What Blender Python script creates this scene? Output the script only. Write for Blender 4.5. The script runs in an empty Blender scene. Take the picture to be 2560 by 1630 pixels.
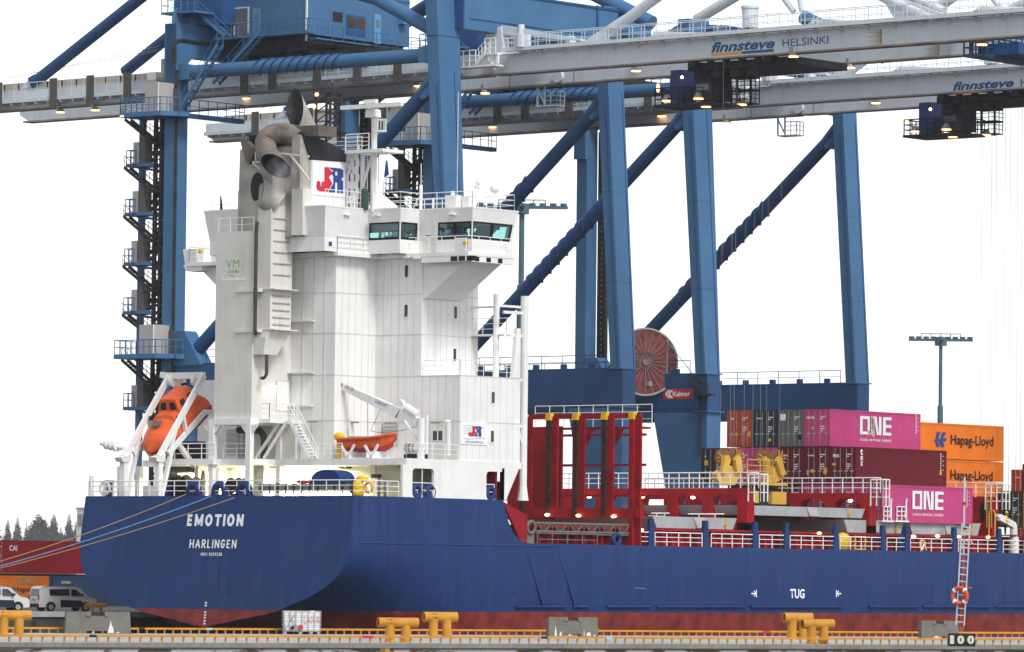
import bpy, math, random
import numpy as np
from mathutils import Vector, Matrix
random.seed(7)
R = math.radians
V = Vector
sc = bpy.context.scene
col = sc.collection

# ------------------------------------------------------------------ camera
# world axes: X = across the ship (to starboard), Y = along ship and quay (forward), Z = up, far quay top at Z = 0
F, HEAD, PITCH, ROLL = 13100.0, R(39.3), R(2.80), R(0.63)
CAM = V((242.0, -265.5, 2.3))
RIGHT = V((math.cos(HEAD), math.sin(HEAD), 0)); FWD = V((-math.sin(HEAD), math.cos(HEAD), 0)); UP = V((0, 0, 1))
look = FWD * math.cos(PITCH) + UP * math.sin(PITCH)
upv = UP * math.cos(PITCH) - FWD * math.sin(PITCH)
cx = RIGHT * math.cos(ROLL) + upv * math.sin(ROLL)
cy = -RIGHT * math.sin(ROLL) + upv * math.cos(ROLL)
cd = bpy.data.cameras.new('camera'); cam = bpy.data.objects.new('camera', cd); col.objects.link(cam)
m = Matrix((cx, cy, -look)).transposed().to_4x4(); m.translation = CAM
cam.matrix_world = m
cd.sensor_width = 36.0; cd.lens = 36.0 * F / 2560; cd.clip_start = 1; cd.clip_end = 9000
sc.camera = cam

# ------------------------------------------------------------------ light
SUN_EL, SUN_AZ = R(48), None
ldir = (RIGHT * 0.50 - FWD * 0.72); ldir.normalize()
w = bpy.data.worlds.new('World'); sc.world = w; w.use_nodes = True
nt = w.node_tree; nt.nodes.clear()
sky = nt.nodes.new('ShaderNodeTexSky'); sky.sky_type = 'NISHITA'; sky.sun_disc = False
sky.sun_elevation = SUN_EL; sky.sun_rotation = math.atan2(ldir.x, ldir.y)
sky.air_density = 1.0; sky.dust_density = 0.3
hsv = nt.nodes.new('ShaderNodeHueSaturation'); hsv.inputs['Saturation'].default_value = 0.18
bg = nt.nodes.new('ShaderNodeBackground'); bg.inputs['Strength'].default_value = 0.105
wo = nt.nodes.new('ShaderNodeOutputWorld')
nt.links.new(sky.outputs[0], hsv.inputs['Color']); nt.links.new(hsv.outputs[0], bg.inputs[0]); nt.links.new(bg.outputs[0], wo.inputs[0])
sd = bpy.data.lights.new('sun', 'SUN'); sd.energy = 1.5; sd.angle = R(18); sd.color = (1, 0.975, 0.94)
so = bpy.data.objects.new('sun', sd); col.objects.link(so)
so.rotation_euler = (-(ldir * math.cos(SUN_EL) + UP * math.sin(SUN_EL))).to_track_quat('-Z', 'Y').to_euler()
sc.view_settings.view_transform = 'Standard'; sc.view_settings.look = 'None'
sc.view_settings.exposure = 0.88; sc.view_settings.gamma = 1.0

# ------------------------------------------------------------------ helpers
def ray(x, y):
    u = (x - 1280) / F; v = (815 - y) / F
    return look + cx * u + cy * v
def at(ax, x, y, val):
    d = ray(x, y); t = (val - CAM[ax]) / d[ax]
    return CAM + d * t
def atx(x, y, v): return at(0, x, y, v)
def aty(x, y, v): return at(1, x, y, v)
def atz(x, y, v): return at(2, x, y, v)
def lerp(a, b, t): return a + (b - a) * t

ORG = {}
class MB:
    def __init__(s): s.v = []; s.f = []; s.m = []
    def add(s, vs, fs, mi=0):
        n = len(s.v); s.v += [V(p) for p in vs]; s.f += [[i + n for i in q] for q in fs]; s.m += [mi] * len(fs); return s
    def hexa(s, b, t, mi=0):
        return s.add(list(b) + list(t), [(3, 2, 1, 0), (4, 5, 6, 7), (0, 1, 5, 4), (1, 2, 6, 5), (2, 3, 7, 6), (3, 0, 4, 7)], mi)
    def box(s, x0, x1, y0, y1, z0, z1, mi=0):
        if x0 > x1: x0, x1 = x1, x0
        if y0 > y1: y0, y1 = y1, y0
        if z0 > z1: z0, z1 = z1, z0
        return s.hexa([(x0, y0, z0), (x1, y0, z0), (x1, y1, z0), (x0, y1, z0)], [(x0, y0, z1), (x1, y0, z1), (x1, y1, z1), (x0, y1, z1)], mi)
    def bar(s, p, q, wd, ht, up=None, mi=0):
        p = V(p); q = V(q); d = (q - p)
        if d.length < 1e-6: return s
        d.normalize(); u = V(up) if up else (UP if abs(d.z) < .95 else V((1, 0, 0)))
        sd_ = d.cross(u); sd_.normalize(); u = sd_.cross(d)
        a = sd_ * wd / 2; b = u * ht / 2
        return s.add([p - a - b, p + a - b, p + a + b, p - a + b, q - a - b, q + a - b, q + a + b, q - a + b],
                     [(0, 1, 2, 3), (7, 6, 5, 4), (4, 5, 1, 0), (5, 6, 2, 1), (6, 7, 3, 2), (7, 4, 0, 3)], mi)
    def tube(s, p, q, r, n=8, r2=None, caps=True, mi=0):
        p = V(p); q = V(q); d = q - p
        if d.length < 1e-6: return s
        d.normalize(); u = UP if abs(d.z) < .95 else V((1, 0, 0))
        a = d.cross(u); a.normalize(); b = a.cross(d); r2 = r if r2 is None else r2
        vs = []
        for k in range(n):
            t = 2 * math.pi * k / n; c = a * math.cos(t) + b * math.sin(t); vs += [p + c * r, q + c * r2]
        fs = [(2 * k, 2 * ((k + 1) % n), 2 * ((k + 1) % n) + 1, 2 * k + 1) for k in range(n)]
        if caps: fs += [tuple(2 * k for k in reversed(range(n))), tuple(2 * k + 1 for k in range(n))]
        return s.add(vs, fs, mi)
    def path(s, pts, r, n=6, mi=0):
        for a, b in zip(pts, pts[1:]): s.tube(a, b, r, n, mi=mi)
        return s
    def bend(s, pts, r, n=12, mi=0, caps=True):
        pts = [V(p) for p in pts]; N = len(pts); vs = []; ref = None
        for i, p in enumerate(pts):
            d = (pts[min(i + 1, N - 1)] - pts[max(i - 1, 0)]); d.normalize()
            if ref is None:
                ref = d.cross(UP if abs(d.z) < .9 else V((1, 0, 0)))
            a = ref - d * ref.dot(d); a.normalize(); ref = a; b = d.cross(a)
            rr = r[i] if isinstance(r, (list, tuple)) else r
            for k in range(n):
                t = 2 * math.pi * k / n; vs.append(p + (a * math.cos(t) + b * math.sin(t)) * rr)
        fs = []
        for i in range(N - 1):
            for k in range(n):
                k2 = (k + 1) % n; fs.append((i * n + k, i * n + k2, (i + 1) * n + k2, (i + 1) * n + k))
        if caps: fs += [tuple(reversed(range(n))), tuple((N - 1) * n + k for k in range(n))]
        return s.add(vs, fs, mi)
    def prism(s, pts, vec, mi=0):
        pts = [V(p) for p in pts]; vec = V(vec); n = len(pts)
        return s.add(pts + [p + vec for p in pts], [tuple(reversed(range(n))), tuple(range(n, 2 * n))] + [(k, (k + 1) % n, (k + 1) % n + n, k + n) for k in range(n)], mi)
    def poly(s, xy, z0, z1, mi=0):
        return s.prism([(x, y, z0) for x, y in xy], (0, 0, z1 - z0), mi)
    def disc(s, c, nrm, r, t, n=20, mi=0):
        c = V(c); nrm = V(nrm).normalized(); return s.tube(c - nrm * t / 2, c + nrm * t / 2, r, n, mi=mi)
    def ring(s, c, nrm, r, rr, n=24, k=8, mi=0):
        c = V(c); nrm = V(nrm).normalized(); a = nrm.cross(UP if abs(nrm.z) < .9 else V((1, 0, 0))); a.normalize(); b = nrm.cross(a); vs = []; fs = []
        for i in range(n):
            t = 2 * math.pi * i / n; rd = a * math.cos(t) + b * math.sin(t)
            for j in range(k):
                q = 2 * math.pi * j / k; vs.append(c + rd * (r + rr * math.cos(q)) + nrm * rr * math.sin(q))
        for i in range(n):
            for j in range(k):
                i2 = (i + 1) % n; j2 = (j + 1) % k; fs.append((i * k + j, i2 * k + j, i2 * k + j2, i * k + j2))
        return s.add(vs, fs, mi)
    def ball(s, c, rx, ry, rz, n=12, k=8, mi=0):
        c = V(c); vs = []; fs = []
        for i in range(k + 1):
            ph = math.pi * i / k
            for j in range(n):
                t = 2 * math.pi * j / n; vs.append(c + V((rx * math.sin(ph) * math.cos(t), ry * math.sin(ph) * math.sin(t), rz * math.cos(ph))))
        for i in range(k):
            for j in range(n):
                j2 = (j + 1) % n; fs.append((i * n + j, (i + 1) * n + j, (i + 1) * n + j2, i * n + j2))
        return s.add(vs, fs, mi)
    def rail(s, pts, h=1.05, bars=3, sp=1.5, r=.028, mi=0):
        pts = [V(p) for p in pts]
        for a, b in zip(pts, pts[1:]):
            for k in range(1, bars + 1):
                o = UP * h * k / bars; s.tube(a + o, b + o, r * (1.15 if k == bars else .8), 5, mi=mi)
            L = (b - a).length; n = max(1, round(L / sp))
            for k in range(n + 1):
                p = lerp(a, b, k / n); s.tube(p, p + UP * h, r * 1.1, 5, mi=mi)
        return s
    def stair(s, a, b, wd, n, side, mi=0, rails=True):
        a = V(a); b = V(b); sd_ = V(side).normalized() * wd / 2
        for q in (-1, 1): s.bar(a + sd_ * q, b + sd_ * q, .06, .26, mi=mi)
        for k in range(1, n):
            p = lerp(a, b, k / n); s.bar(p - sd_, p + sd_, .26, .05, mi=mi)
        if rails:
            for q in (-1, 1):
                o = sd_ * q; s.tube(a + o + UP * .95, b + o + UP * .95, .028, 5, mi=mi); s.tube(a + o + UP * .5, b + o + UP * .5, .02, 5, mi=mi)
                for k in range(0, 4):
                    p = lerp(a, b, k / 3) + o; s.tube(p, p + UP * .95, .026, 5, mi=mi)
        return s
    def pieces(s):
        n = len(s.v); root = list(range(n))
        def find(a):
            while root[a] != a: root[a] = root[root[a]]; a = root[a]
            return a
        for q in s.f:
            a = find(q[0])
            for b in q[1:]:
                b = find(b)
                if b != a: root[b] = a
        ids = {}; isl = [ids.setdefault(find(k), len(ids)) for k in range(n)]; k = len(ids)
        if k < 2 or k > 900: return None
        P = np.array([tuple(p) for p in s.v]); I = np.array(isl); lo = np.full((k, 3), 1e9); hi = -lo
        np.minimum.at(lo, I, P); np.maximum.at(hi, I, P); size = (hi - lo).max(1)
        gap = np.maximum(0, np.maximum(lo[:, None] - hi[None], lo[None] - hi[:, None]))
        near = np.sqrt((gap ** 2).sum(2)) <= np.maximum(.02, .49 * np.maximum(size[:, None], size[None]))
        lab = [-1] * k; c = 0
        for a in range(k):
            if lab[a] >= 0: continue
            st = [a]; lab[a] = c
            while st:
                x = st.pop()
                for y in np.nonzero(near[x])[0]:
                    if lab[y] < 0: lab[y] = c; st.append(int(y))
            c += 1
        return None if c < 2 or c > 100 else (c, [lab[i] for i in isl])
    def build(s, name, mat, parent=None, smooth=False, kind=None, loc=None):
        pc = s.pieces() if parent and kind is None and len(s.v) < 30000 else None
        if pc:
            out = []
            for q in range(pc[0]):
                t = MB(); mp = {}
                for k, v in enumerate(s.v):
                    if pc[1][k] == q: mp[k] = len(t.v); t.v.append(v)
                for f, m_ in zip(s.f, s.m):
                    if f[0] in mp: t.f.append([mp[k] for k in f]); t.m.append(m_)
                out.append((len(t.v), t.build_one(name, mat, parent, smooth)))
            return out[0][1]
        return s.build_one(name, mat, parent, smooth, kind, loc)
    def build_one(s, name, mat, parent=None, smooth=False, kind=None, loc=None):
        me = bpy.data.meshes.new(name)
        org = ORG[parent.name] if parent else (V(loc) if loc else V((0, 0, 0)))
        me.from_pydata([tuple(p - org) for p in s.v], [], s.f)
        for mt in (mat if isinstance(mat, (list, tuple)) else [mat]): me.materials.append(mt)
        me.polygons.foreach_set('material_index', s.m)
        if smooth: me.polygons.foreach_set('use_smooth', [True] * len(s.f))
        me.update()
        o = bpy.data.objects.new(name, me); col.objects.link(o)
        if parent: o.parent = parent
        else: o.location = org
        ORG[o.name] = org.copy()
        if smooth == 'auto':
            try: me.set_sharp_from_angle(angle=R(35))
            except Exception: pass
        if kind: o['kind'] = kind
        return o

def tag(o, label, cat, group=None):
    o['label'] = label; o['category'] = cat
    if group: o['group'] = group
    return o
def thing(name, label, cat, loc, group=None):
    o = bpy.data.objects.new(name, None); col.objects.link(o); o.location = V(loc); o.empty_display_size = .5
    ORG[o.name] = V(loc); return tag(o, label, cat, group)
def copy_tree(o, parent=None):
    c = o.copy(); col.objects.link(c); ORG[c.name] = ORG[o.name].copy()
    if parent: c.parent = parent; c.matrix_parent_inverse = o.matrix_parent_inverse
    for ch in list(o.children): copy_tree(ch, c)
    return c

# ------------------------------------------------------------------ materials
def mat(name, c, rough=.5, var=.12, scale=1.2, streak=0.0, streak_c=(.12, .09, .07), metal=0.0, spec=.14, bump=0.0, fine=.0):
    m = bpy.data.materials.new(name); m.use_nodes = True; n = m.node_tree; b = n.nodes['Principled BSDF']
    b.inputs['Roughness'].default_value = rough; b.inputs['Metallic'].default_value = metal; b.inputs['Specular IOR Level'].default_value = spec
    tc = n.nodes.new('ShaderNodeTexCoord')
    def nz(sc_, vec=None, det=5):
        t = n.nodes.new('ShaderNodeTexNoise'); t.inputs['Scale'].default_value = sc_; t.inputs['Detail'].default_value = det
        n.links.new(vec or tc.outputs['Object'], t.inputs['Vector']); return t
    def ramp(src, a, b_):
        r = n.nodes.new('ShaderNodeMapRange'); r.inputs[1].default_value = a; r.inputs[2].default_value = b_
        n.links.new(src, r.inputs[0]); return r.outputs[0]
    def mixc(f, A, B, mode='MIX'):
        x = n.nodes.new('ShaderNodeMix'); x.data_type = 'RGBA'; x.blend_type = mode
        if isinstance(f, float): x.inputs[0].default_value = f
        else: n.links.new(f, x.inputs[0])
        for k, q in ((6, A), (7, B)):
            if isinstance(q, tuple): x.inputs[k].default_value = q if len(q) == 4 else q + (1,)
            else: n.links.new(q, x.inputs[k])
        return x.outputs[2]
    c = tuple(c)
    lo = tuple(max(0, x * (1 - var)) for x in c); hi = tuple(min(1, x * (1 + var)) for x in c)
    n1 = nz(scale)
    cc = mixc(ramp(n1.outputs[0], .3, .7), lo, hi)
    if fine:
        n3 = nz(scale * 14, det=3); cc = mixc(ramp(n3.outputs[0], .35, .65), cc, mixc(1.0, cc, (1 - fine, 1 - fine, 1 - fine), 'MULTIPLY'))
    if streak:
        mp = n.nodes.new('ShaderNodeMapping'); mp.inputs['Scale'].default_value = (2.6, 2.6, .12); n.links.new(tc.outputs['Object'], mp.inputs[0])
        n2 = nz(1.0, mp.outputs[0], 6); n4 = nz(.35)
        f = n.nodes.new('ShaderNodeMath'); f.operation = 'MULTIPLY'
        n.links.new(ramp(n2.outputs[0], .52, .78), f.inputs[0]); n.links.new(ramp(n4.outputs[0], .35, .75), f.inputs[1])
        g = n.nodes.new('ShaderNodeMath'); g.operation = 'MULTIPLY'; n.links.new(f.outputs[0], g.inputs[0]); g.inputs[1].default_value = streak
        cc = mixc(g.outputs[0], cc, streak_c)
    m['cc'] = 1
    n.links.new(cc, b.inputs['Base Color'])
    rr = n.nodes.new('ShaderNodeMapRange'); rr.inputs[3].default_value = max(.05, rough - .08); rr.inputs[4].default_value = min(1, rough + .1)
    n.links.new(n1.outputs[0], rr.inputs[0]); n.links.new(rr.outputs[0], b.inputs['Roughness'])
    if bump:
        bp = n.nodes.new('ShaderNodeBump'); bp.inputs['Strength'].default_value = bump; bp.inputs['Distance'].default_value = .05
        n5 = nz(scale * 3); n.links.new(n5.outputs[0], bp.inputs['Height']); n.links.new(bp.outputs[0], b.inputs['Normal'])
    return m
def glow(name, c, e):
    m = bpy.data.materials.new(name); m.use_nodes = True; b = m.node_tree.nodes['Principled BSDF']
    b.inputs['Base Color'].default_value = (*c, 1); b.inputs['Emission Color'].default_value = (*c, 1); b.inputs['Emission Strength'].default_value = e
    return m

M = {}
M['white'] = mat('ship_white', (.80, .795, .78), .42, .06, .5, .55, (.40, .36, .31), fine=.04)
M['seam'] = mat('seam_white', (.60, .59, .57), .5, .1, .8)
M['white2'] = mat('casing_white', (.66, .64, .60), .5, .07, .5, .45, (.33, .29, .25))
M['soot'] = mat('sooty_grey', (.12, .105, .09), .65, .35, .7, .6, (.05, .045, .04))
M['sootwhite'] = mat('smoked_paint', (.40, .375, .34), .6, .3, .6, .85, (.09, .075, .06))
M['pipe'] = mat('exhaust_pipe', (.17, .145, .125), .6, .35, 1.2, .5, (.06, .05, .045))
M['black'] = mat('black_steel', (.012, .012, .013), .6, .3)
M['funnelblack'] = mat('funnel_black', (.025, .027, .032), .5, .2)
M['railw'] = mat('rail_white', (.82, .82, .81), .45, .05)
M['deck'] = mat('deck_grey', (.13, .14, .14), .7, .3)
M['deckred'] = mat('deck_oxide', (.14, .03, .025), .7, .3)
M['red'] = mat('deck_red', (.34, .006, .012), .5, .2, .6, .45, (.10, .012, .012))
M['redm'] = mat('guide_red', (.28, .006, .013), .5, .28, 1.0, .6, (.07, .02, .015))
M['rustdark'] = mat('worn_guide', (.05, .022, .016), .75, .5, 2.5)
M['grey'] = mat('hatch_grey', (.36, .38, .39), .55, .12, .8, .35, (.18, .17, .16))
M['galv'] = mat('galvanised', (.34, .34, .33), .5, .15, 2, metal=.3)
M['crane'] = mat('crane_blue', (.058, .155, .30), .42, .10, .35, .22, (.02, .055, .14), fine=.05)
M['crane2'] = mat('crane_blue_dark', (.022, .075, .22), .5, .15, .5)
M['tie'] = mat('crane_blue_deep', (.026, .078, .185), .45, .10, .4, .2, (.01, .03, .1))
M['girder'] = mat('girder_grey', (.60, .65, .69), .5, .06, .3, .55, (.34, .27, .20))
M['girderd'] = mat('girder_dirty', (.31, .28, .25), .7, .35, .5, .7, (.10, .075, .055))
M['beige'] = mat('duct_beige', (.48, .43, .37), .6, .12, .6, .3, (.25, .2, .16))
M['screen'] = mat('screen_grey', (.115, .107, .10), .75, .12, 3, fine=.2)
M['dark'] = mat('dark_machinery', (.025, .025, .028), .6, .5, 2)
M['brown'] = mat('dark_lattice', (.035, .028, .026), .7, .4, 2)
M['cab'] = mat('cabinet_grey', (.42, .40, .39), .5, .04, .5)
M['yellow'] = mat('lift_yellow', (.62, .37, .065), .45, .15, 1.5, .35, (.25, .12, .02))
M['yellowb'] = mat('bright_yellow', (.75, .48, .02), .5, .15)
M['bollard'] = mat('bollard_yellow', (.54, .25, .035), .55, .14, 1.6, .45, (.34, .14, .03), bump=.15)
M['sheave'] = mat('sheave_brown', (.20, .095, .03), .7, .3, 2)
M['rust'] = mat('rust_inside', (.22, .06, .015), .8, .4, 3)
M['concrete'] = mat('barrier_concrete', (.17, .165, .14), .85, .18, 1.2, .5, (.13, .12, .10), bump=.4, fine=.15)
M['paint'] = mat('white_splash', (.62, .62, .58), .8, .15, 3)
M['orange'] = mat('lifeboat_orange', (.68, .115, .035), .38, .14, .9, .3, (.50, .05, .02))
M['ored'] = mat('lifeboat_red', (.42, .035, .025), .42, .2, .9)
M['glassd'] = mat('dark_glass', (.014, .016, .018), .12, .2, spec=.6)
M['glassg'] = mat('window_grey', (.10, .105, .105), .15, .2, spec=.6)
M['navy'] = mat('fairlead_blue', (.018, .035, .16), .45, .2)
M['tarp'] = mat('blue_cover', (.016, .035, .15), .8, .25, 3, bump=.4)
M['txw'] = mat('letter_white', (.82, .83, .84), .5, .04)
M['txn'] = mat('letter_navy', (.035, .12, .28), .5, .05)
M['txk'] = mat('letter_black', (.015, .015, .018), .5, .1)
M['txr'] = mat('logo_red', (.55, .03, .05), .5, .1)
M['txb'] = mat('logo_blue', (.03, .06, .24), .5, .1)
M['txo'] = mat('stripe_orange', (.80, .36, .05), .5, .05)
M['txg'] = mat('logo_green', (.18, .45, .04), .5, .1)
M['txs'] = mat('number_sand', (.60, .40, .20), .6, .1)
M['tyre'] = mat('tyre_black', (.015, .015, .015), .8, .1)
M['lampw'] = glow('lamp_white', (1, .95, .74), 8)
M['lampo'] = glow('lamp_orange', (1, .46, .17), 2.4)
M['lamph'] = glow('lamp_core', (1, .70, .42), 4)
M['lampr'] = glow('lamp_red', (1, .25, .12), 3)

def text(name, body, p, xd, zd, width, height, mt, parent, bold=0.0, shear=0.0, t=.01, spacing=1.0):
    cu = bpy.data.curves.new(name, 'FONT'); cu.body = body; cu.size = 1; cu.offset = bold; cu.shear = shear; cu.space_character = spacing; cu.resolution_u = 3
    ob = bpy.data.objects.new(name, cu); col.objects.link(ob)
    dg = bpy.context.evaluated_depsgraph_get(); me = bpy.data.meshes.new_from_object(ob.evaluated_get(dg))
    bpy.data.objects.remove(ob)
    xs = [q.co.x for q in me.vertices]; ys = [q.co.y for q in me.vertices]
    x0, x1, y0, y1 = min(xs), max(xs), min(ys), max(ys)
    xd = V(xd).normalized(); zd = V(zd).normalized(); nd = xd.cross(zd); org = ORG[parent.name]
    for q in me.vertices:
        q.co = V(p) + xd * ((q.co.x - x0) / (x1 - x0) * width) + zd * ((q.co.y - y0) / (y1 - y0) * height) + nd * t - org
    me.materials.append(mt); me.update()
    o = bpy.data.objects.new(name, me); col.objects.link(o); o.parent = parent; ORG[o.name] = org.copy(); return o
def plate(mb, p, xd, zd, pts, w_, h_, t=.012, mi=0, dep=.006):
    """polygon given in 0..1 coordinates on a plane"""
    xd = V(xd).normalized(); zd = V(zd).normalized(); nd = xd.cross(zd)
    q = [V(p) + xd * a * w_ + zd * b * h_ + nd * (t - dep) for a, b in pts]
    mb.prism(q, nd * dep, mi)
EX, EY = V((1, 0, 0)), V((0, 1, 0))

# stroke lettering: each letter as solid bars, for painted block capitals
GL = {'E': [((0, 0), (0, 1)), ((0, 0), (.8, 0)), ((0, .5), (.7, .5)), ((0, 1), (.8, 1))], 'M': [((0, 0), (0, 1)), ((0, 1), (.5, .15)), ((.5, .15), (1, 1)), ((1, 1), (1, 0))], 'T': [((.5, 0), (.5, 1)), ((0, 1), (1, 1))], 'I': [((.5, 0), (.5, 1))],
      'N': [((0, 0), (0, 1)), ((0, 1), (1, 0)), ((1, 0), (1, 1))], 'H': [((0, 0), (0, 1)), ((1, 0), (1, 1)), ((0, .5), (1, .5))], 'A': [((0, 0), (.5, 1)), ((.5, 1), (1, 0)), ((.2, .33), (.8, .33))], 'L': [((0, 0), (0, 1)), ((0, 0), (.85, 0))],
      'O': None, 'G': None, 'R': None, 'U': None}
def arc(cx0, cy0, rx, ry, a0, a1, n=12): return [(cx0 + rx * math.cos(R(lerp(a0, a1, k / n))), cy0 + ry * math.sin(R(lerp(a0, a1, k / n)))) for k in range(n + 1)]
def strokes(ch):
    if ch == 'O': p = arc(.5, .5, .5, .5, 90, 450, 24)
    elif ch == 'G': p = arc(.5, .5, .5, .5, 50, 330, 20) + [(.98, .45), (.6, .45)]
    elif ch == 'R': return [((0, 0), (0, 1))] + [(a, b) for a, b in zip([(0, 1), (.5, 1)] + arc(.55, .74, .4, .26, 90, -90, 10) + [(0, .48)], ([(.5, 1)] + arc(.55, .74, .4, .26, 90, -90, 10) + [(0, .48)]))] + [((.45, .48), (1, 0))]
    elif ch == 'U': p = [(0, 1)] + arc(.5, .36, .5, .36, 180, 360, 12) + [(1, 1)]
    else: return GL[ch]
    return list(zip(p, p[1:]))
def block_text(name, body, p, xd, zd, width, height, mt, parent, wt=.2, gap=.32, lw=None):
    wid = {'I': .16, 'M': .92, 'O': .80, 'E': .60, 'L': .56, 'T': .74, 'N': .74, 'G': .72, 'R': .66, 'H': .72, 'A': .80, 'U': .7}
    tot = sum(wid[c] for c in body) + gap * (len(body) - 1); k = width / tot; xd = V(xd).normalized(); zd = V(zd).normalized(); nd = xd.cross(zd); x = 0; t = wt * height / 2
    g = MB(); i = 0
    for c in body:
        w_ = wid[c] * k; e = .012 + (i % 2) * .002; i += 1
        def P(u, v): return V(p) + xd * (x + (t + u * (w_ - 2 * t) if c != 'I' else w_ * u)) + zd * (t + v * (height - 2 * t)) + nd * e
        for j, (a, b) in enumerate(strokes(c)):
            A, B = P(*a), P(*b); d = (B - A).normalized(); s_ = d.cross(nd) * t; o = nd * (.0006 * j); A2, B2 = A - d * t * .98 + o, B + d * t * .98 + o; g.prism([A2 - s_, B2 - s_, B2 + s_, A2 + s_], -nd * .01)
        x += w_ + gap * k
    return g.build_one(name, mt, parent)
# ------------------------------------------------------------------ ground, quays, water
HS, HP, HC = 11.1, -13.7, -1.3            # ship sides and centre line
QZ = -0.12
M['asphalt'] = mat('quay_asphalt', (.10, .10, .10), .8, .3, .15, fine=.2)
M['quaytop'] = mat('pier_concrete', (.42, .43, .44), .75, .18, .12, fine=.2)
M['quaywall'] = mat('wall_dark', (.06, .055, .05), .8, .5, .5)
def water_mat():
    m = bpy.data.materials.new('harbour_water'); m.use_nodes = True; n = m.node_tree; b = n.nodes['Principled BSDF']
    b.inputs['Base Color'].default_value = (.012, .02, .022, 1); b.inputs['Roughness'].default_value = .12
    t = n.nodes.new('ShaderNodeTexNoise'); t.inputs['Scale'].default_value = .8; t.inputs['Detail'].default_value = 4
    tc = n.nodes.new('ShaderNodeTexCoord'); n.links.new(tc.outputs['Object'], t.inputs['Vector'])
    bp = n.nodes.new('ShaderNodeBump'); bp.inputs['Strength'].default_value = .35; bp.inputs['Distance'].default_value = .2
    n.links.new(t.outputs[0], bp.inputs['Height']); n.links.new(bp.outputs[0], b.inputs['Normal']); return m
M['water'] = water_mat()
g = MB(); g.box(-4000, 1200, -1500, 6000, -14, -12.0); g.build('seabed', M['quaywall'], kind='structure')
g = MB(); g.add([(-15.2, -1500, -2.5), (1200, -1500, -2.5), (1200, 6000, -2.5), (-15.2, 6000, -2.5)], [(0, 1, 2, 3)]); g.build('water', M['water'], kind='structure')
g = MB(); g.box(-4000, -15.2, -1500, 6000, -12, QZ); g.build('quay_ground', M['asphalt'], kind='structure')
g = MB(); g.box(-15.2, -14.85, -300, 500, -2.6, QZ - .35)
for k in range(60):
    y = -60 + k * 4.0
    g.box(-14.85, -14.45, y, y + .9, -2.6, QZ - .6)
g.build('quay_wall', M['quaywall'], kind='structure')
g = MB(); g.box(-16.4, -14.7, -300, 500, QZ - .35, QZ + .02); g.build('quay_kerb', M['quaytop'], kind='structure')

# near pier (rotated), top at Z = 0
pn0 = V((110.94, -133.67, 0)); pn1 = V((123.54, -87.81, 0)); pf0 = V((89.47, -112.08, 0)); pf1 = V((105.27, -60.42, 0))
pdn = (pn1 - pn0).normalized(); pdf = (pf1 - pf0).normalized()
a0, a1 = pn0 - pdn * 60, pn1 + pdn * 60; b0, b1 = pf0 - pdf * 60, pf1 + pdf * 60
nrm = V((pdn.y, -pdn.x, 0))
g = MB(); g.prism([a0 - UP * .45, a1 - UP * .45, b1 - UP * .45, b0 - UP * .45], (0, 0, .45)); g.build('near_pier', M['quaytop'], kind='structure')
# face of the pier towards the camera: clean cap, then a dirty wall with patches of white lime
def limewall():
    m = bpy.data.materials.new('lime_wall'); m.use_nodes = True; n = m.node_tree; b = n.nodes['Principled BSDF']; b.inputs['Roughness'].default_value = .85
    tc = n.nodes.new('ShaderNodeTexCoord'); mp = n.nodes.new('ShaderNodeMapping'); mp.inputs['Scale'].default_value = (.55, .55, 1.6); n.links.new(tc.outputs['Object'], mp.inputs[0])
    t = n.nodes.new('ShaderNodeTexNoise'); t.inputs['Scale'].default_value = 1.5; t.inputs['Detail'].default_value = 6; n.links.new(mp.outputs[0], t.inputs['Vector'])
    r = n.nodes.new('ShaderNodeValToRGB'); e = r.color_ramp.elements; e[0].position = .46; e[0].color = (.10, .075, .05, 1); e[1].position = .52; e[1].color = (.52, .52, .50, 1)
    n.links.new(t.outputs[0], r.inputs[0]); n.links.new(r.outputs[0], b.inputs['Base Color']); return m
M['lime'] = limewall()
g = MB(); g.prism([a0 + nrm * .10 - UP * .24, a1 + nrm * .10 - UP * .24, a1 + nrm * .003 - UP * .24, a0 + nrm * .003 - UP * .24], (0, 0, -2.6))
g.build('pier_wall', M['lime'], kind='structure')
M['cap'] = mat('cap_concrete', (.23, .225, .20), .8, .15, .4, fine=.2)
g = MB(); g.prism([a0 + nrm * .22 - UP * .01, a1 + nrm * .22 - UP * .01, a1 + nrm * .004 - UP * .01, a0 + nrm * .004 - UP * .01], (0, 0, -.17)); g.build('pier_cap', M['cap'], kind='structure')
M['shade'] = M['quaywall']
g = MB(); g.prism([b0 - UP * .46, b1 - UP * .46, b1 + V((1, -.3, 0)) - UP * .46, b0 + V((1, -.3, 0)) - UP * .46], (0, 0, -2.4)); g.build('pier_back_wall', M['quaywall'], kind='structure')

# ------------------------------------------------------------------ the ship
ship = thing('container_ship', 'blue and white container ship with EMOTION on its flat stern, moored under two blue cranes', 'ship', (HC, 0, -2.5))

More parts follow.
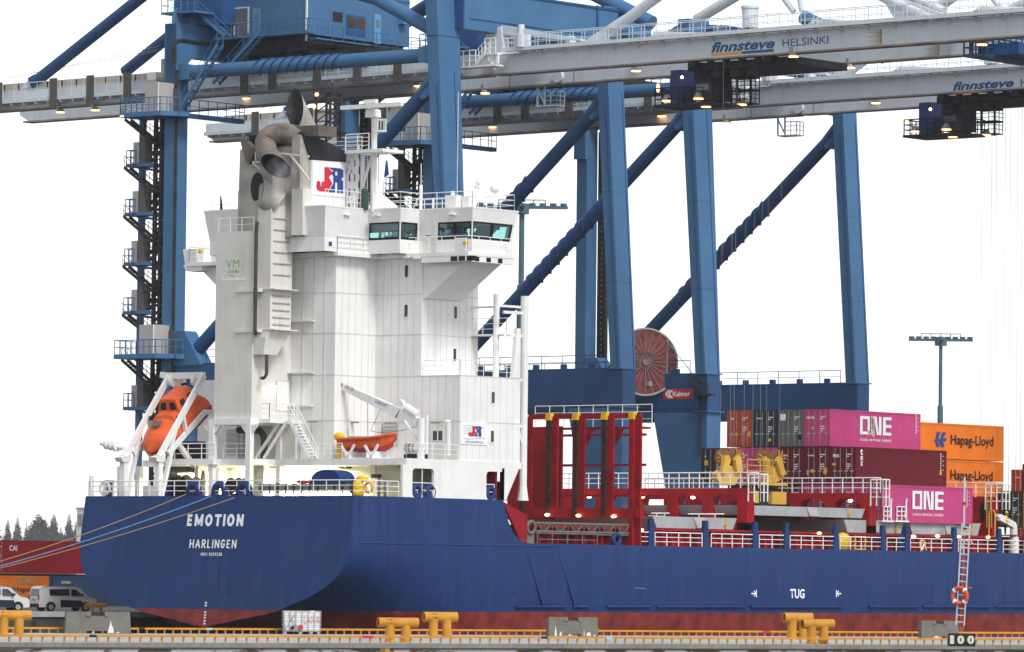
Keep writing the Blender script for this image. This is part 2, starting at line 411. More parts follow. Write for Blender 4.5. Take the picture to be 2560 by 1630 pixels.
def hull_mat():
    m = mat('hull_paint', (.0120, .040, .150), .40, .12, .35, .9, (.008, .014, .040), fine=.10)
    n = m.node_tree; b = n.nodes['Principled BSDF']; src = b.inputs['Base Color'].links[0].from_socket
    tc = n.nodes.new('ShaderNodeTexCoord'); sp = n.nodes.new('ShaderNodeSeparateXYZ'); n.links.new(tc.outputs['Object'], sp.inputs[0])
    mp = n.nodes.new('ShaderNodeMapping'); mp.inputs['Scale'].default_value = (1.1, 1.1, .10); mp.inputs['Location'].default_value = (3, 7, 1); n.links.new(tc.outputs['Object'], mp.inputs[0])
    n7 = n.nodes.new('ShaderNodeTexNoise'); n7.inputs['Scale'].default_value = 1.6; n7.inputs['Detail'].default_value = 7; n.links.new(mp.outputs[0], n7.inputs['Vector'])
    r7 = n.nodes.new('ShaderNodeMapRange'); r7.inputs[1].default_value = .5; r7.inputs[2].default_value = .8; r7.inputs[4].default_value = .55; n.links.new(n7.outputs[0], r7.inputs[0])
    x7 = n.nodes.new('ShaderNodeMix'); x7.data_type = 'RGBA'; n.links.new(r7.outputs[0], x7.inputs[0]); n.links.new(src, x7.inputs[6]); x7.inputs[7].default_value = (.032, .062, .17, 1); src = x7.outputs[2]
    # faded red boot topping painted below the load line
    nz = n.nodes.new('ShaderNodeTexNoise'); nz.inputs['Scale'].default_value = .9; nz.inputs['Detail'].default_value = 8; n.links.new(tc.outputs['Object'], nz.inputs['Vector'])
    r = n.nodes.new('ShaderNodeValToRGB'); e = r.color_ramp.elements; e[0].position = .3; e[0].color = (.10, .014, .012, 1); e[1].position = .75; e[1].color = (.30, .045, .035, 1)
    n.links.new(nz.outputs[0], r.inputs[0])
    c = n.nodes.new('ShaderNodeMath'); c.operation = 'GREATER_THAN'; c.inputs[1].default_value = .24 + 2.5
    n.links.new(sp.outputs[2], c.inputs[0])
    x = n.nodes.new('ShaderNodeMix'); x.data_type = 'RGBA'; n.links.new(c.outputs[0], x.inputs[0]); n.links.new(r.outputs[0], x.inputs[6]); n.links.new(src, x.inputs[7])
    n.links.new(x.outputs[2], b.inputs['Base Color']); return m
M['hull'] = hull_mat()

# transom half breadths (z -> half breadth); centre follows the photograph's slight inward rake
TR = [(8.0, 12.45), (6.5, 12.48), (4.8, 12.5), (4.2, 12.45), (3.4, 12.25), (2.6, 11.75), (1.8, 10.75), (1.1, 9.3), (.65, 7.95), (.25, 6.9), (0, 5.9), (-.25, 4.4), (-.5, 2.9), (-.75, 1.4), (-1.0, 0.0)]
ZTOP = 8.0
def rake(z): return -1.26 * (8 - z) / 9
def section(y):
    k = 0 if y <= 0 else min(1.0, y / 19.0); kk = k * k * (3 - 2 * k) * 7.5
    out = []
    for z, hbv in TR:
        d = max(0, 4.8 - z); zz = z if z >= 4.8 else 4.8 - d * (1 + kk * .35) - kk * .0
        out.append((zz, hbv))
    return out
ys = [0, 1, 2.5, 4, 6, 8, 10, 12, 14, 15.8]
hb_ = MB()
N = len(TR)
def ringpts(y, top):
    sec = section(y); pts = []
    yy = lambda z: y + (rake(z) if y <= 0 else 0)
    for z, h in sec: pts.append(V((HC + h, yy(z), min(z, top))))
    for z, h in reversed(sec[:-1]): pts.append(V((HC - h, yy(z), min(z, top))))
    return pts
# after body, top at Z 8
rows = [ringpts(y, 8.0) for y in ys]
def loft(mb, rows):
    n = len(rows[0])
    for a, b in zip(rows, rows[1:]):
        i0 = len(mb.v); mb.v += a + b; 
        for k in range(n - 1): mb.f.append([i0 + k, i0 + k + 1, i0 + n + k + 1, i0 + n + k]); mb.m.append(0)
loft(hb_, rows)
r0 = rows[0]; n = len(r0)
half = N - 1
for k in range(half):       # transom as horizontal strips
    a, b, c_, d = r0[k], r0[k + 1], r0[n - 2 - k], r0[n - 1 - k]
    if k < half - 1: hb_.add([a, b, c_, d], [(3, 2, 1, 0)])
    else: hb_.add([a, b, d], [(2, 1, 0)])
# step down to the main deck, seen as a curved cut
stepc = [(15.8, 8.0), (16.0, 7.4), (16.35, 6.6), (16.9, 5.7), (17.6, 5.25), (18.6, 5.03)]
fr = []
for y, top in stepc: fr.append(ringpts(y, top))
for y in (22, 30, 50, 80): fr.append(ringpts(y, 5.03))
for y, q in ((100, .93), (115, .75), (128, .45), (136, .05)):
    rr = ringpts(80, 5.6); fr.append([V((HC + (p.x - HC) * q, y, p.z)) for p in rr])
loft(hb_, [rows[-1]] + fr)
hull = hb_.build('hull', M['hull'], ship, smooth='auto')
g = MB()
g.add([(HS - .03, .02, 7.97), (HS - .03, 16, 7.97), (HP + .03, 16, 7.97), (HP + .03, .02, 7.97)], [(0, 1, 2, 3)])
g.build('poop_deck', M['deck'], ship)
g = MB()
g.add([(HS - .03, 15.9, 4.9), (HS - .03, 100, 4.9), (HP + .03, 100, 4.9), (HP + .03, 15.9, 4.9)], [(0, 1, 2, 3)])
g.box(HP + .2, HS - .2, 15.7, 15.9, 4.9, 7.96)
g.build('main_deck', M['deckred'], ship)
def trp(px, py):
    p = aty(px, py, 0)
    for _ in range(3): p = aty(px, py, rake(p.z))
    return p
# rubbing strakes
g = MB()
for y0, y1, z in ((0.6, 7.2, 4.83), (7.8, 13.9, 4.83), (14.5, 22.0, 4.83)): g.tube((HS + .02, y0, z), (HS + .02, y1, z), .11, 8)
lowpx = [(1290, 1414), (1432, 1471), (1518, 1626), (1643, 1864), (1878, 2106), (2173, 2296), (2308, 2478), (2489, 2600)]
for a, b in lowpx:
    g.tube(atx(a, 1517, HS + .02) , atx(b, 1517, HS + .02), .10, 8)
for a, b in (((1313, 1368), (1358, 1514)), ((1392, 1368), (1437, 1514))): g.bar(atx(*a, HS + .02), atx(*b, HS + .02), .16, .16, up=EX)
g.build('rubbing_strake', M['hull'], hull)
# small dark discharge openings and a drain streak
g = MB(); p = atx(1223, 1275, HS + .01); g.box(HS, HS + .015, p.y - .16, p.y + .16, p.z - .2, p.z + .2); g.build('hull_port', M['black'], hull)
M['weld'] = mat('weld_line', (.035, .07, .20), .5, .2, 3)
g = MB()
for z in (3.02, .92):
    h = [hh_ for zz, hh_ in TR if zz <= z][0]; h = lerp(h, [hh_ for zz, hh_ in TR if zz > z][-1], .6); g.box(HC - h + .05, HC + h - .05, rake(z) - .008, rake(z) + .02, z - .014, z + .014)
for z, ya, yb in ((3.35, 20, 90), (.95, 20, 52), (5.0, 2, 15)): g.box(HS, HS + .006, ya, yb, z - .013, z + .013)
for y in (19.2, 27.4, 35.6, 43.8, 52, 60.2, 68.4, 76.6): g.box(HS, HS + .005, y - .012, y + .012, .3, 4.9)
g.build('weld_seam', M['weld'], hull)
M['scrape'] = mat('pale_scrape', (.30, .34, .45), .7, .4, 5)
g = MB()
for px, py, w_, h_ in ((912, 1424, 14, 2), (938, 1428, 46, 1.2), (960, 1431, 22, 1), (1585, 1470, 30, .8), (2300, 1420, 60, .8)):
    p = atx(px, py, HS + .02) if px > 1200 else V((0, 0, 0))
    if px > 1200: g.prism([(HS + .004, p.y, p.z), (HS + .004, p.y + w_ / 22, p.z - .05), (HS + .004, p.y + w_ / 22, p.z - .02), (HS + .004, p.y + .2, p.z + h_ / 36)], (.004, 0, 0))
g.build('paint_scrape', M['scrape'], hull)
M['drip'] = mat('dark_drip', (.012, .016, .035), .7, .3, 3)
g = MB()
for px, py0, py1, w_ in ((548, 1410, 1490, 5), (571, 1445, 1500, 3), (466, 1474, 1500, 2), (545, 1242, 1256, 5), (606, 1242, 1254, 4), (352, 1344, 1375, 2), (470, 1250, 1262, 4)):
    a = trp(px, py0); b = trp(px - 1, py1); q = w_ / 50; g.prism([(a.x - q * .4, a.y - .006, a.z), (a.x + q * .4, a.y - .006, a.z), (b.x + q * .15, b.y - .006, b.z), (b.x - q * .15, b.y - .006, b.z)], (0, -.003, 0))
g.build('drip_stain', M['drip'], hull)
g = MB()
for px, py in ((1285, 1483), (1648, 1484), (1899, 1485), (2221, 1487), (2508, 1488)):
    p = atx(px, py, HS + .01); g.disc(p, EX, .07, .02, 8)
g.build('scupper', M['black'], hull)
# lettering on the stern (transom is raked: place on its own plane)
TZ = (V((0, rake(9) - rake(0), 9))).normalized()
def stern_text(name, body, l, r, bot, top, bold, sh=0):
    a = trp(l, bot); b = trp(r, bot); t_ = trp(l, top)
    (block_text(name, body, a, EX, TZ, (b - a).length, (t_ - a).length, M['txw'], ship, bold, sh) if bold > .1 else text(name, body, a, EX, TZ, (b - a).length, (t_ - a).length, M['txw'], ship, bold, sh, .02, 1.12))
stern_text('name_lettering', 'EMOTION', 467, 607, 1315, 1286, .23, .26)
stern_text('port_lettering', 'HARLINGEN', 473, 590, 1370, 1349, .16, .26)
stern_text('number_lettering', 'IMO 9359258', 502, 555, 1389.5, 1381.5, .015)
g = MB()
for py in (1507, 1514, 1530, 1537, 1544, 1552, 1559):
    p = trp(lerp(515, 511, (py - 1507) / 52), py); g.box(p.x - .09, p.x + .09, p.y - .015, p.y + .2, p.z - .06, p.z + .06)
g.build('draught_mark', M['txw'], ship)
def side_text(name, body, l, r, bot, top, bold, mt=None, x=HS):
    a = atx(l, bot, x); b = atx(r, bot, x); t_ = atx(l, top, x)
    text(name, body, a, EY, UP, b.y - a.y, t_.z - a.z, mt or M['txw'], ship, bold, 0, .012)
side_text('tug_lettering', 'TUG', 1975, 2011, 1496, 1472, .03)
g = MB()
for px, s_ in ((1891, 1), (2091, -1)):
    p = atx(px, 1484, HS + .006); q = .005
    g.box(HS, HS + .012, p.y - .05, p.y + .05, p.z - .27, p.z + .27)
    g.bar((HS + q, p.y - s_ * .62, p.z), (HS + q, p.y - s_ * .05, p.z), .1, .012, up=EX)
    for dz in (-.2, .2): g.bar((HS + q + .003, p.y - s_ * .30, p.z + dz), (HS + q + .003, p.y - s_ * .07, p.z), .08, .012, up=EX)
g.build('tug_arrow', M['txw'], ship)

# bulwark posts along the main deck side
g = None
for px in (1630, 1766, 1890, 1968, 2092, 2210, 2270, 2388, 2500):
    p = atx(px, 1364, HS); g = MB()
    y = p.y
    g.hexa([(HS - .28, y - .36, 4.9), (HS, y - .36, 4.9), (HS, y + .36, 4.9), (HS - .28, y + .36, 4.9)],
           [(HS - .28, y - .20, 6.95), (HS, y - .20, 6.95), (HS, y + .20, 6.95), (HS - .28, y + .20, 6.95)])
    g.build('bulwark_post', M['hull'], ship)
# main deck rails between the posts
spans = [(1600, 1625), (1637, 1755), (1778, 1882), (1898, 1962), (1975, 2085), (2100, 2205), (2217, 2265), (2276, 2380), (2396, 2493), (2508, 2560)]
for a, b in spans:
    g = MB(); p = atx(a, 1362, HS - .12); q = atx(b, 1362, HS - .12)
    g.rail([(HS - .12, p.y, 5.0), (HS - .12, q.y, 5.0)], 1.0, 3, 1.3, .036); g.build('deck_rail', M['railw'], ship)
# poop rail round the stern, in two runs
g = MB(); g.rail([(HP + .15, 5, 8.0), (HP + .15, .12, 8.0), (trp(1005, 1240).x if False else 10.9, .12, 8.0)], 1.05, 3, 1.15, .032)
g.rail([(10.9, .12, 8.0), (10.9, 4.9, 8.0)], 1.05, 3, 1.15, .032); g.build('stern_rail', M['railw'], ship)

# ---------------- accommodation
YA, XA = 6.9, -0.83; YB, X1 = 11.17, 3.25; X2 = 7.45; YF = 17.3; XL = -10.0
ZS, ZS0 = 10.65, 10.2      # boat deck slab
Z2, Z3, ZB = 16.53, 22.2, 24.72
g = MB()
foot = [(-5.8, YA), (X1, YA), (X1, YB), (X2, YB), (X2, YF), (XL, YF), (XL, YB), (-5.8, YB)]
g.poly(foot, ZS, ZB)
tower = g.build('deckhouse', M['white'], ship)
g = MB(); g.poly([(X2 + .003, YB + .003), (11.0, YB + .003), (11.0, 17.74), (X2 + .003, 17.74)], ZS + .003, Z2)
g.poly([(XL, YB + .003), (-13.5, YB + .003), (-13.5, 17.74), (XL, 17.74)], ZS, Z2)
g.build('side_house', M['white'], ship)
# boat deck slab and the recess below it
g = MB()
g.poly([(-13.5, 5.5), (11.05, 5.5), (11.05, 17.85), (-13.5, 17.85)], ZS0, ZS)
g.poly([(-3.9, 3.2), (-.9, 3.2), (-.9, 5.497), (-3.9, 5.497)], ZS0 + .02, ZS - .02)
g.box(-9.3, -3.9, 2.4, 5.497, ZS0 + .02, ZS - .02)
g.build('boat_deck', M['white'], ship)
# lower side wall with cut openings, flush with the hull
def wall_open(mb, x0, x1, y0, y1, z0, z1, holes):
    """wall in the YZ plane with rectangular holes (y0,y1,z0,z1)"""
    cuts = sorted(holes); y = y0
    for a, b, c, d in cuts:
        mb.box(x0, x1, y, a, z0, z1)
        if c > z0 + .01: mb.box(x0, x1, a, b, z0, c)
        mb.box(x0, x1, a, b, d, z1)
        # rounded corners
        for sy, yy in ((1, a), (-1, b)):
            for sz, zz in ((1, c), (-1, d)):
                rr = .3; pts = [V((x0, yy, zz))]
                for k in range(5):
                    t = k / 4 * math.pi / 2
                    pts.append(V((x0, yy + sy * (rr - rr * math.sin(t)), zz + sz * (rr - rr * math.cos(t)))))
                mb.prism(pts, (x1 - x0, 0, 0))
        y = b
    mb.box(x0, x1, y, y1, z0, z1)
ya_, yb_ = atx(1031, 1200, 11.05).y, atx(1085, 1200, 11.05).y
yc_, yd_ = atx(1216, 1200, 11.05).y, atx(1261, 1200, 11.05).y
g = MB(); wall_open(g, 10.85, 11.05, atx(1007, 1200, 11.05).y, 15.75, 7.98, 10.2, [(ya_, yb_, 8.0, 9.98), (yc_, yd_, 8.0, 9.95)])
g.hexa([(10.85, 15.75, 7.98), (11.05, 15.75, 7.98), (11.05, 16.2, 7.98), (10.85, 16.2, 7.98)], [(10.85, 15.75, 10.2), (11.05, 15.75, 10.2), (11.05, 17.6, 10.2), (10.85, 17.6, 10.2)])
g.build('side_wall', M['white'], ship)
g = MB(); g.rail([(10.95, ya_, 8.0), (10.95, yb_, 8.0)], 1.0, 2, 1.2, .03); g.tube((10.95, (ya_ + yb_) / 2, 8), (10.95, (ya_ + yb_) / 2, 10), .03)
g.rail([(10.95, yc_, 8.0), (10.95, lerp(yc_, yd_, .5), 8.0)], 1.05, 2, 1.2, .03)
g.build('side_rail', M['railw'], ship)
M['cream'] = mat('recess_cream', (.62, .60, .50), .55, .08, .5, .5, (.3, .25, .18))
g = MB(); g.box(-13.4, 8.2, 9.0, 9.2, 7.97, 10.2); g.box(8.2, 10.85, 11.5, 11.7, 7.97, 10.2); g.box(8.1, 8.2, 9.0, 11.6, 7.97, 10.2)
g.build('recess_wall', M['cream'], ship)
g = MB(); g.box(-3.8, -2.4, 6.0, 8.99, 7.97, 10.2); g.box(-9, -8.6, 6, 8.99, 7.97, 10.2); g.build('recess_locker', M['white2'], ship)

# seams and stiffeners on the house walls
g = MB()
for z in (13.35, 16.5, 19.4, 22.2):
    t = .02
    g.box(X1, X1 + t, YA, YB, z - .03, z + .03); g.box(X1, X2 if z > 16.6 else 11, YB - t, YB, z - .03, z + .03)
    g.box(X2, X2 + t, YB, YF, z - .03, z + .03) if z > 16.6 else g.box(11, 11 + t, YB, 17.7, z - .03, z + .03)
    g.box(XA, X1, YA - t, YA, z - .03, z + .03)
for k in range(1, 4): g.box(XA + k * 1.02, XA + k * 1.02 + .07, YA - .03, YA, ZS, ZB)
for k in range(1, 6): g.box(X1, X1 + .012, YA + k * .7, YA + k * .7 + .04, ZS, ZB)
for k in range(1, 6): g.box(X1 + k * .7, X1 + k * .7 + .04, YB - .012, YB, Z2, ZB)
for k in range(1, 11): g.box(X1 + k * .72, X1 + k * .72 + .04, YB - .012, YB, ZS, Z2)
for k in range(1, 9): g.box(X2, X2 + .012, YB + k * .68, YB + k * .68 + .04, Z2, ZB)
for k in range(1, 9): g.box(11, 11.012, YB + k * .72, YB + k * .72 + .04, ZS, Z2)
for z in (14.3, 20.2, 16.6): g.box(XA - .1, XA + 2.2, YA - .35, YA, z, z + .10)
g.build('plate_seam', M['seam'], tower)
# portlights
def port(px, py, face, v, wd=.30, ht=.85):
    p = aty(px, py, v) if face == 'y' else atx(px, py, v)
    fm = MB(); gm = MB()
    def rrect(e, w_, h_, r_):
        pts = []
        for sx, sz, a in ((1, 1, 0), (-1, 1, 90), (-1, -1, 180), (1, -1, 270)):
            for k in range(4):
                t = R(a + k * 30); pts.append((sx * (w_ / 2 - r_) + r_ * math.cos(t), sz * (h_ / 2 - r_) + r_ * math.sin(t)))
        return [p + (V((a, -e, b)) if face == 'y' else V((e, a, b))) for a, b in pts]
    vec = (0, .05, 0) if face == 'y' else (-.05, 0, 0)
    fm.prism(rrect(.035, wd + .18, ht + .18, .14), vec); gm.prism(rrect(.042, wd, ht, .1), vec)
    f = fm.build('portlight', M['white'], tower); gm.build('pane', M['glassd'], f)
for px, py in ((1017, 678), (1016, 777)): port(px, py, 'y', YB)
port(1138, 781, 'x', X2); port(1136, 887, 'x', X2)
port(1232, 994, 'x', 11.0, .32, .8); port(1230, 1091, 'x', 11.0, .32, .8)
f = MB(); p = aty(1095, 1089, YB); f.box(p.x - .5, p.x + .5, YB - .03, YB, p.z - .4, p.z + .4); f = f.build('window', M['white'], tower)
g = MB(); g.box(p.x - .42, p.x - .06, YB - .04, YB - .02, p.z - .32, p.z + .32); g.box(p.x + .06, p.x + .42, YB - .04, YB - .02, p.z - .32, p.z + .32); g.build('pane', M['glassd'], f)
# terrace rail at level 2 and the tall white vent post at the break of the house
g = MB(); g.rail([(X2 + .2, YB + .1, Z2), (10.9, YB + .1, Z2), (10.9, 17.6, Z2)], 1.05, 3, 1.4, .024)
g.rail([(7.4, 16.6, 19.6), (10.6, 16.6, 19.6), (10.6, 17.6, 19.6)], 1.1, 3, 1.2, .026)
g.box(7.45, 10.8, 16.5, 17.6, 19.5, 19.6); g.build('terrace_rail', M['railw'], ship)
g = MB()
p = atx(1307, 1240, 10.9); g.tube((10.9, p.y, 8.0), (10.9, p.y, 21.6), .28, 10); g.tube((10.9, p.y, 8.0), (10.9, p.y, 9.0), .42, 10, r2=.28)
g.tube((10.9, p.y, 21.5), (10.9, p.y, 22.3), .30, 10); 
for z in (21.1, 19.5, 16.4, 13.2): g.bar((10.9, p.y, z), (10.6, p.y - 2.0, z), .16, .2)
q = aty(1241, 790, 16.6); g.tube((q.x, 16.6, 16.5), (q.x, 16.6, 22.4), .22, 8); g.bar((q.x, 16.6, 21.6), (10.9, p.y, 21.5), .16, .16)
g.bar((X2, 16.6, 21.5), (q.x, 16.6, 21.5), .14, .14)
g.hexa([(10.7, 16.9, 16.55), (11.0, 16.9, 16.55), (11.0, 17.7, 16.55), (10.7, 17.7, 16.55)], [(10.7, 17.3, 20.0), (11.0, 17.3, 20.0), (11.0, 17.7, 20.0), (10.7, 17.7, 20.0)])
g.bar((10.95, 17.5, 13.2), (10.9, p.y, 11.4), .14, .14)
g.build('vent_post', M['white'], ship)

# ---------------- bridge
bY = 10.5
sx1 = aty(944, 640, bY).x; wx = aty(1170, 630, bY).x; yA0 = atx(808, 634, sx1).y; yE = atx(1286, 643, wx).y
deckpoly = [(XA + .3, YA - .6), (sx1, YA - .6), (sx1, bY), (wx, bY), (wx, yE), (-14.1, yE), (-14.1, bY), (-7.5, bY), (-7.5, YA - .6)]
g = MB(); g.poly(deckpoly, ZB, ZB + .26); bdeck = g.build('bridge_deck', M['white'], ship)
g = MB(); rp = [V((x, y, ZB + .26)) for x, y in deckpoly]
off = .12
g.rail([(XA + .3, YA - .5, ZB + .26), (sx1 - off, YA - .5, ZB + .26), (sx1 - off, bY + off, ZB + .26), (wx - off, bY + off, ZB + .26), (wx - off, yE - off, ZB + .26)], 1.1, 3, 1.25, .024)
g.rail([(-14, yE, ZB + .26), (-14, bY + off, ZB + .26), (-7.6, bY + off, ZB + .26)], 1.1, 3, 1.25, .024)
g.build('bridge_rail', M['railw'], bdeck)
# wing support brackets (tapering boxes)
def bracket(mb, xa, xb, s):
    mb.hexa([(xa, YB + .1, 21.9), (xa + s * .25, YB + .1, 21.9), (xa + s * .25, yE - .4, 21.9), (xa, yE - .4, 21.9)],
            [(xa, YB + .1, ZB - .01), (xb, YB + .1, ZB - .01), (xb, yE - .4, ZB - .01), (xa, yE - .4, ZB - .01)])
g = MB(); bracket(g, X2 + .01, wx - .35, 1); bracket(g, -9.99, -13.7, -1)
g.build('wing_bracket', M['white'], ship)
g = MB()
for px, py in ((1135, 642), (1155, 642), (1175, 641)):
    p = aty(px, py, bY); g.box(p.x - .28, p.x + .28, bY - .02, bY + .4, ZB - .38, ZB - .06)
for t in (.2, .45, .7): y = lerp(bY, yE, t); g.box(wx - .4, wx - .02, y - .25, y + .25, ZB - .38, ZB - .06)
g.build('bracket_vent', M['black'], bdeck)
g = MB(); g.box(7.9, wx - .05, bY + .02, bY + .3, ZB - .42, ZB); g.box(wx - .3, wx - .03, bY, yE, ZB - .42, ZB); g.build('deck_girder', M['white'], bdeck)

WZ0, WZ1, WZ2, WZ3 = ZB + .26, ZB + 1.22, ZB + 2.42, ZB + 3.3
a2 = 11.7; s3 = aty(1180, 560, a2).x; s2 = aty(1047, 560, a2).x; a1 = atx(1000, 560, s2).y; s1 = aty(920, 560, a1).x; y0w = atx(812, 560, s1).y
eW = atx(1280, 560, s3).y
wpoly = [(s1, y0w), (s1, a1), (s2, a1), (s2, a2), (s3, a2), (s3, eW), (-12.9, eW), (-12.9, a2), (-7, a2), (-7, y0w)]
# which edges carry windows (fraction of the edge that is glazed)
win = {1: (.03, .97), 2: (.05, .93), 3: (.36, .985), 4: (.02, .94), 5: (.02, .98), 6: (.02, .98), 7: (.1, .98), 8: (.05, .95)}
def offs(poly, o):
    out = []; n = len(poly)
    for k in range(n):
        v = V((0, 0, 0))
        for a, b in ((poly[k - 1], poly[k]), (poly[k], poly[(k + 1) % n])):
            d = (V((*b, 0)) - V((*a, 0))).normalized(); v += V((d.y, -d.x, 0)) * o
        out.append((poly[k][0] + v.x, poly[k][1] + v.y))
    return out
def band(mb, poly, k, z0, z1, o0, o1, th, t0=0, t1=1, ex=0):
    P0, P1, Q0, Q1 = offs(poly, o0 + ex), offs(poly, o1 + ex), offs(poly, o0 + ex - th), offs(poly, o1 + ex - th); n = len(poly); j = (k + 1) % n
    f = lambda A, t, z: V((lerp(A[k][0], A[j][0], t), lerp(A[k][1], A[j][1], t), z))
    mb.hexa([f(Q0, t0, z0), f(Q0, t1, z0), f(P0, t1, z0), f(P0, t0, z0)], [f(Q1, t0, z1), f(Q1, t1, z1), f(P1, t1, z1), f(P1, t0, z1)])
wl = MB(); gl = MB(); fr_ = MB()
L1, L2, L3 = 0.0, .17, .32
for k in range(len(wpoly)):
    band(wl, wpoly, k, WZ0, WZ1, 0, L1, .12); band(wl, wpoly, k, WZ2, WZ3, L2, L3, .12)
    if k in win:
        t0, t1 = win[k]
        band(wl, wpoly, k, WZ1, WZ2, L1, L2, .12, 0, t0); band(wl, wpoly, k, WZ1, WZ2, L1, L2, .12, t1, 1)
        a, b = V((*wpoly[k], 0)), V((*wpoly[(k + 1) % len(wpoly)], 0)); Ln = (b - a).length * (t1 - t0); nn = max(1, round(Ln / 1.9))
        hgt = WZ2 - WZ1; fz = .16 / hgt
        for z0, z1 in ((0, fz), (1 - fz * .7, 1)):
            band(fr_, wpoly, k, lerp(WZ1, WZ2, z0), lerp(WZ1, WZ2, z1), lerp(L1, L2, z0), lerp(L1, L2, z1), .10, t0, t1, .006)
        for q in range(nn + 1):
            tt = lerp(t0, t1, q / nn); dt = .10 / (b - a).length
            band(fr_, wpoly, k, WZ1 + .01, WZ2 - .01, L1, L2, .08, max(t0, tt - dt), min(t1, tt + dt), .004)
        band(gl, wpoly, k, WZ1, WZ2, L1, L2, .02, t0, t1, -.05)
    else: band(wl, wpoly, k, WZ1, WZ2, L1, L2, .12)
wl.poly(offs(wpoly, L3 + .02), WZ3, WZ3 + .10)
wheel = wl.build('wheelhouse', M['white'], ship)
def clear_glass():
    m = bpy.data.materials.new('bridge_glass'); m.use_nodes = True; n = m.node_tree; b = n.nodes['Principled BSDF']; out = n.nodes['Material Output']
    t = n.nodes.new('ShaderNodeBsdfTransparent'); t.inputs[0].default_value = (.80, .97, .96, 1)
    gg = n.nodes.new('ShaderNodeBsdfGlossy'); gg.inputs['Roughness'].default_value = .03; gg.inputs[0].default_value = (.7, .8, .85, 1)
    mx = n.nodes.new('ShaderNodeMixShader'); mx.inputs[0].default_value = .10
    n.links.new(t.outputs[0], mx.inputs[1]); n.links.new(gg.outputs[0], mx.inputs[2]); n.links.new(mx.outputs[0], out.inputs[0]); return m
M['bglass'] = clear_glass()
fr2 = fr_.build('window_frame', M['black'], wheel); gl.build('bridge_window', M['bglass'], wheel)
g = MB()
for x, y in ((8.6, 13.2), (10.2, 14.0), (5.5, 13.4), (0, 13.5), (-6, 13.5), (9.6, 12.6)): g.box(x - .5, x + .5, y - .3, y + .3, WZ0, WZ0 + 1.5); g.box(x - .2, x + .2, y - .1, y + .1, WZ0 + 1.5, WZ0 + 1.95)
g.build('bridge_console', M['dark'], wheel)
# wing door
dr = MB(); p = aty(1064, 560, a2); dr.box(p.x - .2, aty(1093, 560, a2).x - .05, a2 - .03, a2 - .001, WZ0 + .05, WZ0 + 2.1); dd = dr.build('wing_door', M['white2'], wheel)
g = MB(); g.box(p.x + .05, p.x + .55, a2 - .05, a2 - .032, WZ0 + 1.25, WZ0 + 1.95); g.build('pane', M['glassd'], dd)
# roof, roof rails, gear on the monkey island
RZ = WZ3 + .10
g = MB(); rp = offs(wpoly, .1)
g.rail([(rp[0][0], rp[0][1], RZ), (rp[1][0], rp[1][1], RZ), (rp[2][0], rp[2][1], RZ), (rp[3][0], rp[3][1], RZ), (rp[4][0], rp[4][1], RZ), (rp[5][0], rp[5][1], RZ), (rp[6][0], rp[6][1], RZ), (rp[7][0], rp[7][1], RZ)], 1.1, 3, 1.6, .026)
g.build('roof_rail', M['railw'], wheel)
g = MB()
p = aty(1131, 510, 13); g.box(p.x - .5, p.x + .5, 12.8, 13.4, RZ, RZ + 1.0); g.tube((p.x, 13, RZ + 1), (p.x, 13, RZ + 1.3), .12)
p = aty(1052, 500, 12.6); g.tube((p.x, 12.6, RZ), (p.x, 12.6, RZ + 1.8), .12, 8); g.tube((p.x, 12.6, RZ + 1.8), (p.x, 12.6, RZ + 3.3), .03, 5); g.bar((p.x - .8, 12.6, RZ), (p.x, 12.6, RZ + 1.2), .06, .06)
p = aty(1196, 472, 14.5); g.tube((p.x, 14.5, RZ), (p.x, 14.5, RZ + 1.6), .03, 5); g.tube((p.x, 14.5, RZ + 1.55), (p.x, 14.5, RZ + 1.72), .3, 12); g.ball((p.x, 14.5, RZ + 1.95), .2, .2, .22)
p = aty(1236, 478, 14.5); g.tube((p.x, 14.5, RZ), (p.x, 14.5, RZ + 1.2), .03, 5); g.ball((p.x, 14.5, RZ + 1.45), .33, .33, .33, 10, 6)
p = aty(1168, 505, 13.5); g.box(p.x - .3, p.x + .3, 13.3, 13.7, RZ, RZ + .9)
p = aty(1083, 500, 13); g.tube((p.x, 13, RZ), (p.x, 13, RZ + .85), .08, 6)
p = aty(1143, 480, 13.2); g.tube((p.x, 13.2, RZ), (p.x, 13.2, RZ + 8.2), .022, 5)
p = aty(1086, 410, 11.8)
g.build('roof_fitting', M['white'], wheel)
# dark under-wing locker at the port wing end with liferaft shape
g = MB(); pw = aty(505, 600, 12.5)
g.hexa([(-14.3, 10.6, ZB - .35), (-12.8, 10.6, ZB - .35), (-12.8, 12, ZB - .35), (-14.3, 12, ZB - .35)], [(-14.6, 10.6, ZB + .1), (-12.8, 10.6, ZB + .1), (-12.8, 12, ZB + .1), (-14.6, 12, ZB + .1)])
g.hexa([(-14.5, 10.7, ZB + .1), (-13.6, 10.7, ZB + .1), (-13.6, 11.5, ZB + .1), (-14.5, 11.5, ZB + .1)], [(-14.75, 10.7, ZB + 1.25), (-13.4, 10.7, ZB + 1.25), (-13.4, 11.5, ZB + 1.25), (-14.75, 11.5, ZB + 1.25)])
g.build('wing_locker', M['white'], bdeck)
g = MB()
for px, py in ((1163, 606), (500, 627)):
    p = aty(px, py, bY + .02); g.ball((p.x, bY + .02, p.z), .17, .12, .2, 8, 6)
g.build('wing_light', M['yellowb'], bdeck)
g = MB(); p0 = aty(1137, 595, bY); p1 = aty(1166, 627, bY); g.box(p0.x, p1.x, bY - .02, bY + .06, p1.z, p0.z); g.build('wing_panel', M['white'], bdeck)
g = MB(); p = atx(828, 608, s1); g.box(s1, s1 + .03, p.y - .4, p.y + .4, p.z - .25, p.z + .25); nb = g.build('notice_board', M['white'], wheel)
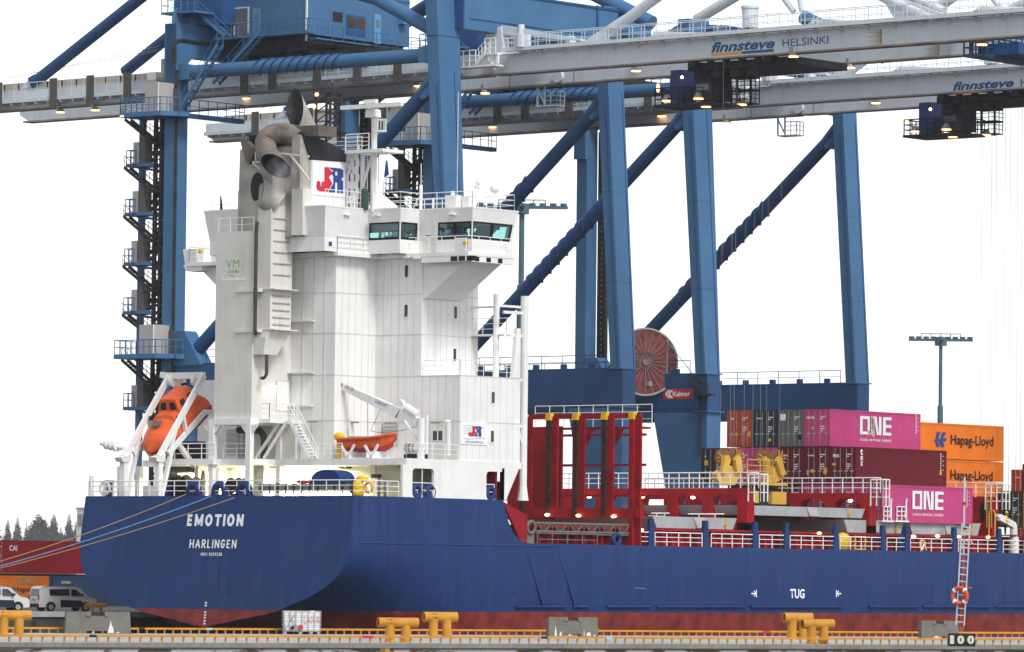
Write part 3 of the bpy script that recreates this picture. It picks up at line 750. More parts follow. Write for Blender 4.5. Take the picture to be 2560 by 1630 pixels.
g = MB(); g.box(s1 + .03, s1 + .04, p.y - .3, p.y + .05, p.z - .2, p.z + .1); g.build('poster', M['txb'], nb)
g = MB()
for px, py in ((862, 537), (942, 538), (1131, 536)):
    p = atx(px, py, s1 + .1) if px < 900 else aty(px, py, (a1 if px < 1000 else a2) - .35); g.box(p.x - .3, p.x + .3, p.y - .3, p.y + .3, p.z - .05, p.z + .04)
for px, py in ((1015, 641), (1042, 643)): p = aty(px, py, bY); g.box(p.x - .3, p.x + .3, bY - .1, bY + .05, p.z - .12, p.z + .0)
g.build('wall_lamp', M['white'], wheel)

# ---------------- funnel casing and exhaust plant
CY, CX0, CX1 = 2.88, -4.31, XA
CZ0, CZ1 = 13.4, aty(560, 580, CY).z
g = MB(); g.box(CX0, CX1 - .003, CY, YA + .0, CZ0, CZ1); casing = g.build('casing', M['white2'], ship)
g = MB(); g.box(CX0 - .3, CX1 + .15, CY - .25, YA - .02, CZ0 - .42, CZ0); g.box(CX1 + .15, CX1 + 1.2, CY + .6, YA - .02, CZ0 - .3, CZ0 - .02)
cplat = g.build('casing_platform', M['white'], ship)
for x, y in ((CX0 + .0, CY - .1), (CX1 - .05, CY - .1), (CX1 + .05, YA - 1.1)):
    g = MB(); g.box(x - .22, x + .22, y - .18, y + .22, 7.98, CZ0 - .43); g.hexa([(x - .22, y - .1, CZ0 - 1.1), (x + .22, y - .1, CZ0 - 1.1), (x + .22, y + .1, CZ0 - 1.1), (x - .22, y + .1, CZ0 - 1.1)], [(x - .8, y - .1, CZ0 - .43), (x + .8, y - .1, CZ0 - .43), (x + .8, y + .1, CZ0 - .43), (x - .8, y + .1, CZ0 - .43)])
    g.build('column', M['white'], ship)
g = MB(); g.rail([(CX1 + .4, CY + .65, CZ0), (CX1 + 1.1, CY + .65, CZ0), (CX1 + 1.1, YA - .8, CZ0)], 1.05, 3, 1.2, .025)
g.rail([(CX0 + .1, CY + .1, CZ1), (CX1 - .1, CY + .1, CZ1)], .95, 2, 1.0, .024); g.build('casing_rail', M['railw'], casing)
# wall behind the columns, louvres and big bent pipe
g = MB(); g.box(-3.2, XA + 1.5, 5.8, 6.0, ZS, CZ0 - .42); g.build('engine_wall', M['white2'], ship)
def louvre(mb, x0, x1, y, z0, z1, n, d=-1):
    for k in range(n):
        z = lerp(z0, z1, (k + .5) / n); h = (z1 - z0) / n
        mb.hexa([(x0, y + d * .10, z - h * .5), (x1, y + d * .10, z - h * .5), (x1, y, z - h * .35), (x0, y, z - h * .35)], [(x0, y + d * .06, z - h * .2), (x1, y + d * .06, z - h * .2), (x1, y, z + h * .1), (x0, y, z + h * .1)])
g = MB(); p = aty(567, 1072, 5.8); q = aty(600, 1138, 5.8); louvre(g, p.x, q.x, 5.8, q.z, p.z, 22)
p = aty(608, 1076, 5.8); q = aty(622, 1138, 5.8); louvre(g, p.x, q.x, 5.8, q.z, p.z, 20); g.build('louvre', M['galv'], ship)
M['brownpipe'] = mat('lagged_pipe', (.06, .055, .045), .6, .3, 2)
g = MB(); a = aty(622, 1075, 4.9); c = aty(660, 1145, 4.9)
g.bend([(a.x - 1, 4.9, a.z), (a.x + .5, 4.9, a.z), (c.x - .4, 4.9, a.z - .05), (c.x - .05, 4.9, a.z - .45), (c.x, 4.9, a.z - 1.0), (c.x, 4.9, c.z)], .24, 12)
a = aty(400, 1172, 6.5); c = aty(505, 1200, 6.5)
g.bend([(a.x, 6.5, a.z), (c.x - .8, 6.5, a.z), (c.x - .15, 6.5, a.z - .2), (c.x, 6.5, a.z - .9), (c.x, 6.5, 8.0)], .3, 12)
a = aty(640, 1162, 6.8); g.tube((a.x, 6.8, a.z), (a.x + 2.6, 6.8, a.z), .22, 12)
g.build('lagged_pipe', M['brownpipe'], ship, smooth=True)
# scrubber box on the starboard side of the casing
SY0, SX1, SY1 = 3.28, aty(676, 700, 3.28).x, atx(730, 700, aty(676, 700, 3.28).x).y
zt, zm, zb = aty(660, 513, SY0).z, aty(660, 722, SY0).z, aty(660, 823, SY0).z
g = MB(); g.box(CX1, SX1, SY0, SY1, zm + .02, zt); g.box(CX1, SX1 - .03, SY0 + .03, SY1 - .03, zb, zm)
lo = zb - 1.75
g.hexa([(CX1, SY0 - .3, lo), (SX1 - .3, SY0 - .3, lo), (SX1 - .3, SY0 + 1.1, lo), (CX1, SY0 + 1.1, lo)], [(CX1, SY0 - .3, zb - .55), (SX1 - .1, SY0 - .3, zb - .55), (SX1 - .1, SY1 - .3, zb - .55), (CX1, SY1 - .3, zb - .55)])
g.hexa([(CX1, SY0 - .1, zb - .55), (SX1 - .1, SY0 - .1, zb - .55), (SX1 - .1, SY1 - .3, zb - .55), (CX1, SY1 - .3, zb - .55)], [(CX1, SY0, zb), (SX1, SY0, zb), (SX1, SY1, zb), (CX1, SY1, zb)])
scr = g.build('scrubber_box', M['white2'], ship)
g = MB()
n = 14
for k in range(n):
    z = lerp(zm + .35, zt - .6, k / (n - 1) if n > 1 else 0)
for k in range(6): z = lerp(zm + 1.0, zt - .9, k / 5); g.box(SX1, SX1 + .07, SY0 + .25, SY1 - .2, z - .05, z + .03)
for k in range(5): z = lerp(zb + .35, zm - .45, k / 4); g.box(SX1 - .03, SX1 + .04, SY0 + .25, SY1 - .2, z - .05, z + .03)
g.build('scrubber_rib', M['sootwhite'], scr)
g = MB()
for z in (zm, zb): g.box(CX1 - 1.5, CX1 + .6, SY0 - .5, SY0 - .02, z - .22, z + .02); g.box(CX1, SX1 + .45, SY0 - .06, SY1 + .25, z - .06, z + .02)
g.build('scrubber_bracket', M['white2'], scr)
g = MB(); x = aty(639, 700, CY - .15).x; g.bend([(x, CY - .05, CZ1 + .6), (x, CY - .12, CZ1 + .2), (x, CY - .15, CZ1 - .4), (x, CY - .15, zb - .1), (x + .1, CY - .1, zb - .4)], .13, 8)
a = aty(667, 890, SY0 + .2); b = aty(649, 945, CY); g.bend([(a.x, SY0 + .2, lo), (a.x, SY0 + .2, b.z + .3), (a.x - .1, SY0 + .1, b.z + .05), (a.x - .3, SY0, b.z), (b.x, CY + .4, b.z)], .12, 8)
g.build('drain_pipe', M['brownpipe'], scr, smooth=True)
# casing door, lamp
dr = MB(); a = atx(692, 952, CX1); b = atx(720, 1028, CX1); dr.box(CX1, CX1 + .04, a.y, b.y, b.z, a.z); d_ = dr.build('casing_door', M['white'], casing)
g = MB(); g.box(CX1 + .04, CX1 + .07, a.y - .06, b.y + .06, a.z, a.z + .06); g.box(CX1 + .04, CX1 + .07, a.y - .06, a.y, b.z, a.z); g.box(CX1 + .04, CX1 + .07, b.y, b.y + .06, b.z, a.z); g.build('door_frame', M['white2'], d_)
g = MB(); p = atx(676, 965, CX1 + .1); g.box(CX1, CX1 + .35, p.y - .45, p.y + .45, p.z - .02, p.z + .06); fl = g.build('wall_light', M['white'], casing)
g = MB(); g.box(CX1 + .1, CX1 + .3, p.y - .35, p.y + .35, p.z - .08, p.z - .025); g.build('tube', M['lampw'], fl)
# VM emblem
def ytext(name, body, l, r, bot, top, y, mt, par, bold=0, sh=0, t=.012):
    a = aty(l, bot, y); b = aty(r, bot, y); c = aty(l, top, y); return text(name, body, a, EX, UP, b.x - a.x, c.z - a.z, mt, par, bold, sh, t)
ytext('emblem_lettering', 'VM', 566, 598, 669, 650, CY, M['txg'], casing, -.012)
g = MB(); a = aty(565, 682, CY); b = aty(600, 672, CY); W_, H_ = b.x - a.x, b.z - a.z
wv = [(0, .15), (.14, .1), (.24, .35), (.36, 1), (.36, .5), (.46, .35), (.58, 1), (.58, .5), (.68, .35), (.8, 1), (.8, .5), (.88, .25), (1, .15), (.86, 0), (.15, 0)]
for poly in ([(0, .15), (.12, .1), (.24, .32), (.36, 1), (.33, .2), (.2, 0)], [(.33, .2), (.46, .32), (.58, 1), (.56, .2), (.45, 0)], [(.56, .2), (.68, .32), (.8, 1), (.80, .3), (1, .18), (.84, 0), (.68, 0)]):
    plate(g, V((a.x, CY, a.z)), EX, UP, poly, W_, H_)
g.build('emblem_wave', M['txg'], casing)
g = MB(); a = aty(573, 689, CY); g.box(a.x, a.x + .55, CY - .012, CY, a.z - .02, a.z + .02); g.build('emblem_line', M['galv'], casing)
g = MB(); a = aty(555, 702, CY); b = aty(613, 692, CY)
for k in range(10): x = lerp(a.x, b.x, k / 10); g.box(x, x + .15, CY - .012, CY, a.z, b.z - (.08 if k % 3 else 0))
g.build('emblem_caption', M['txw'], casing)
# funnel proper
FY = 5.6; fx0 = aty(617, 450, FY).x; fx1 = aty(778, 480, FY).x; fy1 = atx(864, 450, fx1).y
fz0 = 26.0; fzs = atx(864, 470, fx1).z
za = atx(780, 400, fx1).z; zc = atx(864, 406, fx1).z; zt0 = atx(754, 341, fx1).z; ztp = atx(864, 378, fx1).z
g = MB()
prof = [(FY, fz0), (fy1, fz0), (fy1, zc), (FY, za)]
g.prism([(fx0 + .9, y, z) for y, z in prof], (fx1 - fx0 - .9, 0, 0))
funnel = g.build('funnel', M['white'], ship)
g = MB(); g.prism([(fx0 + .9, FY, za + .003), (fx0 + .9, fy1, zc + .003), (fx0 + .9, fy1, ztp), (fx0 + .9, lerp(FY, fy1, .42), ztp + .55), (fx0 + .9, FY - .9, zt0 + .3)], (fx1 - fx0 - .9, 0, 0)); g.build('funnel_top', M['funnelblack'], funnel)
# sloping, sooty after side of the funnel with fins
g = MB()
zsk = aty(620, 374, FY - .9).z
g.prism([(fx0, FY - .01, fz0), (fx0, FY - .01, zsk + .5), (fx0, FY - .75, zsk), (fx0, FY - .9, fz0)], (fx1 - fx0 - .95, 0, 0))
g.prism([(fx1 - .95, FY - .005, fz0), (fx1 - .95, FY - .005, zt0 + .1), (fx1 - .95, FY - 1.0, zt0 + .15), (fx1 - .95, FY - .95, fz0 + 3), (fx1 - .95, FY - .6, fz0)], (.75, 0, 0))
g.build('funnel_skirt', M['sootwhite'], funnel)
g = MB(); a = aty(600, 350, FY - 1.2); b = aty(616, 352, FY - 1.2); c = aty(622, 410, FY - 1.2); g.prism([a, b, aty(634, 372, FY - 1.2), aty(640, 372, FY - 1.2), c, aty(614, 405, FY - 1.2)], (0, .5, 0)); g.build('funnel_fin', M['soot'], funnel)
g = MB()
for k, (a, b) in enumerate((((700, 383), (772, 391)), ((727, 388), (774, 452)), ((632, 405), (655, 405)), ((640, 380), (640, 405)), ((633, 408), (655, 425)))):
    g.bar(aty(*a, FY - 1.5), aty(*b, FY - 1.5), .13, .13)
g.build('funnel_strut', M['white2'], funnel)
g = MB(); p, q = aty(612, 480, 5.0), aty(642, 577, 5.0); louvre(g, p.x, q.x, 5.0, q.z, p.z, 26); p, q = aty(731, 474, 5.6), aty(745, 588, 5.6); louvre(g, p.x, q.x, 5.2, q.z, p.z, 28); g.build('funnel_louvre', M['soot'], funnel)
g = MB(); p, q = aty(744, 474, 5.2), aty(770, 588, 5.2); g.box(p.x, q.x, 4.6, 5.6, q.z, p.z); p, q = aty(602, 478, 5.2), aty(611, 577, 5.2); g.box(p.x, q.x, 4.9, 5.6, q.z, p.z); g.build('louvre_box', M['white2'], funnel)
# logo board on the funnel: a red J and a blue R with a white figure between
def jr_logo(parent, p, xd, zd, W_, H_):
    g = MB(); plate(g, p, xd, zd, [(0, .16), (.03, .06), (.12, 0), (.42, 0), (.60, .36), (.46, .60), (.62, .80), (.42, 1), (.30, 1), (.30, .40), (.20, .40), (.19, .20), (.17, .20), (.14, .40), (.03, .40)], W_, H_, .03)
    g.build('logo_letter', M['txr'], parent)
    g = MB()
    for poly in ([(.44, 1), (.90, 1), (1, .94), (1, .86), (.64, .86), (.60, .90)], [(.78, .86), (1, .86), (1, .66), (.92, .58), (.64, .58), (.70, .70), (.78, .70)], [(.62, .58), (.92, .58), (1, .48), (1, 0), (.78, 0), (.78, .42), (.70, .42), (.70, .0), (.45, 0), (.64, .38)], [(.56, .80), (.64, .86), (.70, .86), (.70, .70), (.64, .60)]):
        plate(g, p, xd, zd, poly, W_, H_, .03)
    g.build('logo_letter', M['txb'], parent)
p0 = atx(781, 486, fx1 + .05); p1 = atx(863, 492, fx1 + .05); ptop = atx(781, 403, fx1 + .05)
g = MB(); g.hexa([(fx1 + .01, p0.y, p0.z), (fx1 + .05, p0.y, p0.z), (fx1 + .05, p1.y, p0.z), (fx1 + .01, p1.y, p0.z)], [(fx1 + .01, p0.y, ptop.z), (fx1 + .05, p0.y, ptop.z), (fx1 + .05, p1.y, ptop.z - .02), (fx1 + .01, p1.y, ptop.z - .02)])
lb = g.build('logo_board', M['txw'], funnel)
a = atx(790, 477, fx1 + .05); b = atx(857, 477, fx1 + .05); c = atx(790, 415, fx1 + .05)
jr_logo(lb, V((fx1 + .05, a.y, a.z)), EY, UP, b.y - a.y, c.z - a.z)
# exhaust stack with slanted cut mouth, elbows and mouths
def mouth(name, c, axis_px, rx, L_, base, rad):
    pass
def cut_pipe(pts, rad, name, mt, par, tilt):
    """pipe whose last end is cut at a slant: the end ring is sheared along the pipe by tilt"""
    mb = MB(); pts = [V(p) for p in pts]; n = 24; ref = None; N = len(pts); rings = []; nv = (-RIGHT * tilt[0] - FWD * tilt[1] + UP * tilt[2]).normalized()
    for i, p in enumerate(pts):
        d = (pts[min(i + 1, N - 1)] - pts[max(i - 1, 0)]).normalized()
        if ref is None: ref = d.cross(V((.3, -.9, .2)))
        a = (ref - d * ref.dot(d)).normalized(); ref = a; b = d.cross(a); rr = rad[i] if isinstance(rad, list) else rad; rg = []
        for k in range(n):
            t = 2 * math.pi * k / n; o = (a * math.cos(t) + b * math.sin(t)) * rr
            q = p + o
            if i == N - 1: q = q - d * max(-3.2 * rr, min(3.2 * rr, o.dot(nv) / d.dot(nv)))
            rg.append(q)
        rings.append(rg)
    vs = [q for rg in rings for q in rg]; fs = []
    for i in range(N - 1):
        for k in range(n): fs.append((i * n + k, i * n + (k + 1) % n, (i + 1) * n + (k + 1) % n, (i + 1) * n + k))
    mb.add(vs, fs); o = mb.build(name, mt, par, smooth=True)
    # dark bore just inside the mouth
    c = pts[-1]; inner = MB(); rg = [c + (q - c) * .94 for q in rings[-1]]; d = (pts[-1] - pts[-2]).normalized()
    back = [q - d * 1.2 - (q - c) * .12 for q in rg]; 
    inner.add(rings[-1] + rg + back, [(k, (k + 1) % n, n + (k + 1) % n, n + k) for k in range(n)] + [(n + k, n + (k + 1) % n, 2 * n + (k + 1) % n, 2 * n + k) for k in range(n)] + [tuple(2 * n + k for k in range(n))])
    inner.build('pipe_bore', M['sootin'], o); return o
M['sootin'] = mat('soot_bore', (.045, .042, .045), .8, .4, 2)
def near_(px, py, y, t):
    p = aty(px, py, y); return p - (p - CAM).normalized() * t
pt = aty(738, 270, 6.0); dd = (UP * .86 - RIGHT * .42 - FWD * .22).normalized(); pb = pt - dd * 2.8
cut_pipe([pb, pt - dd * 2.3, pt - dd * 2.1, pt], [.80, .80, .80, .80], 'exhaust_stack', M['sootwhite'], funnel, (.66, .72, .12))
c1, c2, c3 = aty(756, 345, 5.4), aty(712, 333, 5.0), aty(680, 338, 4.6)
c4, c5, c6 = near_(664, 358, 4.4, .2), near_(668, 384, 4.2, .8), near_(690, 415, 3.9, 2.2)
cut_pipe([c1, lerp(c1, c2, .6), c2, lerp(c2, c3, .6) + UP * .06, c3, lerp(c3, c4, .55) - EX * .10 + UP * .08, c4, lerp(c4, c5, .5) - EX * .06, c5, lerp(c5, c6, .5), c6], [.74, .74, .75, .75, .76, .76, .76, .76, .76, .76, .76], 'exhaust_elbow', M['pipe'], funnel, (.66, .66, -.2))
for k, t_ in enumerate((.25, .62)):
    pass
d1, d2, d3 = aty(694, 512, 4.2), near_(668, 494, 4.0, .5), near_(643, 468, 3.8, 1.2)
cut_pipe([d1, d2, lerp(d2, d3, .5), d3], [.98, .9, .86, .82], 'exhaust_mouth', M['sootwhite'], funnel, (.78, .60, .05))
# thin exhaust vapour leaving the two lower mouths
def vapour():
    m = bpy.data.materials.new('exhaust_vapour'); m.use_nodes = True; n = m.node_tree; n.nodes.clear(); o = n.nodes.new('ShaderNodeOutputMaterial'); v = n.nodes.new('ShaderNodeVolumePrincipled')
    tc = n.nodes.new('ShaderNodeTexCoord'); nz = n.nodes.new('ShaderNodeTexNoise'); nz.inputs['Scale'].default_value = 1.3; nz.inputs['Detail'].default_value = 4; n.links.new(tc.outputs['Object'], nz.inputs['Vector'])
    ln = n.nodes.new('ShaderNodeVectorMath'); ln.operation = 'LENGTH'; mp = n.nodes.new('ShaderNodeMapping'); mp.vector_type = 'POINT'; mp.inputs['Scale'].default_value = (1 / 1.2, 1 / 1.4, 1 / 1.6); n.links.new(tc.outputs['Object'], mp.inputs[0]); n.links.new(mp.outputs[0], ln.inputs[0])
    a_ = n.nodes.new('ShaderNodeMapRange'); a_.inputs[1].default_value = 1.0; a_.inputs[2].default_value = .1; n.links.new(ln.outputs['Value'], a_.inputs[0])
    r_ = n.nodes.new('ShaderNodeMapRange'); r_.inputs[1].default_value = .45; r_.inputs[2].default_value = .75; n.links.new(nz.outputs[0], r_.inputs[0])
    mu = n.nodes.new('ShaderNodeMath'); mu.operation = 'MULTIPLY'; n.links.new(a_.outputs[0], mu.inputs[0]); n.links.new(r_.outputs[0], mu.inputs[1]); m2 = n.nodes.new('ShaderNodeMath'); m2.operation = 'MULTIPLY'; m2.inputs[1].default_value = 1.6; n.links.new(mu.outputs[0], m2.inputs[0])
    n.links.new(m2.outputs[0], v.inputs['Density']); v.inputs['Color'].default_value = (.95, .96, 1, 1); n.links.new(v.outputs[0], o.inputs['Volume']); return m
M['vapour'] = vapour(); pv = near_(706, 438, 3.8, 2.4); g = MB(); g.ball(pv, 1.2, 1.4, 1.6, 16, 10); sm = g.build('exhaust_vapour', M['vapour'], kind='stuff', loc=pv); tag(sm, 'thin white exhaust vapour drifting from the lower exhaust pipes', 'vapour')
g = MB(); p, q = aty(640, 510, 3.6), aty(730, 514, 3.6)
g.hexa([(CX1, SY0, zt), (SX1, SY0, zt), (SX1, SY1, zt), (CX1, SY1, zt)], [(CX1 - .3, SY0 + .5, zt + 2.6), (SX1 - .5, SY0 + .5, zt + 3.2), (SX1 - .5, SY1 - .3, zt + 3.4), (CX1 - .3, SY1 - .3, zt + 3.0)])
g.build('scrubber_hood', M['sootwhite'], scr)
g = MB(); p, q = aty(735, 318, 5.4), aty(808, 340, 5.4); g.box(p.x, q.x, 4.9, 6.8, q.z, p.z); g.build('stack_base', M['soot'], funnel)
# lattice mast (dark) behind the stack
g = MB(); a = aty(798, 235, 8.5); b = aty(820, 350, 8.5); x0, x1, z0, z1 = a.x, a.x + 1.3, b.z, a.z
for x in (x0, x1):
    for y in (8.2, 9.3): g.bar((x, y, z0), (x, y, z1), .14, .14)
for k in range(5):
    za_, zb_ = lerp(z0, z1, k / 5), lerp(z0, z1, (k + 1) / 5)
    for y in (8.2, 9.3): g.bar((x0, y, za_), (x1, y, zb_), .07, .07); g.bar((x0, y, zb_), (x1, y, zb_), .08, .08)
    g.bar((x1, 8.2, zb_), (x1, 9.3, za_), .07, .07)
for dx, h in ((-.2, 1.2), (.5, .6), (1.5, .7)): g.tube((x0 + dx, 8.2, z1), (x0 + dx, 8.2, z1 + h), .04, 5)
g.build('signal_mast', M['brown'], ship)
g = MB()
for px, py in ((792, 236), (786, 266)): p = aty(px, py, 8.1); g.ball(p, .14, .14, .14)
g.build('signal_light', M['lampr'], ship)
# radar mast with lattice legs and platform
MY = 9.3
g = MB(); a = aty(866, 380, MY); b = aty(890, 500, MY); zr = RZ; pzz = a.z
xl0, xl1 = a.x, aty(897, 380, MY).x
# perforated plate leg built as stiles and bridges
xm = lerp(xl0, xl1, .45)
for x0, x1 in ((xl0, xl0 + .14), (xm - .12, xm + .12), (xl1 - .30, xl1)): g.box(x0, x1, MY, MY + .12, zr - .3, pzz)
for k in range(5): z = lerp(zr - .3, pzz - .3, k / 4); g.box(xl0, xl1, MY + .001, MY + .119, z - .25, z + .25)
g.bar((xl0, MY + .06, pzz - 1.5), (xm, MY + .06, pzz), .12, .1); g.bar((xm, MY + .06, pzz - 1.5), (xl0, MY + .06, pzz), .12, .1)
g.box(xl1 - .3, xl1, MY + .01, MY + 1.5, zr - .3, zr + .4); g.tube((xl1 + .1, MY + .3, zr), (xl1 + .1, MY + .3, pzz), .15, 8)
pl0 = aty(862, 376, MY - .8); pl1 = aty(957, 376, MY - .8); g.box(pl0.x, pl1.x, MY - .8, MY + 1.4, pl0.z - .22, pl0.z)
mx_ = aty(935, 400, MY + .2).x; g.tube((mx_, MY + .2, zr - .2), (mx_, MY + .2, pl0.z - .2), .22, 10); mz = aty(935, 295, MY + .2).z; g.tube((mx_, MY + .2, pl0.z), (mx_, MY + .2, mz), .2, 10)
g.bar((xl1, MY + .3, pzz - 2.6), (mx_ - .1, MY + .2, pl0.z - .2), .16, .16)
for s_ in (-1, 1): g.tube((mx_ - .55 + s_ * .15, MY, zr + .4), (mx_ - .55 + s_ * .15, MY, pl0.z), .025, 5); g.tube((mx_ + .6, MY, zr + 1.6), (mx_ + .6, MY, pl0.z), .03, 5)
for k in range(22): z = lerp(zr + .5, pl0.z, k / 22); g.tube((mx_ - .7, MY, z), (mx_ - .4, MY, z), .02, 4)
mast = g.build('radar_mast', M['white'], ship)
g = MB(); q0 = aty(822, 345, MY - .8)
g.rail([(pl0.x + .05, MY - .75, pl0.z), (lerp(pl0.x, pl1.x, .62), MY - .75, pl0.z)], 1.1, 4, .85, .03)
g.rail([(aty(800, 392, MY).x, MY + .9, pl0.z), (pl0.x + .1, MY + .9, pl0.z)], 1.1, 4, 1.6, .03)
cz = aty(945, 300, MY).z; cx_ = aty(953, 300, MY).x
for k in range(9):
    t = k / 8 * math.pi * 1.5; g.tube((cx_ + .35 * math.cos(t), MY + .35 * math.sin(t), cz - .85), (cx_ + .35 * math.cos(t), MY + .35 * math.sin(t), cz), .035, 5)
for z in (cz, cz - .8): g.ring((cx_, MY, z), UP, .36, .05, 16, 6)
g.build('mast_rail', M['railw'], mast)
g = MB(); a = aty(855, 270, MY - .3); b = aty(1006, 272, MY - .3); xd = V((b.x - a.x, 0, 0)); g.box(a.x, b.x, MY - .5, MY - .2, a.z - .14, a.z + .14)
g.hexa([(mx_ - .45, MY - .3, a.z - .75), (mx_ + .35, MY - .3, a.z - .75), (mx_ + .35, MY + .5, a.z - .75), (mx_ - .45, MY + .5, a.z - .75)], [(mx_ - .4, MY - .3, a.z - .2), (mx_ + .3, MY - .3, a.z - .2), (mx_ + .3, MY + .5, a.z - .2), (mx_ - .4, MY + .5, a.z - .2)])
g.tube((mx_, MY - .3, a.z - .2), (mx_, MY - .3, a.z - .13), .2, 8)
p = aty(925, 255, MY); g.box(p.x - .6, p.x + .5, MY, MY + .3, p.z - .1, p.z + .18); g.tube((p.x, MY + .15, p.z - .5), (p.x, MY + .15, p.z), .05)
g.build('radar_scanner', M['white'], mast)
g = MB(); a = aty(966, 380, MY); b = aty(966, 440, MY); g.tube((a.x, MY, a.z + .4), (a.x, MY, b.z - 1), .012, 4); g.prism([(a.x - .05, MY, a.z - .6), (a.x + .06, MY, a.z - .6), (a.x + .22, MY, b.z + .1), (a.x - .2, MY, b.z - .1)], (0, .06, 0)); g.build('pennant', M['txb'], mast)
g = MB(); p = aty(911, 505, 9.0); g.ball((p.x, 9, RZ + 1.15), .26, .26, .3); g.tube((p.x + .03, 9, RZ - .1), (p.x + .03, 9, RZ + 1.1), .25, 12); M['green'] = mat('green_cover', (.03, .08, .055), .7, .3, 2); g.build('covered_compass', M['green'], mast)
g = MB(); p = aty(552, 490, 11.5); a = aty(551, 545, 11.5); g.tube((a.x, 11.5, a.z), (p.x, 11.5, p.z), .05, 5); g.prism([(p.x - .04, 11.5, p.z - .2), (p.x + .06, 11.5, p.z - .2), (p.x + .2, 11.5, a.z + .2), (p.x - .08, 11.5, a.z)], (0, .06, 0)); g.build('ensign_staff', M['dark'], ship)
g = MB(); a = aty(526, 525, 12.4)
g.rail([(-13.6, 12.3, RZ), (-6.9, 12.3, RZ)], 1.1, 3, 1.5, .022); g.build('wing_rail', M['railw'], wheel)
# ------------------------------------------------------------------ poop deck fittings
# free-fall lifeboat ramp: two tall inclined frames on posts at the port quarter
def py_(px, py, y): return aty(px, py, y)
LY = 1.6
g = MB()
# starboard frame: upper rail, lower rail, braces ; drawn in the plane X = const, rising forward
nose = aty(398, 1142, .6)                       # foot of the starboard rail
fx = nose.x; 
topS = atx(510, 938, fx); lowS = atx(512, 1030, fx)
W_port = 3.3
def frame(mb, x):
    d = x - fx; o = V((d, 0, 0))
    A = V((fx, .6, nose.z)) + o; B = V((fx, topS.y, topS.z)) + o
    mb.bar(A, B, .22, .42)
    # lower launch rail
    C = A + V((0, .9, .25)); D = V((fx, lowS.y, lowS.z)) + o; mb.bar(C, D, .2, .36)
    m1 = lerp(A, B, .52); mb.bar(m1, lerp(C, D, .48), .18, .3)
    mb.bar(lerp(A, B, .42), lerp(C, D, .05), .16, .2)
    # legs down to the deck
    mb.box(x - .22, x + .22, .35, .8, 8.0, A.z + .15)
    mb.bar(lerp(C, D, .10), V((x, .9, 8.05)), .22, .3)
    mb.bar(lerp(C, D, .25), lerp(C, D, .25) + V((0, 1.8, -1.6)), .3, .3)
    mb.hexa([(x - .3, .1, A.z - .35), (x + .3, .1, A.z - .35), (x + .3, .9, A.z - .35), (x - .3, .9, A.z - .35)], [(x - .35, -.1, A.z - .05), (x + .35, -.1, A.z - .05), (x + .35, .9, A.z + .2), (x - .35, .9, A.z + .2)])
    return B
B1 = frame(g, fx); B2 = frame(g, fx - W_port)
g.bar(B1, B2, .35, .45); g.bar(B2 - EX * .1, B2 - EX * .75 + UP * .1, .4, .4)
g.bar(V((fx, lowS.y, lowS.z)), V((fx, lowS.y + 2.0, lowS.z)), .2, .36); g.bar(V((fx - W_port, lowS.y, lowS.z)), V((fx - W_port, lowS.y + 2, lowS.z)), .2, .36)
for x in (fx - .7, fx - 2.9): g.disc((x, B1.y - .1, B1.z - .35), EX, .42, .25, 14)
g.tube((fx - W_port - 2.2, .5, nose.z + 1.0), (fx - W_port, .5, nose.z + .6), .16, 8)
for k in range(3): g.disc((fx - W_port - .7 - k * .45, .5, nose.z + .75 + k * .08), EX, .36, .22, 14)
g.build('launch_ramp', M['white'], ship)
g = MB(); a = aty(432, 1104, 4.6); b = aty(500, 1146, 4.6); g.box(a.x, b.x, 4.4, 5.2, b.z, a.z); g.build('deck_machinery', M['rustdark'], ship)
# lifeboat (a thing of its own), modelled along its axis: t = 0 bow (low, aft) to 1 stern
axis_d = V((0, math.cos(R(33)), math.sin(R(33))))
xm_ = fx - W_port / 2; base = V((xm_, .6, nose.z - .05)); nU = EX.cross(axis_d).normalized()
if nU.z < 0: nU = -nU
bow = aty(375, 1142, .1); bow.x = xm_
Lb = 6.0
lifeboat = thing('lifeboat', 'orange enclosed lifeboat tilted nose down on the white launch ramp', 'lifeboat', (xm_, 2.5, nose.z + 1.5))
secs = [(-.02, .12, .55, .95), (.03, .55, .35, 1.25), (.08, .95, .22, 1.5), (.16, 1.28, .08, 1.75), (.28, 1.48, 0, 1.98), (.45, 1.55, 0, 2.1), (.7, 1.52, .02, 2.1), (.9, 1.40, .1, 2.0), (.99, 1.25, .2, 1.85), (1.0, 1.15, .25, 1.75)]
nz_ = aty(376, 1144, 1.9); o0 = V((xm_, 1.9, nz_.z - .35))
def LP(t, a, h): return o0 + axis_d * (Lb * t) + EX * a + nU * (h + .1)
rings = []
for t, wd, z0, z1 in secs:
    rg = []
    gun = lerp(z0, z1, .42)
    for k in range(9):                      # keel to gunwale to roof, one side
        q = k / 8
        if q <= .45:
            u = q / .45; a = wd * math.sin(u * math.pi / 2) ** .8; h = lerp(z0, gun, u ** 1.6)
        else:
            u = (q - .45) / .55; a = wd * (1 - u ** 2.6) * .97; h = lerp(gun, z1, 1 - (1 - u) ** 1.7)
        rg.append((a, h))
    full = [LP(t, a, h) for a, h in rg] + [LP(t, -a, h) for a, h in reversed(rg[1:-1])]
    rings.append(full)
hm = MB(); n = len(rings[0])
for a, b in zip(rings, rings[1:]):
    i0 = len(hm.v); hm.v += a + b
    for k in range(n):
        k2 = (k + 1) % n; low = 1 if (k < 4 or k >= n - 4) else 0
        hm.f.append([i0 + k, i0 + k2, i0 + n + k2, i0 + n + k]); hm.m.append(low)
hm.add(rings[0], [tuple(range(n))]); hm.add(rings[-1], [tuple(reversed(range(n)))])
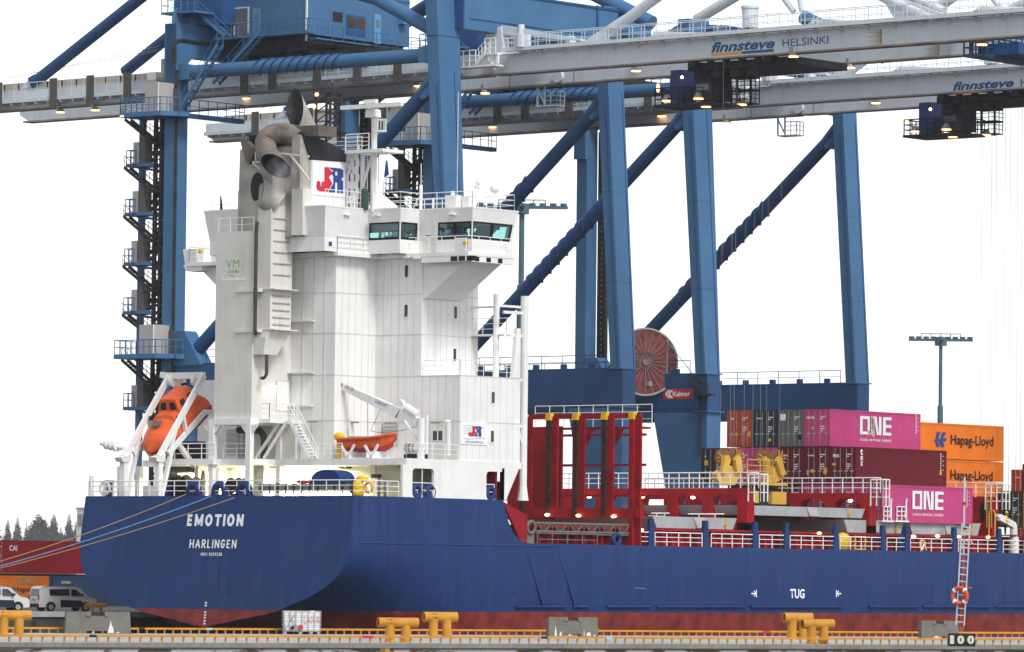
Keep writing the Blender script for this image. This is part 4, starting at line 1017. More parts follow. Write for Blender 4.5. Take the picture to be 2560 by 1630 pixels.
hm.build('hull', [M['orange'], M['ored']], lifeboat, smooth='auto')
g = MB(); pr = [[LP(t, s_ * a, h + .0) for s_ in (1, -1)] for t, a, h in ((.02, .75, .80), (.08, 1.15, .85), (.2, 1.5, .9), (.45, 1.62, .95), (.8, 1.56, .95), (.99, 1.3, .95))]
for s_ in (0, 1): g.path([q[s_] for q in pr], .055, 6)
g.build('fender_strip', M['ored'], lifeboat)
# conning tower with windows
def tow(t0, t1, wd, h0, h1, lean0, lean1):
    return [LP(t0, -wd, h0), LP(t0, wd, h0), LP(t1, wd, h0), LP(t1, -wd, h0)], [LP(t0 + lean0, -wd * .62, h1), LP(t0 + lean0, wd * .62, h1), LP(t1 - lean1, wd * .55, h1), LP(t1 - lean1, -wd * .55, h1)]
g = MB(); b_, t_ = tow(.50, .90, 1.15, 1.80, 2.98, .07, .03); g.hexa(b_, t_)
b2, t2 = tow(.36, .52, 1.25, 1.7, 2.22, .06, 0); g.hexa(b2, t2)
tw = g.build('conning_tower', M['orange'], lifeboat)
def facequad(mb, A, B, C, D, u0, u1, v0, v1, e):
    f = lambda u, v: lerp(lerp(A, B, u), lerp(D, C, u), v); nn = (B - A).cross(D - A).normalized() * e
    q = [f(u0, v0) + nn, f(u1, v0) + nn, f(u1, v1) + nn, f(u0, v1) + nn]; mb.prism(q, -nn * .8)
g = MB(); facequad(g, b_[0], b_[1], t_[1], t_[0], .10, .40, .42, .82, .02); facequad(g, b_[0], b_[1], t_[1], t_[0], .6, .9, .42, .82, .02)
facequad(g, b_[1], b_[2], t_[2], t_[1], .18, .42, .40, .75, .02); facequad(g, b_[1], b_[2], t_[2], t_[1], .62, .84, .40, .75, .02); g.build('window', M['glassd'], tw)
g = MB(); g.prism([LP(.22, -.35, 2.02), LP(.22, .35, 2.02), LP(.31, .35, 2.12), LP(.31, -.35, 2.12)], nU * .06); g.build('hatch', M['glassg'], lifeboat)
g = MB(); g.tube(LP(.42, 1.3, 1.9), LP(.42, 1.3, 2.15), .14, 8); g.tube(LP(.42, -1.3, 1.9), LP(.42, -1.3, 2.15), .14, 8); g.tube(LP(.95, .0, 2.9), LP(.88, 0, 3.1), .1, 6); g.build('bollard', M['black'], lifeboat)

# aft end winch, ventilators, fairleads along the stern rail
g = MB()
for px in (485, 549, 610):
    p = aty(px, 1224, .25); c = V((p.x, .28, 8.0))
    pts = []
    for k in range(9):
        t = math.pi * k / 8; pts.append(c + V((-math.cos(t) * .48, 0, .25 + math.sin(t) * .55)))
    g.bend([c + V((-.48, 0, 0))] + pts + [c + V((.48, 0, 0))], .26, 10); g.box(p.x - .75, p.x + .75, .1, .55, 7.98, 8.1)
g.build('stern_fairlead', M['navy'], ship, smooth=True)
def dead_eye(px, py, x):
    mb = MB(); p = atx(px, py, x); mb.ring((x, p.y, p.z), EX, .38, .17, 20, 8); mb.box(x - .3, x, p.y - .4, p.y + .4, p.z - .55, p.z - .3); o = mb.build('fairlead', M['navy'], ship, smooth=True)
for px, py, x in ((1040, 1229, 10.9), (1076, 1231, 10.9), (1225, 1233, 10.9), (1541, 1349, 10.8), (2254, 1354, 10.8)): dead_eye(px, py, x)
g = MB()
p = aty(229, 1228, 2.5); g.tube((p.x, 2.5, 8), (p.x, 2.5, 9.5), .18, 10)
p = aty(262, 1225, 2.2); g.ring((p.x, 2.2, 8.6), EY, .45, .1); g.box(p.x - .1, p.x + .1, 2.1, 2.3, 8, 9.0)
p = aty(548, 1190, 2.0); g.tube((p.x, 1.9, 8), (p.x, 1.9, 9.9), .12, 8); g.disc((p.x, 1.9, 10.0), UP, .2, .12)
for px in (345, 300): p = aty(px, 1210, 4.5); g.box(p.x - .2, p.x + .2, 4.4, 4.8, 8, 10.2)
p = aty(376, 1226, 1.8); g.box(p.x - .55, p.x + .55, 1.6, 2.3, 8, 8.75)
g.build('deck_vent', M['white'], ship)
M['winch'] = mat('winch_dark', (.03, .028, .03), .6, .4, 2)
for px, py, s_ in ((440, 1215, 1.0), (595, 1222, .7), (470, 1222, .8)):
    g = MB(); p = aty(px, py, 4.5); g.tube((p.x - .9 * s_, 4.5, 8.8), (p.x + .9 * s_, 4.5, 8.8), .55 * s_, 14)
    for q in (-.95, .95, .1): g.disc((p.x + q * s_, 4.5, 8.8), EX, .8 * s_, .08, 18)
    g.box(p.x - 1.1 * s_, p.x + 1.2 * s_, 3.9, 5.1, 7.99, 8.25); g.box(p.x + 1.0 * s_, p.x + 1.5 * s_, 4.1, 4.9, 8.2, 9.2)
    g.build('mooring_winch', M['winch'], ship)
g = MB()
for px in (270, 276, 398, 418): p = aty(px, 1228, 3.2); g.box(p.x - .18, p.x + .18, 3.0, 3.4, 8, 9.2)
g.build('deck_box', M['navy'], ship)
# grating stowage along the starboard quarter, seen behind the rail
M['grating'] = mat('grating', (.20, .18, .15), .8, .3, 2)
g = MB(); a = aty(645, 1222, 1.7); b = aty(888, 1222, 1.7); g.box(a.x, b.x, 1.7, 2.6, 8.35, 8.85); g.build('stowage_rack', M['grating'], ship)
g = MB()
for k in range(12): x = lerp(a.x, b.x, (k + .5) / 12); g.box(x - .06, x + .06, 1.62, 1.7, 8.2, 8.9)
g.build('rack_slat', M['dark'], ship)
# lamps under the deck
def deck_lamp(px, py, y, wd=.5):
    g = MB(); p = aty(px, py, y); p.z = 10.06; g.box(p.x - wd, p.x + wd, y - .14, y + .14, p.z, p.z + .1); o = g.build('deck_lamp', M['white'], ship)
    g = MB(); g.box(p.x - wd * .9, p.x + wd * .9, y - .12, y + .12, p.z - .05, p.z - .004); g.build('tube', M['lampw'], o)
    ld = bpy.data.lights.new('deck_lamp_light', 'AREA'); ld.shape = 'RECTANGLE'; ld.size = .9; ld.size_y = .25; ld.energy = 700; ld.color = (1, .9, .62); lo_ = bpy.data.objects.new('deck_lamp_light', ld); col.objects.link(lo_); lo_.parent = o; lo_.location = p - UP * .08 - ORG[ship.name]
for px, py in ((452, 1161), (605, 1158), (742, 1158), (815, 1159)): deck_lamp(px, py, 7.5 if px < 700 else 8.2)
for px, py in ((782, 1053), (885, 1055), (975, 1057), (1090, 1056)):
    y = YA if px < 820 else (YB if px > 940 else YA); g = MB()
    p = aty(px, py, YA - .3) if px < 830 else (atx(px, py, X1 + .2) if px < 940 else aty(px, py, YB - .3)); g.box(p.x - .4, p.x + .4, p.y - .12, p.y + .12, p.z - .08, p.z + .03); g.build('wall_lamp', M['galv'], ship)
# small fittings on the recess wall
g = MB(); p = aty(696, 1185, 8.9); g.box(p.x - .35, p.x + .35, 8.7, 8.99, p.z - .5, p.z + .45); g.prism([(p.x - .35, 8.7, p.z + .45), (p.x + .35, 8.7, p.z + .45), (p.x, 8.7, p.z + .62)], (0, .28, 0)); g.build('fire_box', M['txr'], ship)
g = MB(); p = aty(775, 1190, 8.95); g.box(p.x - .15, p.x + .15, 8.96, 8.99, p.z - .25, p.z + .25); g.build('notice', M['txb'], ship)
g = MB()
for px, py in ((855, 1166), (872, 1167), (935, 1190), (946, 1190)): p = aty(px, py, 8.9); g.box(p.x - .16, p.x + .16, 8.75, 8.99, p.z - .12, p.z + .12)
g.tube(aty(940, 1165, 8.9), aty(940, 1188, 8.9), .03, 5); g.build('junction_box', M['dark'], ship)
g = MB(); p = aty(955, 1215, 6.8); g.tube((p.x - .3, 6.8, 8), (p.x - .3, 6.8, 9.3), .12); g.tube((p.x + .3, 6.8, 8), (p.x + .3, 6.8, 9.3), .12)
for k in range(4): g.box(p.x - .4, p.x + .4, 6.7, 6.9, 8.3 + k * .28, 8.36 + k * .28)
p = aty(1000, 1205, 6.0); g.box(p.x - .6, p.x + .5, 5.8, 6.3, 8.95, 9.15); g.build('hose_rack', M['galv'], ship)
# lifebuoy, yellow hoods and blue cover (things of their own)
g = MB(); p = aty(922, 1218, .2); g.ring((p.x, .2, 8.55), EY, .33, .09, 24, 8)
o = g.build('lifebuoy', M['txo'], smooth=True, loc=(p.x, .2, 8.5)); tag(o, 'orange ring lifebuoy hung on the stern rail beside the yellow cover', 'lifebuoy', 'lifebuoys on the ship rails')
g = MB(); g.bar((p.x - .32, .05, 8.1), (p.x, .05, 8.6), .07, .06); g.bar((p.x + .32, .05, 8.1), (p.x, .05, 8.6), .07, .06); g.build('strap', M['txw'], o)
p2 = atx(2302, 1350, 10.75)
c = copy_tree(o); c.location = (10.9, p2.y, 5.5); c.rotation_euler = (0, 0, R(90)); c['label'] = 'orange lifebuoy on the white deck rail under the lower pink container'
g = MB(); p = aty(894, 1222, 1.2); g.ball((p.x, 1.2, 8.55), .42, .42, .55, 12, 8); g.tube((p.x, 1.2, 8), (p.x, 1.2, 8.4), .4, 12)
tag(g.build('yellow_cover', M['yellowb'], smooth=True, loc=(p.x, 1.2, 8)), 'yellow fabric cover over deck gear behind the stern rail', 'cover')
g = MB(); p = aty(905, 1203, 1.6); g.ball((p.x, 1.6, 9.15), .5, .4, .25, 12, 6); g.tube((p.x - .1, 1.6, 8), (p.x - .1, 1.6, 9.1), .1, 8); tag(g.build('yellow_hood', M['yellowb'], smooth=True, loc=(p.x, 1.6, 8)), 'yellow hooded deck light post by the stern rail', 'hood')
g = MB(); a = aty(828, 1200, 2.3); pts = []
for k in range(9):
    t = math.pi * k / 8; pts.append((a.x - 1.35 * math.cos(t), 1.7, 8.85 + .95 * math.sin(t) ** .7))
g.prism(pts, (0, 1.6, 0)); g.box(a.x - 1.4, a.x + 1.9, 1.66, 3.4, 8.80, 8.95)
tag(g.build('tarpaulin_cover', M['tarp'], loc=(a.x, 2.4, 8.85)), 'dark blue tarpaulin humped over gear on the stern deck', 'tarpaulin')
g = MB(); p = aty(770, 1209, 1.9); g.tube((p.x - .9, 2, 8.98), (p.x + .2, 2, 8.98), .12, 8); g.tube((p.x - 1.2, 2, 8.98), (p.x - .9, 2, 8.98), .05, 8, r2=.12)
tag(g.build('pilot_float', M['txr'], smooth=True, loc=(p.x, 2, 8.86)), 'red float lying on the rack behind the stern rail', 'float')

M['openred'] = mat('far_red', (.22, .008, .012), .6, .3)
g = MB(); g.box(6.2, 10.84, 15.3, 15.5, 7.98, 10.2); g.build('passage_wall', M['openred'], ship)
g = MB(); p = atx(1246, 1205, 10.0); g.box(9.6, 10.3, p.y - .3, p.y + .6, 7.98, 9.3); g.build('covered_gear', M['green'], ship)
# stairs from the casing platform to the boat deck, boat deck rails, rack
g = MB(); a = aty(722, 1052, 4.6); b = aty(795, 1147, 5.6); g.stair((a.x, 5.0, CZ0), (b.x, 5.0, ZS), .8, 12, EY)
g.bar(aty(700, 1052, 4.6), aty(640, 1145, 4.6), .16, .16); g.bar(aty(718, 1052, 4.6), aty(660, 1145, 4.6), .16, .16)
g.build('stairway', M['railw'], ship)
g = MB(); xa, xb = aty(800, 1140, 5.6).x, aty(1150, 1140, 5.6).x
g.rail([(aty(795, 1140, 5.6).x, 5.6, ZS), (aty(855, 1140, 5.6).x, 5.6, ZS)], 1.05, 3, 1.3, .024)
g.rail([(aty(985, 1140, 5.6).x, 5.6, ZS), (10.95, 5.6, ZS), (10.95, YB - .1, ZS)], 1.05, 3, 1.3, .024)
g.rail([(-9, 2.6, ZS), (-3.9, 2.6, ZS)], 1.05, 3, 1.2, .03); g.rail([(-3.8, 3.3, ZS), (-1.2, 3.3, ZS)], 1.05, 3, 1.2, .024)
g.build('boat_deck_rail', M['railw'], ship)
g = MB(); a = aty(955, 1060, YB - .1); b = aty(992, 1115, YB - .1)
for k in range(8): z = lerp(b.z, a.z, k / 7); g.bar((a.x, YB - .12, z), (b.x, YB - .12, z), .05, .05)
g.bar((a.x, YB - .1, b.z), (a.x, YB - .1, a.z), .05, .05); g.bar((b.x, YB - .1, b.z), (b.x, YB - .1, a.z), .05, .05); g.build('wall_ladder', M['galv'], ship)
g = MB(); p = aty(1128, 1080, YB - .2); q = aty(1128, 1130, YB - .2)
g.tube((p.x + .1, YB - .6, q.z - .3), (p.x + .1, YB - .6, p.z + .6), .14, 8); g.ball((p.x, YB - .6, p.z + .7), .25, .2, .15)
g.build('hydrant_post', M['white'], ship)
g = MB(); p = aty(1044, 1115, 8.6); g.tube((p.x - .8, 8.6, ZS + .75), (p.x + .4, 8.6, ZS + .75), .42, 16); g.ball((p.x - .8, 8.6, ZS + .75), .35, .42, .42); g.ball((p.x + .4, 8.6, ZS + .75), .35, .42, .42)
lr = g.build('liferaft', M['white'], smooth=True, loc=(p.x, 8.6, ZS)); tag(lr, 'white liferaft canister strapped on the boat deck below the davit crane', 'liferaft')
g = MB()
for dx in (-.45, -.1): g.ring((p.x + dx, 8.6, ZS + .75), EX, .43, .025, 20, 6)
g.build('strap', M['dark'], lr)
g = MB(); g.box(p.x - .9, p.x + .6, 8.2, 9.0, ZS, ZS + .34); g.build('cradle', M['dark'], lr)
# davit crane for the rescue boat
DY = 7.6
g = MB(); b0 = aty(1052, 1140, DY); b1 = aty(1052, 1052, DY); g.tube((b0.x, DY, ZS), (b0.x, DY, b1.z + .2), .26, 12); g.tube((b0.x + .35, DY + .2, ZS + .4), (b0.x + .35, DY + .2, b1.z + .4), .1, 8)
g.build('davit_post', M['white'], ship)
g = MB(); tip = aty(846, 963, DY); root = aty(1047, 1060, DY)
dv = (tip - root).normalized(); nv = EY.cross(dv); nv = nv if nv.z > 0 else -nv
g.prism([root - nv * .35, root + nv * .28, lerp(root, tip, .25) + nv * .5, lerp(root, tip, .28) - nv * .38], (0, .45, 0))
g.prism([lerp(root, tip, .25) + nv * .42, lerp(root, tip, .26) - nv * .30, lerp(root, tip, 1) - nv * .2, lerp(root, tip, 1) + nv * .2], (0, .36, 0))
tp = [tip + dv * .3 + nv * .25, tip - dv * .35 + nv * .3, tip - dv * .3 - nv * .45, tip + dv * .55 - nv * .95, tip + dv * .95 - nv * 1.0, tip + dv * .75 - nv * .25]
g.prism(tp, (0, .42, 0)); q = aty(995, 1013, DY); g.disc((q.x, DY + .2, q.z), EY, .42, .3, 16); q2 = aty(1035, 1035, DY)
g.tube((q.x + .6, DY + .2, q.z - .15), (q2.x + .2, DY + .2, q2.z - .1), .3, 10)
g.tube(aty(1012, 1053, DY), aty(1043, 1098, DY), .09, 8)
g.build('davit_arm', M['white'], ship)
M['markgrey'] = mat('mark_grey', (.28, .29, .30), .6, .05)
def slant_text(name, body, l, r, hh, y, mt, bold=0):
    a = aty(*l, y); b = aty(*r, y); xd = b - a; zd = xd.cross(EY); zd = -zd if zd.z < 0 else zd
    return text(name, body, a, xd, zd, xd.length, hh, mt, ship, bold, 0, .01)
slant_text('davit_lettering', 'SWL 750', (862, 970), (882, 980), .32, DY - .001, M['markgrey'], .01)
slant_text('davit_lettering', 'GLOBAL DAVIT', (937, 1006), (967, 1019), .22, DY - .001, M['txb'], 0)
g = MB(); g.tube(aty(833, 975, DY), aty(832, 1132, DY), .018, 5); g.tube(aty(838, 975, DY), aty(837, 1075, DY), .014, 5)
g.tube(aty(919, 1007, DY), aty(920, 1095, DY), .018, 5); g.tube(aty(953, 1020, DY), aty(926, 1077, DY), .014, 5)
pts = [aty(926, 1077, DY), aty(945, 1081, DY), aty(980, 1080, DY), aty(1010, 1075, DY), aty(1037, 1067, DY)]; g.path(pts, .018, 5); g.build('davit_wire', M['dark'], ship)
g = MB(); p = aty(834, 1085, DY); g.hexa([(p.x - .06, DY - .1, p.z - .35), (p.x + .06, DY - .1, p.z - .35), (p.x + .06, DY + .1, p.z - .35), (p.x - .06, DY + .1, p.z - .35)], [(p.x - .16, DY - .1, p.z + .3), (p.x + .16, DY - .1, p.z + .3), (p.x + .16, DY + .1, p.z + .3), (p.x - .16, DY + .1, p.z + .3)])
g.build('hook_block', M['txr'], ship)
# rescue boat
BY = 7.0
a = aty(857, 1110, BY); b = aty(990, 1110, BY); z0 = aty(920, 1131, BY).z; zA = aty(870, 1100, BY).z; zB = aty(980, 1093, BY).z
boat = thing('rescue_boat', 'open orange rescue boat resting below the davit arm on the boat deck', 'rescue boat', ((a.x + b.x) / 2, BY, ZS))
ss = [(0, .72, .25, 1.0), (.1, .85, .08, .96), (.35, .95, 0, .98), (.6, .92, 0, 1.02), (.8, .72, .05, 1.12), (.93, .38, .35, 1.28), (1, .06, .9, 1.30)]
rings = []
hh = lerp(zA, zB, .5) - z0
for t, wd, k0, k1 in ss:
    rg = []
    for k in range(11):
        u = k / 10 * math.pi - math.pi / 2; s_ = math.sin(u)
        rg.append(V((lerp(a.x, b.x, t), BY + s_ * wd * 1.0, z0 + hh * lerp(k0, k1, abs(s_) ** 2.2))))
    rings.append(rg)
g = MB(); n = 11
for q, r_ in zip(rings, rings[1:]):
    i0 = len(g.v); g.v += q + r_
    for k in range(n - 1): g.f.append([i0 + k, i0 + k + 1, i0 + n + k + 1, i0 + n + k]); g.m.append(1 if 3 <= k <= 6 else 0)
g.add(rings[0], [tuple(reversed(range(n)))])
dk = [V((p.x, p.y, p.z - .18)) for r_ in rings for p in (r_[0],)] + [V((r_[-1].x, r_[-1].y, r_[-1].z - .18)) for r_ in reversed(rings)]
g.add(dk, [tuple(range(len(dk)))])
g.build('hull', [M['orange'], M['ored']], boat, smooth='auto')
g = MB(); g.path([r_[0] for r_ in rings], .09, 8); g.path([r_[-1] for r_ in rings], .09, 8); g.build('gunwale', M['orange'], boat)
g = MB(); g.ball((a.x + .1, BY - .5, zA + .22), .42, .35, .3); g.box(a.x - .1, a.x + .25, BY - .55, BY - .2, z0 - .1, zA); g.ball((a.x + .1, BY - .4, z0 - .25), .2, .22, .4); g.build('outboard_motor', M['yellowb'], boat, smooth=True)
g = MB(); g.box(a.x + .9, b.x - 2.2, BY - .5, BY + .5, z0 + hh * .8, z0 + hh + .15); g.tube((a.x + .5, BY, z0 + hh), (a.x + .45, BY, z0 + hh + .7), .03); g.build('console', M['galv'], boat)
g = MB()
for x in (a.x + 1.2, b.x - 1.5): g.bar((x - .5, BY - .95, z0 + .45), (x + .1, BY - .95, ZS + .1), .12, .16); g.bar((x + .7, BY - .95, z0 + .5), (x + .1, BY - .95, ZS + .1), .12, .16); g.box(x - .1, x + .25, BY - .95, BY + .8, ZS, z0 + .05)
g.box(a.x + .6, b.x - .8, BY - .8, BY + .8, ZS, ZS + .08); g.build('cradle', M['white'], boat)
# company board on the starboard side of the house
g = MB(); a = atx(1153, 1053, 11.03); b = atx(1217, 1113, 11.03); g.box(11.001, 11.05, a.y, b.y, b.z, a.z); jb = g.build('company_board', M['txw'], ship)
c0 = atx(1171, 1090, 11.05); c1 = atx(1203, 1066, 11.05); jr_logo(jb, V((11.05, c0.y, c0.z)), EY, UP, c1.y - c0.y, c1.z - c0.z)
g = MB()
for k in range(4):
    pts = []
    for q in range(11): t = q / 10; pts.append(V((11.062, lerp(a.y + .25, b.y - .25, t), a.z - .35 - .02 * math.sin(t * 6) + math.sin(t * 6.3) * .10 - (k * .17 if k else 0) * (1 if t < .5 else .2))))
    if k in (0,): g.path(pts, .012, 4)
    else: g.path(pts[:5], .010, 4)
g.path([V((11.062, lerp(a.y + .25, b.y - .25, q / 10), b.z + .42 - math.sin(q / 10 * 6) * .06)) for q in range(11)], .012, 4); g.build('board_wave', M['markgrey'], jb)
q0 = atx(1163, 1109, 11.05); q1 = atx(1209, 1103.5, 11.05); text('board_lettering', 'WWW.JRSHIPPING.NL', V((11.05, q0.y, q0.z)), EY, UP, q1.y - q0.y, q1.z - q0.z, M['txb'], jb, .0, 0, .008)

# ------------------------------------------------------------------ hold side, cell guides, lashing bridges, hatch covers
CB = 9.7                                     # coaming side plane
g = MB(); g.box(-12.3, CB, 18.2, 100, 4.9, 6.16); g.box(-12.3, CB + .5, 18.2, 100, 6.16, 6.32)
for k in range(78): y = 20 + k * 1.02; g.hexa([(CB + .003, y, 4.92), (CB + .55, y, 4.92), (CB + .55, y + .08, 4.92), (CB + .003, y + .08, 4.92)], [(CB + .003, y, 6.15), (CB + .35, y, 6.15), (CB + .35, y + .08, 6.15), (CB + .003, y + .08, 6.15)])
coam = g.build('hatch_coaming', M['red'], ship)
CGY = 31.3
zc0 = 6.95; zc1 = aty(1420, 1035, CGY).z
pxs = [1317, 1382, 1449, 1521, 1590]
def guide(px, z0):
    x = aty(px, 1200, CGY).x; g = MB()
    g.box(x - .50, x - .10, CGY - .25, CGY + .1, z0, zc1 - .2); o = g.build('cell_guide', M['rustdark' if px < 1580 else 'redm'], ship)
    g = MB(); g.box(x - .10, x + .42, CGY - .02, CGY + .16, z0, zc1 - .15); g.build('guide_column', M['redm'], o)
    g = MB(); g.hexa([(x - .55, CGY - .3, zc1 - .45), (x - .1, CGY - .3, zc1 - .45), (x - .1, CGY + .1, zc1 - .45), (x - .55, CGY + .1, zc1 - .45)], [(x - .5, CGY - .3, zc1 + .08), (x - .05, CGY - .3, zc1 + .08), (x - .05, CGY + .1, zc1 + .08), (x - .5, CGY + .1, zc1 + .08)]); g.build('guide_cap', M['yellowb'], o)
    return x
gx = [guide(px, (5.0 if k == 4 else zc0 + .1)) for k, px in enumerate(pxs)]
g = MB(); g.box(gx[0], gx[4] + .2, CGY + .1, CGY + .35, zc1 - .35, zc1 - .0)
for py in (1088, 1163, 1239): z = aty(1450, py, CGY).z; g.box(gx[1], gx[4] + .7, CGY + .12, CGY + .32, z - .09, z + .09)
g.box(gx[0], gx[4] + .3, CGY - .2, CGY + .6, aty(1400, 1283, CGY).z - .3, aty(1400, 1283, CGY).z + .35)
z = aty(1450, 1066, CGY).z; g.box(gx[1] - .2, gx[4] + .3, CGY + .5, CGY + 1.3, z - .2, z - .05)
for x in gx[2:4]: g.prism([(x + .42, CGY + .2, z - .2), (x + 1.2, CGY + .2, z - .2), (x + .9, CGY + .2, z - .5), (x + .42, CGY + .2, z - 1.4)], (0, .15, 0))
g.build('guide_beam', M['redm'], ship)
g = MB(); g.rail([(gx[0], CGY + .9, z), (gx[4] + .7, CGY + .9, z)], 1.55, 3, 1.35, .028); g.build('guide_walkway_rail', M['railw'], ship)
# solid red bulkhead behind the first guides
g = MB(); PY = CGY + 1.6; a = aty(1270, 1068, PY); b = aty(1390, 1270, PY); c = aty(1415, 1068, PY)
g.box(a.x, b.x, PY, PY + .2, 6.9, a.z); g.box(b.x, c.x, PY - .5, PY - .3, 7.1, a.z); g.build('wind_bulkhead', M['red'], ship)
g = MB(); g.prism([(HS - .3, 16.2, 7.9), (HS - .3, 18.3, 5.0), (HS - .3, 18.9, 5.0), (HS - .3, 18.9, 7.0)], (-.2, 0, 0)); g.box(10.2, HS - .5, 17.9, 18.3, 4.9, 7.3); g.build('break_bulkhead', M['redm'], ship)
# lashing bridges: athwart frames with rounded openings
def bridge_frame(Yb, xr, xl, top, bot, rail_to=None, nholes=5):
    g = MB(); wd = 3.3; y0 = Yb; th = .9
    zt_ = top; g.box(xl, xr, y0, y0 + th, top - .45, top)
    x = xr; k = 0
    while x - wd > xl and k < 8:
        g.box(x - .9, x, y0 + .002, y0 + th - .002, bot, top - .452)
        # rounded shoulders
        for s_, xx in ((-1, x - .9), (1, x - wd + .0)):
            rr = .7; pts = [V((xx, y0 + .004, top - .455))]
            for q in range(6): t = q / 5 * math.pi / 2; pts.append(V((xx + s_ * (rr - rr * math.sin(t)), y0 + .004, top - .455 - (rr - rr * math.cos(t)))))
            g.prism(pts, (0, th - .008, 0))
        x -= wd; k += 1
    g.box(xl, xr, y0 + .002, y0 + th - .002, bot, bot + .55)
    g.build('lashing_bridge', M['red'], ship)
    g = MB(); x = xr - 2.0
    while x > xl + 1.5: g.tube((x + .4, y0 + 1.6, bot + .5), (x + .4, y0 + 1.6, top - .75), .60, 12); x -= wd
    g.build('bridge_tank', M['redm'], ship)
    g = MB(); g.rail([(xl, y0 + .05, top), (xr + .3, y0 + .05, top), (xr + .3, y0 + 1.0, top)], 1.15, 3, .95, .04)
    g.rail([(xr + .1, y0, top - 1.0), (xr + 1.2, y0, top - 1.0), (xr + 1.2, y0 + .9, top - 1.0)], 2.0, 3, .5, .05)
    g.build('bridge_rail', M['railw'], ship)
Y1 = atx(1868, 1225, 10.2).y; T1 = atx(1868, 1220, 10.2).z
Y2 = atx(2174, 1240, 10.2).y; T2 = atx(2174, 1232, 10.2).z
Y3 = 77.6; T3 = T2
bridge_frame(Y1, 10.2, -11.5, T1, 6.34); bridge_frame(Y2, 10.2, -11.5, T2, 6.34)
# third bridge: plain end plate with an oval hole, ladder
g = MB(); g.box(-11.5, 10.2, Y3, Y3 + .9, 6.34, T3); g.build('lashing_bridge', M['red'], ship)
g = MB(); g.rail([(-2, Y3 + .05, T3), (10.5, Y3 + .05, T3), (10.5, Y3 + .95, T3)], 1.15, 3, .95, .04); g.rail([(9.6, Y3 - .1, T3 - 1.0), (11.2, Y3 - .1, T3 - 1.0), (11.2, Y3 + .9, T3 - 1.0)], 2.0, 3, .5, .05); g.build('bridge_rail', M['railw'], ship)
g = MB(); p = aty(2456, 1283, Y3); pts = [(p.x + .28 * math.cos(t * math.pi / 8), Y3 - .012, p.z + .75 * math.sin(t * math.pi / 8)) for t in range(16)]; g.prism(pts, (0, .01, 0)); g.build('manhole', M['black'], ship)
g = MB(); p = aty(2475, 1290, Y3)
for s_ in (-.22, .22): g.tube((p.x + s_, Y3 - .12, 7), (p.x + s_, Y3 - .12, T3), .035, 5)
for k in range(10): z = lerp(7.2, T3 - .2, k / 9); g.tube((p.x - .22, Y3 - .12, z), (p.x + .22, Y3 - .12, z), .025, 4)
g.build('ladder', M['yellow'], ship)
for px, y in ((2480, Y3 - .5), (2180, Y2 + 1.0)):
    g = MB(); p = aty(px, 1320, y); pts = [V((p.x - .28, y, 6.3)), V((p.x - .28, y, 8.1)), V((p.x - .15, y, 8.35)), V((p.x + .15, y, 8.35)), V((p.x + .28, y, 8.1)), V((p.x + .28, y, 6.3))]; g.path(pts, .05, 6); g.build('hoop_rail', M['yellow'], ship)
# hatch covers (grey pontoons with bevelled ends): separate things
def cover(x1, y0, y1, z0, z1, wd, label, grp='grey hatch covers on the ship'):
    g = MB(); e = .45
    g.prism([(x1, y0, z1), (x1, y0 + e, z0), (x1, y1 - e, z0), (x1, y1, z1)], (-wd, 0, 0))
    o = g.build('hatch_cover', M['grey'], loc=(x1 - wd / 2, (y0 + y1) / 2, z0)); tag(o, label, 'hatch cover', grp)
    L = y1 - y0; g = MB()
    y = y0 + L * .56; g.hexa([(x1, y - .55, z0 + .04), (x1 + .16, y - .5, z0 + .04), (x1 + .16, y + .6, z0 + .04), (x1, y + .65, z0 + .04)], [(x1, y - .85, z1 - .03), (x1 + .05, y - .85, z1 - .03), (x1 + .05, y + .45, z1 - .03), (x1, y + .45, z1 - .03)])
    g.build('side_doubler', M['cab'], o)
    g = MB()
    y = y0 + L * .86; g.bar((x1 + .08, y - .1, z0 + .05), (x1 + .08, y + .08, z1 - .1), .09, .12); g.box(x1 + .02, x1 + .14, y - .16, y + .14, z0 + .2, z0 + .34)
    g.build('cleat', M['yellow'], o)
    return o
def ycov(px, x=CB + .2): return atx(px, 1310, x).y
cover(CB + .2, ycov(1632), ycov(1842), 6.36, 7.20, 12.5, 'grey hatch cover on the red coaming right of the tall red frame')
cover(CB + .2, ycov(1766) + .05 if False else ycov(1846), ycov(1860), 6.98, 8.1, 12, 'short grey hatch cover piece beside the first lashing bridge') if False else None
cover(CB + .2, ycov(2110), ycov(2260), 6.36, 7.32, 12, 'grey hatch cover under the left half of the lower pink container')
cover(CB + .2, ycov(2273), ycov(2452), 6.36, 7.32, 12, 'grey hatch cover under the right half of the lower pink container')
# lifted cover hanging from the yellow spreader
XL_ = 9.8; a = atx(1860, 1266, XL_); b = atx(2163, 1274, XL_); zl0 = atx(2000, 1291, XL_).z; zl1 = atx(2000, 1267, XL_).z
lifted = cover(XL_, a.y, b.y, zl0, zl1, 11.5, 'long grey hatch cover being lifted under the yellow spreader')
